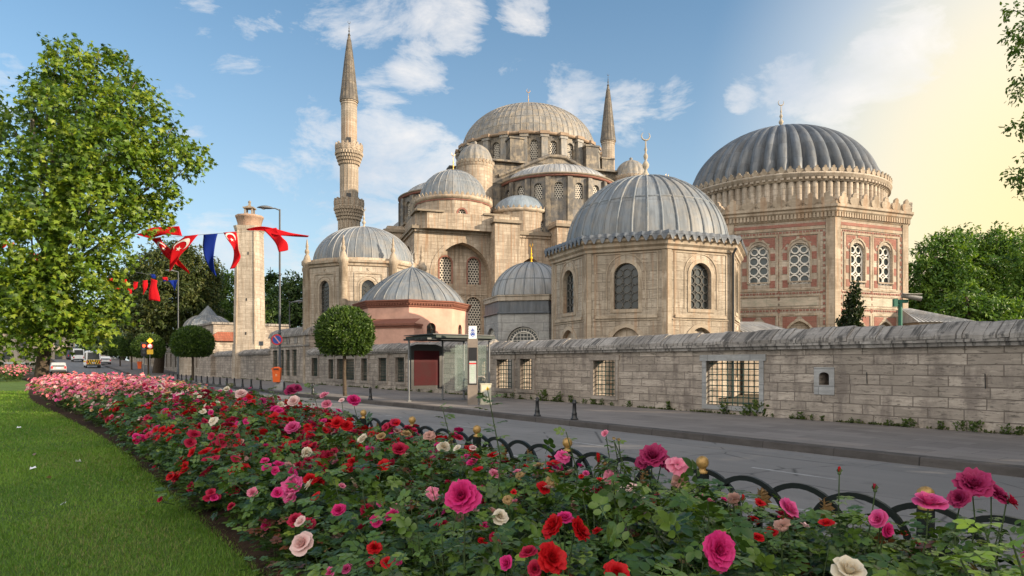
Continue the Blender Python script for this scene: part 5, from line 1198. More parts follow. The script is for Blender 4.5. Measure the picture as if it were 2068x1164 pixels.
    # CCTV on a green post behind the wall
    P = W(1818, 733, 30); t = thing('camera_post', 'green post with white security camera rising behind the wall, by the fluted-dome tomb', 'camera', (P.x, P.y, .1)); m = MB(); m.tube([(0, 0, 0), (0, 0, 4.35)], .085, 10); m.tube([(0, 0, 4.2), (-.22, -.05, 4.28)], .04, 6); m.build('post', [plain_cache('green_enamel', (.02, .12, .08))], t); m = MB(); m.box((.1, 0, 4.4), (.42, .16, .14)); m.box((-.25, -.05, 4.33), (.16, .16, .34)); m.build('bracket', [plain_cache('green_enamel', (.02, .12, .08))], t)
    m = MB(); m.tube([(.02, -.1, 4.66), (.75, -.3, 4.48)], .11, 10); m.box((.38, -.2, 4.70), (.8, .24, .03)); m.build('camera_housing', [ALU], t)
def bus_stop():
    s0, s1 = 26.25, 23.9; nA, nB, nW = 13.5, 15.15, 16.25
    t = thing('bus_shelter', 'glass bus shelter with flat roof, dark red advert panel and row of seats', 'bus shelter', G(s0, nB, .15), ROADROT)
    # local: x = along s, y = -? ; use frame helper
    F = Frame((0, 0, 0), (0, 0, 0), (0, 0, 0))
    def p(s, n, z): return (s-s0, -(n-nB), z)          # rotz=ROADROT maps x to +s and y to -n
    m = MB()
    for s, n in ((s0, nA), (s0, nB), (s0, nW), (s1+.3, nW)): m.tube([p(s, n, 0), p(s, n, 2.62)], .045, 8); m.box(p(s, n, .02), (.16, .16, .04))
    m.build('post', [STEEL], t)
    m = MB(); m.prism([p(s1-.1, nA-.05, 0)[:2], p(s0+.2, nA-.05, 0)[:2], p(s0+.2, nW+.05, 0)[:2], p(s1-.1, nW+.05, 0)[:2]][::-1], 2.66, 2.76); m.build('roof', [plain_cache('green_grey_roof_edge', (.030, .042, .036))], t)
    m = MB(); m.box(p((s0+s1)/2, (nA+nW)/2-.1, 2.80), (s0-s1+.2, nW-nA+.2, .03))
    for i in range(5): m.box(p(s1+(s0-s1)*(i+.2)/4.6, (nA+nW)/2-.1, 2.62), (.05, nW-nA+.5, .07))
    m.build('roof_beams', [DSTEEL], t)
    gm, nt, b = mat('shelter_glass'); b.inputs['Base Color'].default_value = (.30, .38, .35, 1); b.inputs['Roughness'].default_value = .05; b.inputs['Alpha'].default_value = .13; b.inputs['Specular IOR Level'].default_value = .25
    m = MB()
    for i in range(3): a = s1+.35+(s0-s1-.4)*i/3; m.box(p(a+(s0-s1-.4)/6, nW, 1.35), ((s0-s1-.4)/3-.05, .012, 2.1))
    m.build('glass_back', [gm], t); m = MB(); m.box(p(s0, (nB+nW)/2, 1.35), (.012, nW-nB-.12, 2.1)); m.build('glass_side', [gm], t)
    m = MB(); m.box(p(s1+.3, (nA+.9+nW)/2, 1.45), (.012, nW-nA-1.2, 1.9)); m.build('glass_end', [gm], t)
    # advert case between the two posts of the end
    m = MB(); w = (nB-nA)-.14; x = -.0; c = p(s0, (nA+nB)/2, 0); yc = c[1]
    A = [(-w/2, .52), (w/2, .52), (w/2, 2.36), (w*.3, 2.45), (-w*.3, 2.45), (-w/2, 2.36)]
    m.extrude([(-.07, yc+a, z) for a, z in A][::-1], (.14, 0, 0)); ao = m.build('advert_case', [BLACK], t)
    m = MB(); m.box((-.076, yc, 1.42), (.012, w-.28, 1.5)); m.build('poster', [MAROON], ao); m = MB(); m.box((.076, yc, 1.42), (.012, w-.28, 1.5)); m.build('poster', [MAROON], ao)
    # four seats on a rail
    m = MB(); m.tube([p(s1+.35, nW-.35, .42), p(s0-.35, nW-.35, .42)], .035, 8); m.tube([p(s1+.35, nW-.15, .85), p(s0-.2, nW-.15, .85)], .02, 8)
    for s in (s1+.6, s0-.6): m.tube([p(s, nW-.35, 0), p(s, nW-.35, .42)], .03, 8)
    m.build('seat_rail', [STEEL], t)
    for i in range(4):
        s = s1+.55+(s0-s1-1.0)*i/3; m = MB(); m.box(p(s, nW-.42, .46), (.5, .40, .03)); m.box(p(s, nW-.23, .66), (.5, .03, .32)); so = m.build('seat', [plain_cache('seat_brown_grey', (.14, .12, .11))], t)
        m = MB(); m.tube([p(s-.28, nW-.25, .5), p(s-.28, nW-.32, .68), p(s-.28, nW-.58, .68), p(s-.28, nW-.60, .5)], .018, 6); m.build('armrest', [ALU], so)
    # lit-off totem with stop board, timetable and city emblem plate on top
    n = 14.5; s = s_at(954.5, n); q = thing('bus_stop_totem', 'tall taupe bus stop pillar with black display, route map and white emblem plate on top', 'bus stop sign', G(s, n, .15), R_(6)); m = MB(); m.box((0, 0, 1.30), (.40, .16, 2.6)); m.build('pillar', [TOTEM], q)
    m = MB(); m.box((0, -.088, 1.52), (.33, .02, 1.46)); fo = m.build('display_frame', [BLACK], q); m = MB(); m.box((0, -.101, 1.28), (.27, .008, .88)); mo = m.build('route_map', [PALEBOX], fo)
    m = MB(); m.box((0, -.107, 1.62), (.27, .006, .05)); m.build('red_heading', [RED], mo); m = MB()
    for i in range(8): m.face([(-.1+.02*(i % 3), -.107, .92+.08*i), (.07+.015*(i % 4), -.107, .92+.08*i), (.05, -.107, .95+.08*i), (-.1, -.107, .95+.08*i)])
    m.build('map_patches', [plain_cache('map_green', (.38, .52, .40))], mo)
    m = MB(); m.box((0, 0, 2.85), (.32, .05, .50)); eo = m.build('emblem_plate', [WHITE], q); m = MB()
    def shape(pts): m.face([(x, -.028, z) for x, z in pts])
    n_ = 16                                            # municipal emblem: ring with towers above and crossing waves
    for z0, r in ((2.78, .09),):
        m.grid([[(r*math.cos(2*PI*i/n_), -.028, z0+r*1.15*math.sin(2*PI*i/n_)) for i in range(n_)], [(r*.72*math.cos(2*PI*i/n_), -.028, z0+r*.8*math.sin(2*PI*i/n_)) for i in range(n_)]], 0, False, True)
    shape([(-.05, 2.74), (.05, 2.74), (.06, 2.79), (0, 2.84), (-.06, 2.79)]); shape([(-.07, 2.90), (.07, 2.90), (.05, 2.93), (-.05, 2.93)]); shape([(-.045, 2.935), (.045, 2.935), (.03, 2.975), (-.03, 2.975)]); shape([(-.012, 2.98), (.012, 2.98), (0, 3.06)])
    shape([(-.075, 2.87), (-.06, 2.87), (-.062, 2.97), (-.068, 3.0), (-.074, 2.97)]); shape([(.06, 2.87), (.075, 2.87), (.074, 2.97), (.068, 3.0), (.062, 2.97)])
    m.build('city_emblem', [BLUE], eo)
def traffic():
    n = 12.7; s = s_at(291, n); t = thing('traffic_light', 'traffic light showing red on a grey pole by the far kerb', 'traffic light', G(s, n, .15), R_(25)); m = MB(); m.tube([(0, 0, 0), (0, 0, 3.5)], .07, 8); m.build('pole', [STEEL], t)
    m = MB(); m.box((0, -.12, 3.35), (.72, .05, 1.75)); m.box((0, -.2, 3.35), (.42, .22, 1.35)); h = m.build('signal_housing', [BLACK], t)
    for i, z in enumerate((3.78, 3.35, 2.92)):
        m = MB(); m.tube([(0, -.31, z), (0, -.33, z)], .17, 16)
        if i == 0:
            em, nt, b = mat('red_signal_light'); b.inputs['Base Color'].default_value = (.6, .02, .01, 1); b.inputs['Emission Color'].default_value = (1, .05, .01, 1); b.inputs['Emission Strength'].default_value = 2.2
            m.build('red_light', [em], h)
        else: m.build('dark_lens', [DSTEEL], h)
    m = MB(); m.face([(-.34, -.15, 2.52), (.34, -.15, 2.52), (.34, -.15, 4.18), (-.34, -.15, 4.18)]); m.build('backboard', [BLACK], h)
    q = thing('road_sign_post', 'pole with yellow diamond, round speed plate and yellow panel right of the traffic light', 'sign', G(s_at(303, 13.3), 13.3, .15), R_(25)); m = MB(); m.tube([(0, .05, 0), (0, .05, 4.6)], .045, 8); m.build('pole', [STEEL], q)
    m = MB(); m.extrude([(0, 0, 4.05), (.38, 0, 4.42), (0, 0, 4.8), (-.38, 0, 4.42)], (0, .03, 0)); m.build('yellow_diamond', [YELLOW], q); m = MB(); m.tube([(0, .02, 3.72), (0, -.02, 3.72)], .34, 24); m.build('red_ring', [RED], q); m = MB(); m.tube([(0, -.02, 3.72), (0, -.03, 3.72)], .24, 24); m.build('white_face', [WHITE], q); m = MB(); m.box((0, 0, 3.02), (.7, .03, .6)); m.build('yellow_panel', [YELLOW], q)
    t = thing('litter_bin', 'small orange litter bin on the pole at the far kerb, under the traffic light', 'bin', G(s_at(282, 13.0), 13.0, 1.0), R_(20)); m = MB(); m.prism([(-.2, -.16), (.2, -.16), (.2, .16), (-.2, .16)], 0, .85, top=[(-.26, -.2), (.26, -.2), (.26, .2), (-.26, .2)]); m.prism([(-.27, -.22), (.27, -.22), (.27, .22), (-.27, .22)], .85, .97); m.build('body', [ORANGE], t); m = MB(); m.tube([(0, .2, -.85), (0, .2, 1.2)], .04, 6); m.build('post', [STEEL], t)
def van(loc, rz, label, name='parked_van', L=5.2, Wd=2.0, H=2.4, paint=None, stripes=False, car=False, cat='van'):
    t = thing(name, label, cat, loc, rz); paint = paint or WHITE; m = MB()
    # body profile seen from the side (x forward), rounded shoulders across
    if car: prof = [(-L/2, .35), (-L/2, .95), (-L/2+.25, 1.0), (-L/2+.75, H), (L*.08, H), (L*.25, 1.02), (L/2-.1, .85), (L/2, .6), (L/2, .35)]
    else: prof = [(-L/2, .38), (-L/2-.02, 1.2), (-L/2+.08, H-.08), (-L/2+.25, H), (L*.18, H), (L*.26, H-.08), (L*.42, 1.15), (L/2-.05, .95), (L/2, .38)]
    secs = [(-Wd/2+.05, .97), (-Wd/2, 1.0)] ; rows = []
    for y, k in ((-Wd/2, .93), (-Wd/2+.12, 1.0), (Wd/2-.12, 1.0), (Wd/2, .93)):
        rows.append([(x*(.985 if k < 1 else 1), y*(1 if z < 1.3 else .93), (z if z < .5 else .35+(z-.35)*k)) for x, z in prof])
    m.grid(rows[::-1], 0, False); m.face(rows[0]); m.face(rows[-1][::-1]); 
    b0 = [(r[0], r[-1]) for r in rows]
    for (a, b), (c, d) in zip(b0, b0[1:]): m.face([a, b, d, c])
    m.build('body', [paint], t); xr = -L/2-.025
    g = MB(); g.face([(xr, Wd*.40, 1.32 if not car else 1.02), (xr, -Wd*.40, 1.32 if not car else 1.02), (xr+.08 if not car else xr+.62, -Wd*.37, H-.3), (xr+.08 if not car else xr+.62, Wd*.37, H-.3)]); g.build('rear_window', [GLASS], t)
    for s in (-1, 1):
        g = MB(); y = s*(Wd/2*.965+.015); z0, z1 = (1.3, H-.35) if not car else (1.0, H-.12); q = [(-L*.38, y, z0), (L*.27, y, z0), (L*.2, y*.97, z1), (-L*.36, y*.97, z1)]; g.face(q if s < 0 else q[::-1]); g.build('side_window', [GLASS], t)
        for x in (-L*.31, L*.31):
            w = MB(); w.tube([(x, s*(Wd/2-.2), .34), (x, s*(Wd/2+.01), .34)], .34, 16); wo = w.build('wheel', [BLACK], t); w = MB(); w.tube([(x, s*(Wd/2+.005), .34), (x, s*(Wd/2+.02), .34)], .19, 12); w.build('rim', [ALU], wo)
        w = MB(); w.box((xr, s*Wd*.42, .85), (.05, .2, .32)); w.build('tail_light', [RED], t)
    w = MB(); w.box((xr-.02, 0, .45), (.12, Wd*.95, .22)); w.build('bumper', [DSTEEL], t); w = MB(); w.box((xr-.03, 0, .78), (.02, .52, .12)); w.build('number_plate', [WHITE], t)
    g = MB(); g.face([(L*.27, -Wd*.42, H-.15), (L*.405, -Wd*.44, 1.22), (L*.405, Wd*.44, 1.22), (L*.27, Wd*.42, H-.15)] if not car else [(L*.10, -Wd*.4, H-.03), (L*.24, -Wd*.42, 1.06), (L*.24, Wd*.42, 1.06), (L*.10, Wd*.4, H-.03)]); g.v = [(x+.03, y, z+.03) for x, y, z in g.v]; g.build('windscreen', [GLASS], t)
    if stripes:
        y = MB(); bk = MB(); x = xr-.012
        y.face([(x, Wd*.46, .58), (x, -Wd*.46, .58), (x+.01, -Wd*.46, 1.28), (x+.01, Wd*.46, 1.28)]); y.build('yellow_rear_panel', [YELLOW], t)
        for i in range(6):
            a = -Wd*.44+Wd*.88*i/6; s = 1 if i < 3 else -1
            bk.face([(x-.01, a+.14+.17*s, .60), (x-.01, a+.17*s, .60), (x-.01, a-.1*s, 1.26), (x-.01, a+.14-.1*s, 1.26)])
        bk.build('black_chevrons', [BLACK], t)
        for s in (-1, 1): y = MB(); y.face([(-L*.45, s*(Wd/2+.012), .9), (L*.45, s*(Wd/2+.012), .9), (L*.45, s*(Wd/2+.008), 1.15), (-L*.45, s*(Wd/2+.008), 1.15)][::s*-1]); y.build('yellow_side_stripe', [YELLOW], t)
        y = MB(); y.box((-.6, 0, H+.06), (.3, 1.2, .12)); y.build('light_bar', [BLUE], t)
def vehicles():
    def at(px, Z): p = W(px, 733, Z); p.z = zr(p.x*UX+p.y*UY); return p
    van(at(186, 112), ROADROT, 'white service van with yellow and black chevron rear, driving away down the street', 'service_van', 5.2, 2.1, 2.75, None, True)
    van(at(157, 138), ROADROT, 'white minibus ahead of the chevron van, further down the street', 'minibus', 5.6, 2.0, 2.6)
    van(at(146, 150), ROADROT, 'dark minibus left of the white minibus, far down the street', 'minibus', 5.6, 2.0, 2.6, plain_cache('dark_blue_van_paint', (.05, .06, .10)))
    van(at(211, 124), ROADROT, 'small white hatchback on the right lane beside the chevron van', 'hatchback', 4.1, 1.75, 1.55, None, car=True, cat='car')
    van(at(117, 92), ROADROT, 'pale car under the low branches of the plane tree', 'parked_car', 4.2, 1.75, 1.5, plain_cache('silver_car_paint', (.35, .36, .37)), car=True, cat='car')
# ------------------------------------------------------------------ flags on lines
def ribbon(name, L, R, mats, parent, wave=.12, thick=.0, ph=0.0, n=18, k=6):
    """cloth between two edge polylines given as world points"""
    def res(P, n):
        P = [Vector(p) for p in P]; out = []
        for i in range(n+1):
            u = i/n*(len(P)-1); j = min(int(u), len(P)-2); f = u-j
            p0, p1, p2, p3 = P[max(j-1, 0)], P[j], P[j+1], P[min(j+2, len(P)-1)]
            out.append(.5*((2*p1)+(p2-p0)*f+(2*p0-5*p1+4*p2-p3)*f*f+(3*p1-p0-3*p2+p3)*f**3))
        return out
    A, B = res(L, n), res(R, n); rows = []
    for i in range(n+1):
        rows.append([A[i].lerp(B[i], j/k)+Vector((0, wave*math.sin(ph+i/n*7+j/k*3.0)*min(1, i/3), 0)) for j in range(k+1)])
    m = MB(); m.grid(rows, 0, True); o = m.build(name, mats, parent); md = o.modifiers.new('cloth_thickness', 'SOLIDIFY'); md.thickness = .006; return rows
def on_rows(rows, u, v, off=-.03):
    n, k = len(rows)-1, len(rows[0])-1; a, b = min(max(u*n, 0), n-1e-6), min(max(v*k, 0), k-1e-6); i, j = int(a), int(b); f, g = a-i, b-j
    p = rows[i][j].lerp(rows[i+1][j], f).lerp(rows[i][j+1].lerp(rows[i+1][j+1], f), g); return p+Vector((0, off, 0))
def crescent(rows, parent, u0, v0, r, asp, rot=0.0):
    """white crescent and star laid on the cloth (u along drop, v across)"""
    def P(x, y): c, s = math.cos(rot), math.sin(rot); return on_rows(rows, u0+(c*x-s*y)*r/asp, v0+(s*x+c*y)*r)
    m = MB(); n = 14; ang = [R_(42)+(2*PI-R_(84))*i/n for i in range(n+1)]
    outer = [(math.cos(a), math.sin(a)) for a in ang]; inner = []
    for a in ang:
        t = (a-R_(42))/(2*PI-R_(84)); b = R_(60)+(2*PI-R_(120))*t; inner.append((.26+.80*math.cos(b), .80*math.sin(b)))
    for i in range(n): m.face([P(*outer[i]), P(*outer[i+1]), P(*inner[i+1]), P(*inner[i])])
    sx = .62; st = [(sx+.42*(1 if q % 2 == 0 else .4)*math.cos(PI+q*PI/5), .42*(1 if q % 2 == 0 else .4)*math.sin(PI+q*PI/5)) for q in range(10)]
    for q in range(10): m.face([P(sx, 0), P(*st[q]), P(*st[(q+1) % 10])])
    m.build('crescent_and_star', [plain_cache('flag_white', (.72, .70, .68), vary=.03)], parent)
def flagcloth(name, c):
    m, nt, b = mat(name); setc(nt, b, c, .75, .15); tr = N(nt, 'ShaderNodeBsdfTranslucent', {'Color': (*[x*1.3 for x in c], 1)}); mx = N(nt, 'ShaderNodeMixShader', {0: .35, 1: b.outputs[0], 2: tr.outputs[0]}); nt.links.new(mx.outputs[0], nt.nodes['Material Output'].inputs[0]); return m
def flags():
    FR, FB = flagcloth('red_flag_cloth', (.62, .012, .02)), flagcloth('blue_flag_cloth', (.008, .03, .26)); Z = 41.0
    def Wz(pts, dz=0.0): return [W(x, y, Z+dz) for x, y in pts]
    def flag(label, L, R, mt, cres=None, ph=0.0, dz=0.0, wave=.1):
        t = thing('flag', label, 'flag', W(L[0][0], L[0][1], Z+dz), 0, 'flags on the line across the road'); o = t.location
        rows = ribbon('cloth', [p-o for p in Wz(L, dz)], [p-o for p in Wz(R, dz)], [mt], t, wave, ph=ph)
        if cres: crescent(rows, t, *cres)
    flag('red flag streaming flat to the left at the top of the line', [(362, 457), (330, 458), (306, 461), (290, 469), (276, 472)], [(368, 477), (335, 475), (312, 479), (298, 480), (277, 474)], FR, None, .5)
    flag('red crescent flag hanging slantwise, crossing behind the next red flag', [(303, 482), (318, 497), (335, 518), (352, 532), (381, 553)], [(325, 479), (331, 492), (345, 505), (360, 524), (383, 548)], FR, (.30, .5, .42, 3.2), 1.0, .35)
    flag('red crescent flag twisting down to the left, crossing over its neighbour', [(374, 477), (352, 495), (345, 515), (341, 535), (341, 551)], [(401, 474), (383, 495), (366, 512), (358, 528), (347, 546)], FR, (.26, .5, .42, 2.6), 2.0)
    flag('plain dark blue flag hanging between the red ones', [(411, 474), (411, 498), (414, 522), (424, 545), (438, 560)], [(440, 472), (433, 495), (431, 518), (434, 540), (437, 556)], FB, None, 2.6)
    flag('red crescent flag hanging just left of the stone shaft', [(451, 470), (460, 484), (470, 502), (470, 525), (465, 545)], [(477, 468), (479, 485), (482, 503), (487, 521), (473, 542)], FR, (.17, .45, .40, 3.0), 3.3)
    flag('red flag streaming right from the tall street lamp', [(497, 463), (530, 458), (560, 463), (590, 471), (626, 477)], [(500, 466), (530, 466), (556, 475), (588, 478), (620, 479)], FR, None, 4.0, .2)
    flag('red flag hanging just left of the tall street lamp, blown to the right', [(532, 464), (545, 478), (558, 495), (564, 510)], [(558, 460), (569, 478), (580, 490), (581, 505)], FR, None, 4.6, .1)
    # the lines that carry them
    P1 = G(LAMP_S, 13.0, 9.85); t = thing('flag_line', 'thin line strung from the tall street lamp across the road, carrying flags', 'line', P1); A = W(276, 474, Z); B = W(150, 485, 40.0); m = MB(); m.tube([(0, 0, 0), W(500, 468, Z)-P1, W(440, 472, Z)-P1, W(374, 477, Z)-P1, W(303, 482, Z)-P1, A-P1, B-P1], .012, 4); m.build('line', [STEEL], t)
    # far line, in front of the big dark tree
    Zb = 66.0
    def far(label, L, R, mt, ph):
        t = thing('flag', label, 'flag', W(L[0][0], L[0][1], Zb), 0, 'flags on the far line'); o = t.location; ribbon('cloth', [W(x, y, Zb)-o for x, y in L], [W(x, y, Zb)-o for x, y in R], [mt], t, .1, ph=ph, n=10, k=3)
    far('red flag hanging in a fold from the far line', [(305, 563), (303, 580), (300, 606)], [(318, 567), (318, 585), (324, 609)], FR, 0)
    far('blue flag with red edge blown right on the far line, beside the far lamp', [(328, 563), (345, 572), (352, 588)], [(330, 570), (348, 566), (360, 566)], FB, 1); far('narrow red flag on the far line, at the plane tree edge', [(288, 567), (289, 580), (288, 594)], [(298, 566), (297, 580), (291, 596)], FR, 2)
    far('small red flag at the right end of the far line', [(327, 560), (331, 566), (335, 569)], [(338, 560), (338, 563), (340, 566)], FR, 2.4); far('small blue flag left of the folded red one on the far line', [(302, 553), (306, 560), (312, 563)], [(314, 555), (314, 559), (316, 561)], FB, .4)
    for px, py in ((270, 577), (258, 590), (247, 570), (235, 585), (220, 566), (205, 575), (120, 535), (75, 520), (60, 518), (40, 515), (20, 498), (6, 492), (90, 520), (170, 540)):
        far('small red flag seen through the leaves of the plane tree', [(px, py-8), (px-2, py), (px-1, py+9)], [(px+9, py-7), (px+8, py), (px+3, py+8)], FR, px)
    t = thing('flag_line', 'thin far line of flags strung past the far street lamp', 'line', W(0, 480, Zb)); m = MB(); m.tube([(0, 0, 0), W(100, 510, Zb)-W(0, 480, Zb), W(220, 540, Zb)-W(0, 480, Zb), W(345, 563, Zb)-W(0, 480, Zb)], .015, 4); m.build('line', [STEEL], t)
# ------------------------------------------------------------------ trees
def palm(nl=5, depth=.45):
    """lobed plane leaf: outline fan, tip along +y, unit length"""
    out = [(0, 0)]; k = [(-.16, .05), (-.62, .12), (-.30, .27), (-.66, .55), (-.24, .52), (0, 1.0), (.24, .52), (.66, .55), (.30, .27), (.62, .12), (.16, .05)]
    v = [(0, .30, .0)]+[(x, y, -.16*abs(x)-.10*y*y) for x, y in k]
    f = [(0, i+1, i) for i in range(1, len(k))]
    f = [(0, i+1, i) for i in range(1, len(k))]+[(0, 1, len(k))]
    return v, f
OVAL = ([(0, 0, 0), (-.24, .35, -.05), (0, .42, .03), (.24, .35, -.05), (-.17, .75, -.08), (0, .78, 0), (.17, .75, -.08), (0, 1, -.06)], [(0, 2, 1), (0, 3, 2), (1, 2, 5, 4), (2, 3, 6, 5), (4, 5, 7), (5, 6, 7)])
TUFT = ([(0, 0, 0), (-.34, .45, .06), (0, 1, 0), (.34, .45, .06)], [(0, 3, 2, 1)])
def limb_tree(mb, base, top, r0, r1, bends=.3, n=7):
    b, t = Vector(base), Vector(top); pts = []; off = Vector((random.uniform(-1, 1), random.uniform(-1, 1), 0))*bends
    for i in range(n+1):
        u = i/n; pts.append(b.lerp(t, u)+off*math.sin(PI*u)+Vector((random.uniform(-.1, .1), random.uniform(-.1, .1), 0))*bends*(0 < i < n))
    mb.tube(pts, [r0+(r1-r0)*(i/n)**.8 for i in range(n+1)], 9); return pts
def crown_leaves(name, blobs, dens, size, template, cpal, mat_, per=12, spray=.8, droop=.35, shell=.5, smooth=False, flat=.5):
    """blobs: list of (centre, (rx,ry,rz)); leaves gathered in short sprays inside them"""
    pos, fw, nr, sz, col, stems = [], [], [], [], [], []
    cpal = np.array(cpal)
    for c, r in blobs:
        c = np.array(c); r = np.array(r); k = max(3, int(dens*(r[0]*r[1]+r[1]*r[2]+r[0]*r[2])))
        d = rdir(k); rad = shell+(1-shell)*RNG.random(k)**.6; rad *= 1+.10*RNG.normal(size=k); p = c+d*rad[:, None]*r
        out = unit(d*np.array([1, 1, .55])+RNG.normal(0, .35, (k, 3))-np.array([0, 0, droop*.6])); tone = RNG.random(k)
        for i in range(k):
            m = per+int(RNG.integers(-3, 4)); t = RNG.random(m); q = p[i]+out[i]*(t[:, None]*spray)+RNG.normal(0, .16*spray, (m, 3)); q[:, 2] -= droop*spray*t*t
            pos.append(q); f = unit(out[i]*.6+RNG.normal(0, .75, (m, 3))+np.array([0, 0, -droop])); fw.append(f)
            up = unit(np.array([0, 0, 1.0])*flat+d[i]*.5+RNG.normal(0, .45, (m, 3))); nr.append(up); sz.append(size*RNG.uniform(.6, 1.25, m))
            a = np.clip(tone[i]*.75+RNG.normal(.12, .16, m), 0, .999)*(len(cpal)-1); ia = a.astype(int); col.append(cpal[ia]*(1-(a-ia))[:, None]+cpal[ia+1]*(a-ia)[:, None])
            stems.append((p[i], p[i]+out[i]*spray))
    pos = np.concatenate(pos); fw = np.concatenate(fw); nr = np.concatenate(nr); sz = np.concatenate(sz); col = np.concatenate(col)
    X, Y, Z = bases(fw, nr); me = leaves_mesh(name, template[0], template[1], pos, X, Y, Z, sz, col, mat_, smooth); return me, stems
GREENS = [(.024, .055, .010), (.055, .115, .015), (.10, .17, .020), (.18, .23, .03)]
def plane_tree():
    Z = 36.0; base = W(78, 733, Z); base.z = .1; t = thing('plane_tree', 'large leafy plane tree with yellow-green maple-like leaves, at the far end of the rose bed', 'tree', base)
    B = [(150, 145, 48, 0), (222, 150, 50, .5), (100, 190, 38, -.5), (262, 215, 50, 0), (175, 225, 66, -1.5), (95, 240, 30, 0), (305, 268, 48, .3), (215, 310, 72, -2), (350, 318, 38, 0), (120, 315, 66, -2.0), (35, 290, 52, 1), (15, 240, 34, 2), (290, 370, 50, 0), (322, 408, 24, .2),
         (190, 400, 66, -2.2), (90, 400, 68, -2.6), (10, 385, 58, -1), (250, 445, 36, -.5), (150, 490, 64, -2.4), (55, 490, 66, -2.6), (-40, 470, 60, -.5), (225, 525, 36, -.5), (125, 575, 66, -2.4), (30, 585, 66, -2.4), (208, 592, 34, .2), (-50, 580, 66, -.5), (105, 635, 52, -2), (190, 640, 40, -1), (15, 645, 54, -2), (-60, 650, 56, 0), (228, 635, 22, 0), (150, 668, 24, -1), (60, 672, 26, .5),
         (118, 105, 16, 0), (205, 108, 22, 0), (75, 150, 18, 0), (60, 182, 13, 0), (385, 300, 20, 0), (275, 165, 18, 0), (98, 100, 9, 0), (310, 205, 15, 0), (350, 258, 15, .2), (382, 330, 15, 0), (330, 440, 12, .2), (300, 430, 18, 0), (75, 430, 50, 2.5), (160, 350, 60, 2.5), (70, 560, 60, 2.5), (180, 250, 45, 2), (250, 290, 40, 2)]
    B += [(x+1.08*r*math.cos(a), y-1.08*r*abs(math.sin(a)), random.uniform(7, 13), dz) for x, y, r, dz in B[:34] for a in (random.uniform(0, PI), random.uniform(0, PI))]
    blobs = []
    for x, y, r, dz in B:
        c = W(x, y, Z+dz)-base; rr = r/FPX*Z; blobs.append(((c.x, c.y, c.z), (rr, rr*.95, rr*.82)))
    P_ = [(.030, .062, .010), (.060, .118, .012), (.105, .180, .014), (.165, .235, .020), (.235, .285, .028)]
    blobs = [(c, tuple(q*.85 for q in r)) for c, r in blobs]
    me, st = crown_leaves('foliage', blobs, 16.0, .25, palm(), P_, LEAF, per=13, spray=.95, droop=.42, shell=.62, flat=.7)
    link(bpy.data.objects.new('foliage', me), t)
    m = MB(); top = W(170, 190, Z)-base; tr = limb_tree(m, (0, 0, -.1), (1.2, 0, 11.5), .36, .18, .25, 9); 
    m.tube([(0, 0, -.15), (0, 0, .2), (.02, 0, .7)], [.52, .42, .37], 10); m.build('trunk', [BARK], t)
    m = MB()
    for i, (c, r) in enumerate(blobs[:58]):
        zt = max(4.4, min(11.2, c[2]*.62)); k = min(int(zt/11.5*9), 8); limb_tree(m, tr[k], (c[0], c[1], c[2]), .10, .02, .5, 6)
    m.build('limbs', [BARK_P], t)
def ball_tree(loc, r, zc, label, sq=.95, dens=1.0, trunk=.085, pal=None, seed=0):
    t = thing('clipped_ball_tree', label, 'tree', loc, random.uniform(0, 6), 'clipped trees along the pavement')
    k = int(8200*dens); d = rdir(k); d[:, 2] = np.where(d[:, 2] < -.75, -.75*RNG.random(k), d[:, 2]); d = unit(d)
    n3 = np.sin(d[:, 0]*9+seed)*np.sin(d[:, 1]*8+1.3)*np.sin(d[:, 2]*9+.7)
    rad = r*(1+.05*n3+RNG.normal(0, .035, k)+.10*(RNG.random(k) < .02)-.30*(RNG.random(k) < .35)*RNG.random(k)); p = d*rad[:, None]; p[:, 2] *= sq
    bot = -.72*r*sq; low = p[:, 2] < bot; p[low, 2] = bot+RNG.normal(0, .05, low.sum())
    p += np.array([0, 0, zc]); fw = unit(d+RNG.normal(0, .7, (k, 3))+[0, 0, .3]); X, Y, Z = bases(fw, unit(d+RNG.normal(0, .5, (k, 3))))
    pal = np.array(pal or [(.018, .040, .008), (.036, .074, .012), (.062, .115, .016), (.11, .165, .026)]); a = np.clip(RNG.random(k)*.8+.25*n3+.1, 0, .999)*3; ia = a.astype(int); col = pal[ia]*(1-(a-ia))[:, None]+pal[ia+1]*(a-ia)[:, None]
    me = leaves_mesh('foliage', *OVAL, p, X, Y, Z, r*.115*RNG.uniform(.6, 1.3, k), col, LEAF, False); link(bpy.data.objects.new('foliage', me), t)
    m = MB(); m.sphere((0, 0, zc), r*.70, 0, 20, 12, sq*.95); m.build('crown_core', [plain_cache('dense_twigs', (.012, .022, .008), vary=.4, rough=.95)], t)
    m = MB(); limb_tree(m, (0, 0, -.05), (.03, 0, zc-r*.4), trunk, trunk*.75, .06, 7)
    for i in range(5): limb_tree(m, (.03, 0, zc-r*.75), (r*.5*math.cos(i*1.26), r*.5*math.sin(i*1.26), zc), trunk*.4, .015, .05, 4)
    m.build('trunk', [BARK], t); return t
def wild_tree(loc, blobs, label, pal, size=.5, dens=7, trunk=None, name='broadleaf_tree', tmpl=None, per=12, spray=1.0, shell=.45, group=None, droop=.3, r0=.3):
    t = thing(name, label, 'tree', loc, 0, group); me, st = crown_leaves('foliage', blobs, dens, size, tmpl or OVAL, pal, LEAF, per=per, spray=spray, droop=droop, shell=shell)
    link(bpy.data.objects.new('foliage', me), t); m = MB()
    tip = trunk or (blobs[0][0][0], blobs[0][0][1], blobs[0][0][2]); P = limb_tree(m, (0, 0, -.1), tip, r0, r0*.5, .3, 8)
    for c, r in blobs[:14]: limb_tree(m, P[min(7, 4+int(random.random()*4))], c, r0*.35, .03, .4, 5)
    m.build('trunk', [BARK], t); return t
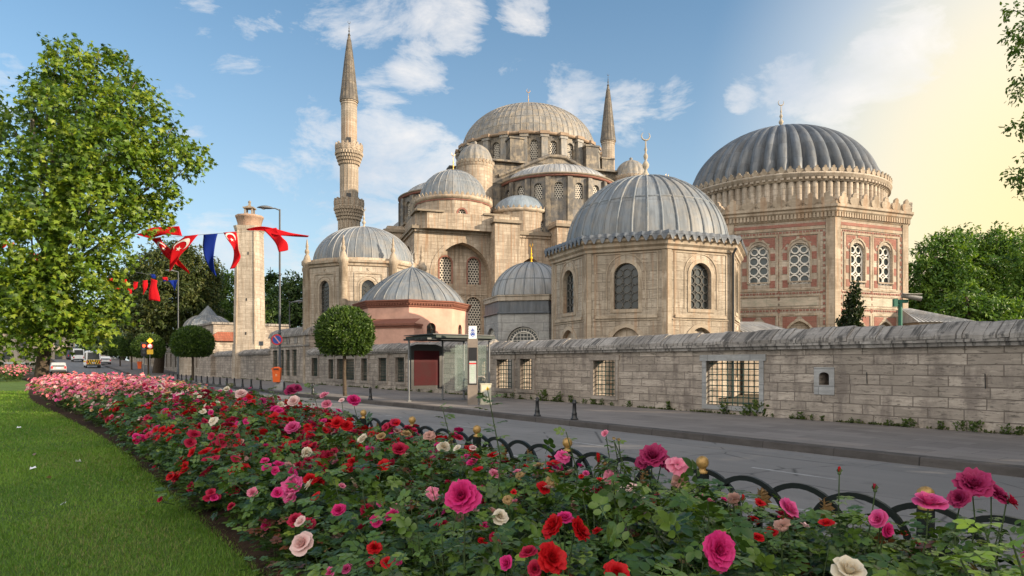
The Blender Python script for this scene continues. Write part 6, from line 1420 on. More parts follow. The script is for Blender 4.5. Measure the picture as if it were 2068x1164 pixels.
def px_blobs(base, Z, L): 
    out = []
    for x, y, r, dz in L:
        c = W(x, y, Z+dz)-base; rr = r/FPX*Z; out.append(((c.x, c.y, c.z), (rr, rr, rr*.9)))
    return out
def trees():
    plane_tree()
    n = 13.15; ball_tree(G(s_at(697, n), n, .15), 1.32, 3.24-.15, 'round clipped tree with dense dark green ball crown, left of the bus shelter', .96, 1.5, .105, seed=1)
    n = 13.1; ball_tree(G(s_at(389, n), n, .15), 1.75, 3.6-.15, 'clipped ball tree with flat underside, left of the tall stone shaft', .86, 1.3, .13, seed=2)
    for i, (px, lab) in enumerate(((300, 'nearer of the far clipped trees, right behind the traffic light'), (266, 'middle one of the far clipped trees, left of the traffic light'), (243, 'farthest clipped tree at the end of the row'))):
        ball_tree(G(s_at(px, 13.9), 13.9, .15+zr(s_at(px, 13.9))*.6), 1.9, 3.8-.15, lab, .9, .9, .13, seed=3+i)
    # big dark tree leaning over the road
    Z = 96; b = W(318, 733, Z); b.z = .1
    wild_tree(b, px_blobs(b, Z, [(340, 540, 52, 0), (300, 560, 45, 1), (390, 545, 45, 1), (345, 590, 60, -2), (400, 590, 40, 1), (280, 610, 45, 0), (320, 640, 52, -1), (420, 560, 25, 2), (385, 635, 42, 0), (290, 650, 36, 0), (360, 515, 28, 1), (260, 580, 35, 2), (415, 620, 25, 2), (350, 660, 30, 0)]), 'big dark bronze-green tree with leaning trunk behind the flags', [(.022, .036, .010), (.042, .064, .015), (.072, .092, .022), (.12, .12, .03)], .42, 11, None, per=13, spray=1.1, r0=.75)
    # trees beyond the wall, behind the stone shaft
    Pg = [(.028, .065, .012), (.06, .125, .018), (.11, .19, .025), (.17, .25, .035)]; Pd = [(.015, .034, .010), (.03, .064, .015), (.058, .105, .022), (.10, .145, .03)]
    for Z, px, L, lab, pal in ((112, 452, [(455, 575, 22, 0), (450, 610, 30, 0), (470, 640, 30, 2), (440, 645, 28, 0), (462, 560, 14, 0)], 'bright green tree left of the stone shaft, beyond the wall', Pg),
                               (100, 590, [(585, 590, 26, 0), (600, 575, 22, 0), (590, 630, 34, 0), (565, 640, 30, 0), (605, 640, 26, 2), (575, 600, 22, 0)], 'dark broad tree between the stone shaft and the left tomb', Pd),
                               (88, 548, [(548, 640, 22, 0), (540, 610, 18, 0), (556, 660, 18, 0), (540, 660, 20, 0)], 'low dark tree right beside the stone shaft', Pd),
                               (125, 420, [(425, 600, 30, 0), (430, 650, 34, 0), (405, 660, 30, 0)], 'green tree behind the grey lead dome', Pg)):
        b = W(px, 733, Z); b.z = .1; wild_tree(b, px_blobs(b, Z, L), lab, pal, .5, 8, None, per=12, spray=1.1, r0=.4, group='trees beyond the wall')
    # cedar with drooping tiers
    Z = 104; b = W(546, 733, Z); b.z = .1; t = thing('cedar', 'thin cedar with drooping tiers beside the stone shaft', 'tree', b); ps = []
    for i in range(13):
        z = 5+i*.85; w = 3.4*(1-(i/13)**1.1)+.35
        for j in range(7): a = random.uniform(0, 6.28); ps.append(((w*.55*math.cos(a), w*.55*math.sin(a), z-.12*w), (w*.5, w*.5, .22)))
    me, st = crown_leaves('foliage', ps, 5, .55, TUFT, Pd, LEAF, per=9, spray=.7, droop=.5, shell=.2); link(bpy.data.objects.new('foliage', me), t); m = MB(); limb_tree(m, (0, 0, 0), (0, 0, 16.3), .28, .04, .1); m.build('trunk', [BARK], t)
    # right-hand grove behind the wall
    Pr = [(.026, .062, .010), (.055, .125, .016), (.11, .20, .022), (.19, .28, .035)]
    for Z, px, L, lab in ((66, 1885, [(1890, 520, 42, 0), (1870, 560, 38, 0), (1920, 500, 40, 1), (1900, 590, 48, -1), (1860, 600, 30, 0), (1925, 560, 44, 0), (1880, 640, 44, 0), (1850, 540, 18, 0), (1855, 630, 28, 0)], 'bright green broad tree right of the fluted-dome tomb'),
                          (72, 2000, [(1990, 510, 42, 0), (2030, 500, 45, 0), (1960, 540, 38, 0), (2010, 560, 52, -2), (2060, 540, 50, 0), (1970, 600, 48, 0), (2040, 610, 52, -1), (2000, 640, 45, 0), (1955, 490, 26, 0)], 'full green tree at the right edge beyond the wall'),
                          (60, 2110, [(2110, 520, 60, 0), (2140, 590, 70, 0), (2080, 620, 60, 0), (2180, 540, 60, 0)], 'tree cut by the right edge of the view, beyond the wall'),
                          (54, 1960, [(1950, 600, 26, 0), (1925, 625, 22, 0), (1990, 620, 34, 0), (1960, 650, 40, 0), (2040, 640, 36, 0), (1900, 650, 22, 0)], 'low bushy tree just behind the coping on the right')):
        b = W(px, 733, Z); b.z = .1; wild_tree(b, px_blobs(b, Z, L), lab, Pr, .36, 13, None, per=14, spray=.8, r0=.3, shell=.4, group='grove behind the right wall')
    # juniper
    Z = 27.5; b = W(1721, 733, Z); b.z = .1; t = thing('juniper', 'small dark conical juniper rising over the wall in front of the fluted-dome tomb', 'tree', b); ps = []
    for i in range(12):
        z = 1.2+i*.31; w = .62*(1-(max(0, i-1)/11.0)**1.5)+.08
        for j in range(4): a = random.uniform(0, 6.28); ps.append(((w*.55*math.cos(a), w*.55*math.sin(a), z), (w*.42, w*.42, .26)))
    me, st = crown_leaves('foliage', ps, 190, .12, TUFT, [(.006, .014, .006), (.014, .028, .010), (.026, .045, .014), (.045, .06, .02)], LEAF, per=8, spray=.16, droop=-.5, shell=.25); link(bpy.data.objects.new('foliage', me), t); m = MB(); limb_tree(m, (0, 0, 0), (0, 0, 4.3), .07, .02, .05); m.build('trunk', [BARK], t)
    # tree whose twigs reach into the top right corner
    b = Vector((15.6, 15.2, .15)); bl = []
    for x, y, r, dz in [(2046, 20, 16, 0), (2058, 60, 20, 0), (2066, 95, 15, 0), (2075, 150, 22, 0), (2064, 190, 12, 0), (2060, 255, 15, 0), (2052, 250, 8, 0), (2062, 345, 18, 0), (2048, 360, 10, 0), (2072, 380, 14, 0), (2066, 310, 10, 0)]:
        c = W(x, y, 15.0)-b; rr = r/FPX*15; bl.append(((c.x, c.y, c.z), (rr, rr*1.5, rr*.9)))
    t = thing('roadside_tree', 'tree whose thin leafy twigs hang into the top right corner', 'tree', b)
    fine, s1 = crown_leaves('foliage', bl, 170, .10, OVAL, [(.04, .085, .012), (.08, .15, .018), (.14, .22, .025)], LEAF, per=7, spray=.2, droop=.45, shell=.1); link(bpy.data.objects.new('foliage', fine), t)
    m = MB(); tr = limb_tree(m, (0, 0, -.1), (.4, 0, 9.0), .22, .1, .15)
    for c, r in bl: limb_tree(m, tr[5], c, .05, .008, .25, 6)
    big = [((.8+random.uniform(-1.3, 1.3)*.8+1.6, random.uniform(-2.4, 2.4), z), (1.9, 2.0, 1.5)) for z in (4.6, 6.0, 7.4, 8.8, 10.2, 11.4)]
    for c, r in big: limb_tree(m, tr[4], c, .09, .02, .3, 6)
    m.build('trunk', [BARK], t); me, s2 = crown_leaves('foliage', big, 16, .16, OVAL, GREENS, LEAF, per=12, spray=.5, droop=.4, shell=.3); link(bpy.data.objects.new('foliage', me), t)
    # a line of street trees behind and to the right of the viewer, shading the bed and the road
    pr = None
    for i, (x, y, h) in enumerate(SHADE):
        if pr is None:
            bl = [((random.uniform(-2.6, 2.6), random.uniform(-2.6, 2.6), z), (2.6, 2.6, 2.0)) for z in (3.4, 4.6, 5.8, 7.2, 8.6, 10.0, 11.2, 4.2, 6.4, 8.0)]
            pr = wild_tree(Vector((x, y, .1)), bl, 'leafy street tree to the right of the viewer', GREENS, .34, 9, None, per=12, spray=.9, r0=.28, group='street trees beside the viewer')
        else:
            c = copy_tree(pr); c.location = (x, y, .1); c.rotation_euler = (0, 0, i*1.9)
    # greenery and a pale block closing the street at the far left
    for Z, px, L, lab in ((190, 150, [(150, 640, 40, 0), (190, 660, 36, 0), (220, 640, 30, 0), (170, 690, 40, 0), (235, 680, 26, 0), (210, 700, 30, 0)], 'hazy green trees closing the far end of the street'), (170, 30, [(30, 660, 40, 0), (70, 690, 36, 0), (-10, 690, 40, 0), (100, 700, 30, 0)], 'far roadside tree seen under the plane tree crown'), (150, 250, [(250, 640, 22, 0), (240, 670, 26, 0), (255, 690, 24, 0)], 'far green tree behind the last clipped tree')):
        b = W(px, 733, Z); b.z = .1; wild_tree(b, px_blobs(b, Z, L), lab, [(.03, .06, .03), (.06, .10, .045), (.09, .13, .055), (.12, .16, .06)], .9, 3.5, None, per=10, spray=1.8, r0=.5, group='trees at the far end of the street')
    t = thing('far_building', 'pale building block at the far left edge, behind the plane tree', 'building', W(5, 733, 150), .5); m = MB(); m.box((0, 0, 3.2), (26, 10, 6.4)); m.build('wall', [LIME_P], t); m = MB(); m.box((0, 0, 6.5), (26.8, 10.8, .3)); m.build('roof', [TILE], t)
    for i in range(8):
        for z in (1.6, 4.4): m = MB(); m.box((-11+i*3.1, -5.0, z), (1.3, .12, 1.7)); m.build('window', [GLASS], t)
SHADE = [(17, 6.5, 12), (19.5, 1.0, 12), (20, -5, 12), (17.5, -10.5, 12), (15, -16, 12), (24, 11, 12), (26, -2, 12)]
# ------------------------------------------------------------------ weeds at the wall foot
def weeds():
    vs = []
    for v in range(4):
        k = 46; d = rdir(k); d[:, 2] = np.abs(d[:, 2])+.4; fw = unit(d); p = np.stack([RNG.normal(0, .07, k), RNG.normal(0, .04, k), RNG.uniform(0, .22, k)*(1 if v % 2 else 1.5)], 1); X, Y, Z = bases(fw, rdir(k)); t = RNG.random(k)[:, None]; col = np.array([.03, .06, .012])*(1-t)+np.array([.10, .14, .03])*t
        vs.append(leaves_mesh('leaves', *OVAL, p, X, Y, Z, RNG.uniform(.06, .14, k), col, LEAF, False))
    pos = [(x, .05) for x in (1003, 1020, 1035, 1050, 1072, 1086, 1097, 1120, 1130, 1152, 1180, 1198, 1215, 1235, 1270, 1350, 1462, 1508, 1532, 1560, 1600, 1618, 1640, 1660, 1720, 1735, 1795, 1830, 1845, 1900, 1940, 1968, 2035, 2060, 560, 600, 650, 690, 735, 760, 800, 820, 845, 870, 900, 940, 965, 480, 450, 520)]
    for i, (px, q) in enumerate(pos):
        n = WN-.07-random.uniform(0, .08); o = bpy.data.objects.new('weed', vs[i % 4]); link(o); o.location = G(s_at(px, n), n, .15); k = random.uniform(.7, 1.35) if px in (1097, 1130, 1152, 1198, 1350, 1462, 1508, 1532, 1900, 1968) else random.uniform(.35, .8); o.scale = (k*1.3, k, k); o.rotation_euler = (0, 0, random.uniform(0, 6))
        tag(o, 'green weed tuft growing at the foot of the wall right of the bus stop' if px > 990 else 'small weed tuft at the wall foot behind or left of the bus shelter', 'weed', 'weeds at the foot of the wall')
    k = 9000; s = RNG.uniform(s_at(2200, WN), s_at(430, WN), k); n = WN-.02-np.abs(RNG.normal(0, .045, k)); clump = np.sin(s*2.3)+np.sin(s*5.1+1)+np.sin(s*.9); ok = clump+RNG.normal(0, .6, k) > .5; s, n = s[ok], n[ok]; k = len(s)
    p = np.stack([s*UX+n*NX, s*UY+n*NY, np.full(k, .152)], 1); fw = unit(RNG.normal(0, .5, (k, 3))+[0, 0, 1]); X, Y, Z = bases(fw, rdir(k)); t = RNG.random(k)[:, None]; o = link(bpy.data.objects.new('wall_foot_grass', leaves_mesh('wall_foot_grass', *TUFT, p, X, Y, Z, RNG.uniform(.04, .10, k), np.array([.035, .055, .014])*(1-t)+np.array([.11, .12, .04])*t, LEAF, False))); tag(o, kind='stuff')
# ------------------------------------------------------------------ roses
def leaflet(n=3):
    w = [0, .30, .36, .27, 0]; t = [0, .28, .55, .8, 1.0]; v = [(0, 0, 0)]
    for i in (1, 2, 3): z = -.10*t[i]*t[i]; v += [(-w[i], t[i], z+.10*w[i]/.36), (0, t[i]+.02, z), (w[i], t[i], z+.10*w[i]/.36)]
    v.append((0, 1, -.12)); f = [(0, 2, 1), (0, 3, 2)]
    for i in (0, 1): a = 1+3*i; f += [(a, a+1, a+4, a+3), (a+1, a+2, a+5, a+4)]
    f += [(7, 8, 10), (8, 9, 10)]; return np.array(v, float), f
def compound():
    lv, lf = leaflet(); V = []; F = []
    for bx, by, ang, sc in ((0, .56, 0, .46), (-.02, .50, 62, .40), (.02, .50, -62, .40), (-.02, .24, 68, .33), (.02, .24, -68, .33)):
        a = R_(ang); c, s = math.cos(a), math.sin(a); b = len(V); q = lv*sc
        for x, y, z in q: V.append((bx+c*x-s*y, by+s*x+c*y, z-.22*(by+s*x+c*y)**2))
        F += [tuple(i+b for i in f) for f in lf]
    b = len(V); V += [(-.012, -.05, 0), (.012, -.05, 0), (.01, .56, -.07), (-.01, .56, -.07)]; F.append((b, b+1, b+2, b+3)); return V, F
COMP = compound()
LEAFPAL = np.array([(.020, .048, .010), (.042, .086, .015), (.072, .132, .019), (.120, .190, .024), (.20, .27, .034)])
def bush_parts(seed, R=.55, H=.95, nl=330, size=.125, young=.12):
    """foliage and cane meshes for one rose bush: radius R, height H"""
    rng = np.random.default_rng(seed); random.seed(seed); canes = MB(); pos, fw, up, col, sz = [], [], [], [], []
    nc = 13; per = nl//nc
    for c in range(nc):
        a = rng.uniform(0, 2*PI); rr = R*math.sqrt(rng.uniform(.02, 1.0)); h = H*(1.02-.32*(rr/R)**2)*rng.uniform(.86, 1.10)
        b = np.array([rng.normal(0, .05), rng.normal(0, .05), 0]); tip = np.array([rr*math.cos(a), rr*math.sin(a), h]); mid = b*.5+tip*.5+np.array([math.cos(a), math.sin(a), 0])*rr*-.12+rng.normal(0, .05, 3)
        ts = np.linspace(0, 1, 7); pts = [(1-u)**2*b+2*u*(1-u)*mid+u*u*tip for u in ts]; canes.tube([tuple(p) for p in pts], [.0075*(1-u*.65) for u in ts], 5, cap=False)
        t = 1-rng.random(per)**1.25*.88; p = (1-t)[:, None]**2*b+(2*t*(1-t))[:, None]*mid+(t*t)[:, None]*tip
        d = rng.normal(0, 1, (per, 3)); d[:, 2] = np.abs(d[:, 2])*.35-.05; o = p*np.array([1, 1, 0])*.9/R; d = unit(d+o); off = rng.uniform(.02, .17, per); p = p+d*off[:, None]
        pos.append(p); fw.append(unit(d+rng.normal(0, .25, (per, 3)))); up.append(unit(np.array([0, 0, 1.0])+.55*o+rng.normal(0, .33, (per, 3))))
        y = np.clip(rng.normal(.36, .20, per)+.22*(t > .92)*(rng.random() < .55), 0, .999); ia = (y*4).astype(int); f = (y*4-ia)[:, None]; cc = LEAFPAL[ia]*(1-f)+LEAFPAL[ia+1]*f
        if rng.random() < young: m = t > .82; cc[m] = np.array([.13, .045, .02])*rng.uniform(.7, 1.3, (m.sum(), 1))
        dead = rng.random(per) < .008; cc[dead] = (.20, .12, .04); col.append(cc); sz.append(size*rng.uniform(.62, 1.25, per))
    pos, fw, up, col, sz = map(np.concatenate, (pos, fw, up, col, sz)); pos[:, 2] = np.maximum(pos[:, 2], .06); X, Y, Z = bases(fw, up)
    return leaves_mesh('foliage', COMP[0], COMP[1], pos, X, Y, Z, sz, col, LEAF_R, True), canes.mesh('canes', [CANE])
def petal_rows(phi, half, L, t0, t1, r0, zb, na, nb, ruf, seed, notch=.22):
    rnd = random.Random(seed); ph = rnd.uniform(0, 6); k1 = rnd.uniform(2.0, 3.4); rows = []
    for j in range(nb+1):
        b = j/nb; row = []
        for i in range(na+1):
            a = -1+2*i/na; e = b*(1-notch*abs(a)**2.6)*(1+.04*math.sin(k1*2*a+ph)); rr, z = r0, zb; st = 8
            for q in range(st):
                u = e*(q+.5)/st; tl = t0+(t1-t0)*u**1.6; rr += math.cos(tl)*L*e/st; z += math.sin(tl)*L*e/st
            wd = half*(.42+.58*min(1, b*1.5)); an = phi+a*wd; z += ruf*math.sin(k1*PI*a+ph)*b*b; rr += ruf*.7*math.cos(k1*PI*a*1.3+ph)*b*b
            rr = max(rr, .02); row.append((rr*math.cos(an), rr*math.sin(an), z))
        rows.append(row)
    return rows
def rose_mesh(kind, seed):
    """kinds: full (opened double), cup (half open), small (cluster rose), bud, blown"""
    rnd = random.Random(seed); V, F, C = [], [], []
    if kind == 'full': lay = [(4, .34, 86, 100, .05, 80), (5, .48, 82, 92, .09, 66), (6, .62, 72, 66, .13, 52), (7, .78, 58, 34, .14, 46), (8, .92, 42, 10, .12, 40), (9, 1.0, 26, -14, .09, 34)]; na, nb, ruf = 7, 5, .075
    elif kind == 'cup': lay = [(3, .42, 88, 98, .04, 85), (4, .58, 82, 84, .09, 72), (5, .74, 70, 58, .13, 60), (5, .92, 50, 18, .14, 56), (5, 1.0, 30, -20, .12, 52)]; na, nb, ruf = 6, 5, .04
    elif kind == 'small': lay = [(3, .45, 84, 92, .06, 78), (5, .68, 66, 50, .10, 58), (7, .95, 36, 0, .10, 48)]; na, nb, ruf = 4, 3, .06
    elif kind == 'tiny': lay = [(3, .55, 78, 70, .08, 75), (5, .95, 34, -4, .10, 56)]; na, nb, ruf = 2, 2, .05
    elif kind == 'bud': lay = [(3, .9, 82, 104, .12, 95), (3, .8, 78, 96, .16, 80)]; na, nb, ruf = 5, 5, .01
    else: lay = [(4, .7, 60, -10, .05, 50), (6, .95, 20, -60, .08, 44)]; na, nb, ruf = 5, 4, .12
    s = 0
    for li, (n, L, t0, t1, r0, hf) in enumerate(lay):
        p0 = rnd.uniform(0, 6)
        for i in range(n):
            s += 1; rows = petal_rows(p0+2*PI*i/n+rnd.uniform(-.12, .12), R_(hf)*rnd.uniform(.9, 1.1), L*rnd.uniform(.84, 1.14), R_(t0+rnd.uniform(-8, 8)), R_(t1+rnd.uniform(-18, 16)), r0, .0+(len(lay)-1-li)*.02, na, nb, ruf, seed*97+s)
            b = len(V); w = na+1; sh = rnd.random()*.8
            for j, r in enumerate(rows):
                for i2, p in enumerate(r): V.append(p); C.append((.08+.85*(j/nb)**3*(.55+.45*rnd.random())+(.15 if li == 0 else 0)*0, sh*(1-.5*j/nb), 0))
            for j in range(nb):
                for i2 in range(na): F.append((b+j*w+i2, b+j*w+i2+1, b+(j+1)*w+i2+1, b+(j+1)*w+i2))
    V = np.array(V, float)
    if kind == 'bud': V[:, :2] *= .72; V[:, 2] *= 1.25
    return V, F, np.array(C, np.float32)
RCACHE = {}
def rose_data(kind, color, var):
    key = (kind, color, var)
    if key not in RCACHE:
        g = (kind, var)
        if g not in RCACHE: RCACHE[g] = rose_mesh(kind, 11+var*5+hash_(kind))
        V, F, C = RCACHE[g]; me = bpy.data.meshes.new('bloom'); me.from_pydata(V.tolist(), [], F); me.polygons.foreach_set('use_smooth', [True]*len(F))
        ca = me.color_attributes.new('Col', 'FLOAT_COLOR', 'POINT'); ca.data.foreach_set('color', np.concatenate([C, np.ones((len(C), 1), np.float32)], 1).ravel()); me.materials.append(PET[color]); RCACHE[key] = me
    return RCACHE[key]
def hash_(s): return sum(ord(c)*(i+3) for i, c in enumerate(s)) % 50
SEPAL = {}
def bloom(parent, loc, nrm, size, kind, color, stem_from=None, roll=None, name='bloom'):
    o = bpy.data.objects.new('bud' if kind == 'bud' else name, rose_data(kind, color, random.randrange(4 if kind != 'bud' else 2))); link(o, parent); o.location = loc
    o.rotation_euler = (Vector(nrm).to_track_quat('Z', 'Y') @ Matrix.Rotation(random.uniform(0, 6.3) if roll is None else roll, 3, 'Z').to_quaternion()).to_euler(); sq = random.uniform(.84, 1.0) if kind != 'bud' else 1; o.scale = (size*sq, size, size*random.uniform(.85, 1.1))
    if stem_from is not None:
        m = MB(); a, b = Vector(stem_from), Vector(loc); n = Vector(nrm).normalized(); mid = (a+b)/2+Vector((random.uniform(-.03, .03), random.uniform(-.03, .03), 0)); m.tube([a, mid, b-n*size*.35, b-n*size*.02], [.0045, .004, .0035, .005], 6)
        m.lathe([(.001, 0), (.009, .002), (.011, .010), (.008, .016)], 8, tuple(b-n*.012)); ps = o.parent
        for i in range(5):
            an = i*1.257; T = n.orthogonal().normalized(); B = n.cross(T); d = T*math.cos(an)+B*math.sin(an); e = T*-math.sin(an)+B*math.cos(an); c = b-n*.006
            if kind == 'bud': q = [c-e*.006, c+d*.012*size/.025+n*size*.5, c+d*.004+n*size*1.0, ]
            else: q = [c-e*.007, c+d*size*.35-n*size*.10, c+e*.007]
            m.face(q if len(q) > 2 else [c, c, c])
        st = m.build('stem', [CANE], parent)
        k = int(max(3, (b-a).length/.055)); P = []; D = []
        for i in range(k):
            u = .05+.62*(i+random.random()*.6)/k; P.append(a.lerp(b, u)); th = i*2.4+random.random(); D.append((math.cos(th), math.sin(th), .35))
        P = np.array([tuple(p) for p in P]); X, Y, Z = bases(np.array(D), np.tile([[0, 0, 1.]], (k, 1))+RNG.normal(0, .25, (k, 3))); y = np.clip(RNG.normal(.55, .2, k), 0, .999); ia = (y*4).astype(int); f = (y*4-ia)[:, None]
        link(bpy.data.objects.new('stem_leaves', leaves_mesh('stem_leaves', COMP[0], COMP[1], P, X, Y, Z, RNG.uniform(.07, .12, k), LEAFPAL[ia]*(1-f)+LEAFPAL[ia+1]*f, LEAF_R, True)), st)
    return o
def rose_bed():
    bl = []
    for i in range(8): bl.append(bush_parts(100+i, .60, .92, 400, .125, .02 if i % 2 else .06))          # close leafy ones
    far = [bush_parts(200+i, .62, .95, 240, .15, .05) for i in range(4)]
    sprawl = [bush_parts(300+i, .75, 1.05, 210, .14, .05) for i in range(3)]
    rng = random.Random(5)
    def bush(s, n, meshes, k, label, group='rose bushes in the roadside bed', z=.12, kz=1.0):
        t = thing('rose_bush', label, 'rose bush', G(s, n, z), 0, group); r = rng.uniform(0, 6.28)
        for nm, me in zip(('foliage', 'canes'), meshes):
            o = link(bpy.data.objects.new(nm, me), t); o.rotation_euler = (0, 0, r); o.scale = (k, k, k*kz)
        return t
    def scatter(t, count, R, H, pal, kinds, size, up=.75, low=.35, clus=1):
        left = count
        while left > 0:
            a = rng.uniform(0, 6.28); rr = R*math.sqrt(rng.random())*1.05; h = H*(1.04-.40*(rr/R)**2)*rng.uniform(.93, 1.10)
            if rng.random() < low: h *= rng.uniform(.62, .95); rr = R*rng.uniform(.9, 1.12)
            nv = Vector((math.cos(a)*rr/R*.8+rng.gauss(0, .25)+.0, math.sin(a)*rr/R*.8-.25+rng.gauss(0, .25), up+rng.uniform(-.2, .4))).normalized()
            col = rng.choices([c for c, w in pal], [w for c, w in pal])[0]; kd = rng.choices([q for q, w in kinds], [w for q, w in kinds])[0]
            m = min(left, rng.randint(2, clus+2) if clus > 1 and kd in ('small', 'tiny') else 1); left -= m
            for q in range(m):
                of = Vector((rng.gauss(0, 1), rng.gauss(0, 1), rng.gauss(0, .5)))*(size*1.15 if m > 1 else 0)
                bloom(t, Vector((rr*math.cos(a), rr*math.sin(a), h))+of, (nv+of.normalized()*.4).normalized(), size*rng.uniform(.75, 1.25), kd, col if rng.random() < .85 else rng.choice(pal)[0])
    RED = [('red', 6), ('crimson', 4), ('magenta', 1.0), ('faded', .4)]; REDMIX = [('red', 4), ('crimson', 3), ('hotpink', 1.5), ('magenta', 1), ('blush', .5), ('cream', .5)]; PINK = [('salmon', 6), ('pink', 4), ('hotpink', 1), ('blush', 1.2)]
    NEAR = [('crimson', 3.5), ('red', 3), ('magenta', 2), ('faded', 1.2), ('wilted', 1.2), ('blush', 1), ('pink', 1), ('cream', .8)]; PALE = [('cream', 3), ('blush', 3), ('pink', 2), ('yellow', 1.5), ('crimson', 1.2)]
    SM = [('small', 3), ('tiny', 2)]; MX = [('full', 2), ('cup', 2), ('small', 3), ('bud', .4)]
    rows = [(.30, 'at the lawn edge'), (1.15, 'in the middle of the bed'), (2.05, 'in the middle of the bed'), (2.85, 'against the hoop fence')]
    s = -1.2; ks = 0
    while s < 23.0:
        for ri, (f, where) in enumerate(rows):
            ed = lerp(LE, s); n = ed+.36+(4.75-ed-.36)*ri/3+rng.uniform(-.12, .12); ss = s+rng.uniform(-.18, .18)+(.4 if ri % 2 else 0); P = G(ss, n); 
            if P.y < 2.45 or abs(P.x) > .80*P.y+1.6: continue
            if P.y < 3.0 and n < 3.0: kk = .92
            near = ss < 7.0; k = rng.uniform(.92, 1.08)*(1.06 if near else 1.0)
            if ss < 3.2: zone = 'near the viewer, low right corner'; pal, kinds, cnt, size = NEAR, MX, 5, .036
            elif ss < 6: zone = 'in the leafy near stretch'; pal, kinds, cnt, size = NEAR, MX, 15, .044
            elif ss < 12: zone = 'in the red-flowered stretch'; pal, kinds, cnt, size = RED, [('small', 4), ('tiny', 1.2), ('cup', .5)], (48 if ri < 3 else 16), .058
            elif ss < 17: zone = 'in the red and pink stretch'; pal, kinds, cnt, size = (REDMIX, SM, 48, .056)
            else: zone = 'before the pink mass'; pal, kinds, cnt, size = (rng.choice([PALE, REDMIX, PALE]), SM+[('cup', .6)], 34, .050)
            KZ = (.92, .96, .76, .50)[ri] if ss < 6.5 else (.92, .98, .86, .60)[ri] if ss < 13 else (.95, 1.04, 1.02, .85)[ri]
            t = bush(ss, n, bl[ks % 8] if ss < 12 else (far[ks % 4] if ks % 3 else bl[ks % 8]), k, 'green rose bush %s, %s' % (where, zone), kz=KZ); ks += 1
            if ri == 0: cnt = int(cnt*.6)
            scatter(t, cnt, .60*k, .92*k*KZ, pal, kinds, size, clus=(4 if 6 <= ss < 19 else 1))
        s += .98
    # the pink mass towards the plane tree
    for i in range(60):
        for _ in range(20):
            ss = rng.uniform(20.5, 41.5); ed = lerp(LE, ss); n = ed+.4+(4.9-ed-.4)*rng.random()**1.25
            P = G(ss, n)
            if P.x/P.y > -.5 or (n > 3.9 and rng.random() < .6): continue
            break
        k = rng.uniform(.86, 1.08); t = bush(ss, n, sprawl[i % 3], k, 'sprawling rose bush covered in salmon-pink blooms, in the pink mass near the plane tree')
        scatter(t, 98, .78*k, 1.05*k, PINK, [('tiny', 4), ('small', 2)], .064, low=.42)
    for i in range(12):                                # along the yellow and cream patch at the road side of the pink mass
        ss = 22.5+i*1.0; n = 4.4+rng.uniform(-.3, .3); t = bush(ss, n, far[i % 4], 1.0, 'rose bush with yellow and pink blooms at the road side of the pink mass'); scatter(t, 26, .62, .95, [('yellow', 4), ('salmon', 2), ('cream', 2), ('hotpink', 1)], [('small', 2), ('cup', 1)], .062)
    for i in range(22):
        pq = W(rng.uniform(-40, 58), 733, rng.uniform(60, 72)); ss, n = pq.x*UX+pq.y*UY, pq.x*NX+pq.y*NY; t = bush(ss, n, sprawl[i % 3], 1.35, 'far pink rose bush left of the plane tree trunk'); scatter(t, 60, .9, 1.35, PINK, [('tiny', 1)], .075)
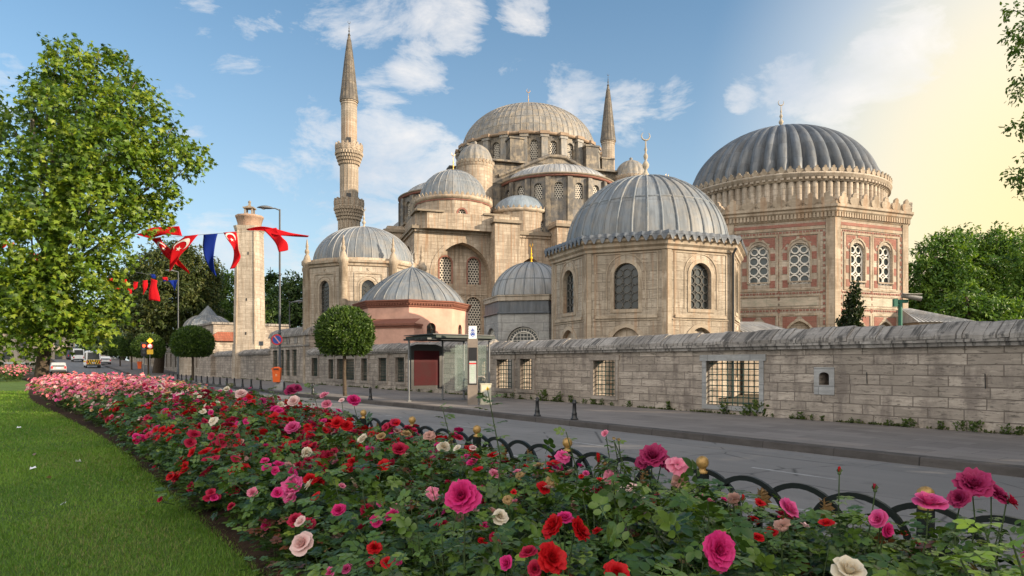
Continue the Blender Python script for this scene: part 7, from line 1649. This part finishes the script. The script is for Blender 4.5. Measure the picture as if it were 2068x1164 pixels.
    # ---- single roses that stand out, on their own stems: (px, py, dist, radius px, kind, colour, normal, label of the bush)
    H = [(935, 1005, 3.05, 36, 'full', 'magenta', (-.25, -.85, .45), 'rose bush bearing the big magenta double rose in the middle foreground'),
         (1450, 1112, 2.75, 37, 'full', 'magenta', (.15, -.9, .35), 'rose bush bearing the big magenta rose low in the right foreground'),
         (1875, 1020, 3.3, 33, 'cup', 'hotpink', (-.1, -.28, .95), 'rose bush with an open hot pink cupped rose standing above the fence, right'),
         (1965, 982, 3.5, 36, 'full', 'purple', (-.25, -.55, .75), 'rose bush with a ragged purple-red cluster standing tallest at the right edge'), (2008, 998, 3.55, 26, 'full', 'purple', (.3, -.5, .7), None), (1938, 1008, 3.45, 21, 'full', 'purple', (-.7, -.5, .4), None), (2038, 1015, 3.5, 17, 'cup', 'crimson', (.6, -.4, .5), None),
         (1318, 925, 5.0, 28, 'full', 'purple', (-.1, -.6, .7), 'rose bush with a striped purple-red cluster before the fence, centre right'), (1340, 935, 5.0, 22, 'full', 'purple', (.5, -.6, .6), None), (1298, 935, 5.0, 16, 'full', 'purple', (-.6, -.6, .5), None),
         (1368, 940, 4.7, 25, 'blown', 'pink', (.1, -.7, .6), 'rose bush with fading pink and wilted blooms beside a gilded post'), (1372, 972, 4.7, 20, 'blown', 'faded', (0, -.8, -.3), None),
         (1120, 1065, 3.0, 28, 'full', 'red', (-.75, -.35, .5), 'rose bush with a pair of scarlet double roses in the centre foreground'), (1166, 1072, 3.0, 28, 'full', 'red', (.75, -.3, .55), None), (1140, 1048, 3.05, 18, 'cup', 'magenta', (0, -.4, .9), None),
         (1112, 1130, 2.6, 32, 'full', 'red', (.4, -.7, .5), 'rose bush with scarlet and crimson roses at the bottom edge, centre'), (1068, 1118, 2.7, 20, 'cup', 'crimson', (-.2, -.3, .9), None), (1025, 1138, 2.7, 16, 'cup', 'magenta', (-.6, -.5, .3), None), (1080, 1150, 2.6, 18, 'cup', 'crimson', (0, -.8, .3), None),
         (1245, 1160, 2.5, 26, 'full', 'red', (0, -.6, .7), 'rose bush with a scarlet rose cut by the bottom edge'),
         (1712, 1158, 2.4, 36, 'cup', 'cream', (0, -.55, .85), 'rose bush with a large creamy white rose at the bottom edge, right'),
         (612, 1100, 4.3, 24, 'cup', 'blush', (-.2, -.75, .5), 'rose bush with a pale blush rose over bare soil at the lawn edge'),
         (592, 983, 5.6, 22, 'full', 'hotpink', (-.2, -.6, .7), 'rose bush with a big double pink rose amid scarlet ones'), (588, 1000, 5.6, 17, 'full', 'hotpink', (-.4, -.8, .2), None), (628, 970, 5.6, 15, 'full', 'red', (0, -.5, .8), None), (645, 976, 5.7, 12, 'full', 'red', (.3, -.5, .8), None), (598, 1052, 5.3, 17, 'full', 'crimson', (0, -.7, .6), None), (625, 1058, 5.3, 13, 'full', 'crimson', (.3, -.7, .5), None), (540, 1062, 5.5, 13, 'cup', 'magenta', (-.4, -.6, .5), None),
         (592, 866, 9.0, 17, 'full', 'hotpink', (-.1, -.6, .75), 'rose bush with a lilac-pink double rose over the red stretch'),
         (714, 811, 8.6, 15, 'full', 'magenta', (.2, -.6, .7), 'rose bush with a magenta rose standing tall in front of the kerb'), (660, 818, 8.8, 12, 'cup', 'pink', (-.2, -.6, .7), None), (655, 800, 8.8, 10, 'cup', 'pink', (-.3, -.4, .8), None), (690, 810, 8.8, 7, 'small', 'blush', (0, -.6, .7), None), (682, 856, 8.4, 15, 'full', 'red', (-.2, -.6, .7), None), (700, 862, 8.4, 14, 'full', 'red', (.2, -.6, .7), None),
         (588, 790, 10.6, 14, 'full', 'purple', (0, -.6, .7), 'rose bush with a dark purple-pink cluster against the pavement'), (600, 786, 10.6, 10, 'full', 'purple', (.3, -.6, .7), None), (593, 812, 10.4, 13, 'cup', 'blush', (.1, -.7, .5), None), (567, 818, 10.4, 8, 'cup', 'cream', (-.2, -.7, .5), None), (529, 812, 10.8, 10, 'full', 'purple', (0, -.6, .7), None), (487, 797, 11.4, 13, 'full', 'blush', (0, -.5, .8), 'rose bush with a pale pink rose standing over the far stretch'), (458, 787, 11.8, 7, 'cup', 'cream', (0, -.5, .8), None),
         (620, 916, 7.0, 13, 'full', 'cream', (0, -.6, .7), 'rose bush with a cream double rose at the heart of the bed'), (430, 850, 10.0, 12, 'blown', 'cream', (-.3, -.6, .5), None),
         (808, 910, 6.4, 18, 'full', 'crimson', (-.1, -.5, .8), 'rose bush with a dark red double rose below the gilded posts'), (775, 942, 6.1, 15, 'full', 'red', (0, -.6, .7), None), (867, 880, 7.0, 14, 'blown', 'faded', (0, -.7, .5), None), (896, 904, 6.4, 14, 'cup', 'cream', (.2, -.6, .6), 'rose bush with creamy white roses in front of the hoops, left of centre'), (955, 906, 6.6, 9, 'cup', 'blush', (0, -.3, .9), None), (955, 955, 6.0, 11, 'blown', 'cream', (0, -.7, .4), None),
         (1137, 922, 5.6, 17, 'blown', 'hotpink', (.1, -.7, .5), 'rose bush with a long leafy shoot and a pink bloom, in front of the fence'), (1209, 934, 5.2, 11, 'bud', 'red', (0, -.1, 1), 'rose bush with an upright crimson bud and a dusty pink bloom'), (1235, 965, 5.0, 20, 'blown', 'pink', (.1, -.8, .4), None), (1275, 985, 4.7, 14, 'blown', 'blush', (-.3, -.6, .5), None), (1295, 1015, 4.5, 14, 'cup', 'cream', (.3, -.6, .5), None), (1222, 877, 5.0, 9, 'small', 'pink', (-.5, -.6, .5), 'rose bush with a small pink bloom and spent heads on a tall stem'), (1240, 885, 5.0, 5, 'blown', 'wilted', (.2, -.3, .9), None), (1250, 888, 5.0, 5, 'blown', 'wilted', (.5, -.3, .6), None), (1183, 957, 5.4, 7, 'cup', 'hotpink', (0, -.6, .7), None),
         (1695, 955, 3.9, 7, 'bud', 'red', (0, 0, 1), 'rose bush with two slim red buds on tall stems over the road'), (1767, 990, 3.6, 8, 'bud', 'crimson', (-.05, 0, 1), None), (1590, 1030, 3.4, 22, 'cup', 'hotpink', (.4, -.5, .6), 'rose bush with a hot pink rose leaning right between the hoops'), (1580, 1062, 3.4, 18, 'blown', 'faded', (-.2, -.8, -.2), None), (1482, 1008, 4.3, 16, 'blown', 'faded', (0, -.6, -.4), 'rose bush with a wilted pink head and a red bud beside the gilded post'), (1500, 1012, 4.3, 7, 'bud', 'red', (.1, 0, 1), None), (1775, 1050, 3.3, 20, 'cup', 'hotpink', (-.7, -.4, .3), 'rose bush with ragged hot pink petals by the dark fence post'), (1790, 1072, 3.3, 16, 'cup', 'magenta', (.3, -.7, .1), None),
         (1038, 995, 4.4, 7, 'small', 'red', (0, -.6, .7), None), (1050, 960, 5.2, 10, 'blown', 'wilted', (0, -.6, .4), None), (1115, 972, 4.8, 14, 'blown', 'wilted', (.1, -.7, .3), None), (1010, 1045, 4.0, 18, 'cup', 'cream', (.2, -.6, .6), 'rose bush with a half-wilted cream rose right of the big magenta one'), (1025, 1010, 4.2, 11, 'blown', 'wilted', (0, -.8, .2), None), (741, 1033, 5.2, 15, 'full', 'crimson', (0, -.7, .5), 'rose bush with crimson and pink roses left of the big magenta one'), (810, 1025, 5.0, 12, 'cup', 'pink', (0, -.6, .6), None), (770, 1018, 5.2, 9, 'cup', 'hotpink', (0, -.6, .6), None), (874, 996, 4.6, 17, 'blown', 'pink', (0, -.8, .4), None), (875, 1058, 4.3, 9, 'small', 'crimson', (0, -.6, .7), None), (757, 1108, 4.0, 16, 'full', 'red', (0, -.7, .6), 'rose bush with scarlet and crimson roses low at the bottom edge, left of centre'), (750, 1135, 4.0, 10, 'cup', 'crimson', (0, -.8, .3), None), (802, 1134, 3.8, 10, 'cup', 'magenta', (0, -.8, .3), None), (700, 1150, 3.9, 12, 'cup', 'hotpink', (0, -.6, .7), None), (667, 1158, 4.0, 12, 'cup', 'hotpink', (-.3, -.6, .7), None),
         (325, 1010, 7.5, 8, 'small', 'crimson', (-.4, -.6, .4), 'rose bush with lone crimson and red roses low at the lawn edge'), (388, 985, 7.6, 11, 'cup', 'crimson', (-.5, -.6, .3), None), (453, 960, 7.8, 11, 'full', 'red', (-.1, -.6, .7), None), (318, 945, 9.5, 10, 'small', 'crimson', (0, -.6, .6), None)]
    cur = None
    for px, py, Z, rp, kind, colr, nv, lab in H:
        p = W(px, py, Z); size = rp/FPX*Z*(1.0 if kind not in ('bud',) else 1.9)
        if lab:
            nn = p.x*NX+p.y*NY; sv = p.x*UX+p.y*UY; nb = min(max(nn+.12, lerp(LE, sv)+.15), 5.1); cur = bush(sv+.05, nb, bl[int(px+py) % 8], .9, lab, kz=min(1.05, max(.55, (p.z-.28)/.92))); cur['hero'] = 1; del cur['hero']
        q = p-cur.location; n = Vector(nv).normalized(); bloom(cur, q, n, size, kind, colr, stem_from=(q.x*.72+random.uniform(-.04, .04), q.y*.72+.02, max(.1, q.z-.34-.1*(kind == 'bud'))), name='bloom')
    # long leafy shoots standing above the bushes
    sh = [(985, 790, 4.6, 1.0, 'tall thin leafy rose shoot with a green bud, left of centre'), (1143, 872, 4.9, .7, 'upright pale-leaved rose shoot in front of the hoops'), (893, 822, 6.2, .8, 'pair of leafy rose shoots left of the bus stop'), (1240, 890, 4.95, .5, 'leafy rose shoot with spent heads near the centre right'), (628, 780, 9.5, .7, 'yellowish young rose shoot over the middle bed'), (548, 785, 10.2, .6, 'young rose shoot over the far bed, left'), (455, 770, 11.5, .6, 'reddish young rose shoot over the far bed'), (1985, 1060, 2.2, .5, 'bright lime-green young rose shoot close in the lower right corner'), (2040, 1085, 2.1, .5, 'bright lime-green young rose shoot cut by the right edge'), (1940, 1130, 2.0, .4, 'lime-green leafy rose shoot at the bottom right')]
    for px, py, Z, ln, lab in sh:
        p = W(px, py, Z); t = thing('rose_shoot', lab, 'rose shoot', (p.x+.05, p.y+.05, max(.12, p.z-ln)), 0, 'young rose shoots'); b = Vector((0, 0, 0)); e = p-t.location; m = MB(); mid = (b+e)/2+Vector((.06, 0, .05)); m.tube([b, mid, e], [.006, .0045, .003], 6); m.build('cane', [CANE], t)
        k = int(9+ln*14); u = np.sort(RNG.random(k)); P = np.array([tuple((1-a)**2*b+2*a*(1-a)*mid+a*a*e) for a in u]); th = np.arange(k)*2.4; D = np.stack([np.cos(th), np.sin(th), np.full(k, .45)], 1); X, Y, Z3 = bases(D, np.tile([[0, 0, 1.]], (k, 1))+RNG.normal(0, .3, (k, 3)))
        lime = 'lime' in lab; red = 'reddish' in lab; c0, c1 = ((.14, .25, .02), (.30, .42, .04)) if lime else (((.14, .05, .03), (.10, .10, .03)) if red else ((.05, .10, .018), (.14, .20, .03))); tt = RNG.random(k)[:, None]
        link(bpy.data.objects.new('leaves', leaves_mesh('leaves', COMP[0], COMP[1], P, X, Y, Z3, RNG.uniform(.08, .13, k)*(1.0 if not lime else .95), np.array(c0)*(1-tt)+np.array(c1)*tt, LEAF_R, True)), t)
        if 'bud' in lab: bloom(t, e, (0, 0, 1), .02, 'bud', 'wilted')
# ------------------------------------------------------------------ build
setting(); street_wall(); medrese(); front_tomb(); fluted_tomb(); left_tomb(); pink_house(); white_tomb(); stone_pillar(); mosque()
P = W(705, 733, 118.5); minaret((P.x, P.y, .2), 'tall slender minaret with two balconies and pointed lead cap, left of the mosque')
m0 = [o for o in COL.objects if o.name == 'minaret'][0]; m1 = copy_tree(m0); P = W(1228, 733, 140); m1.location = (P.x, P.y, .2); m1['label'] = 'upper part of the far minaret rising right of the main dome'
hoop_fence(); bollards(); furniture(); bus_stop(); traffic(); vehicles(); flags(); trees(); weeds(); grass(); rose_bed()
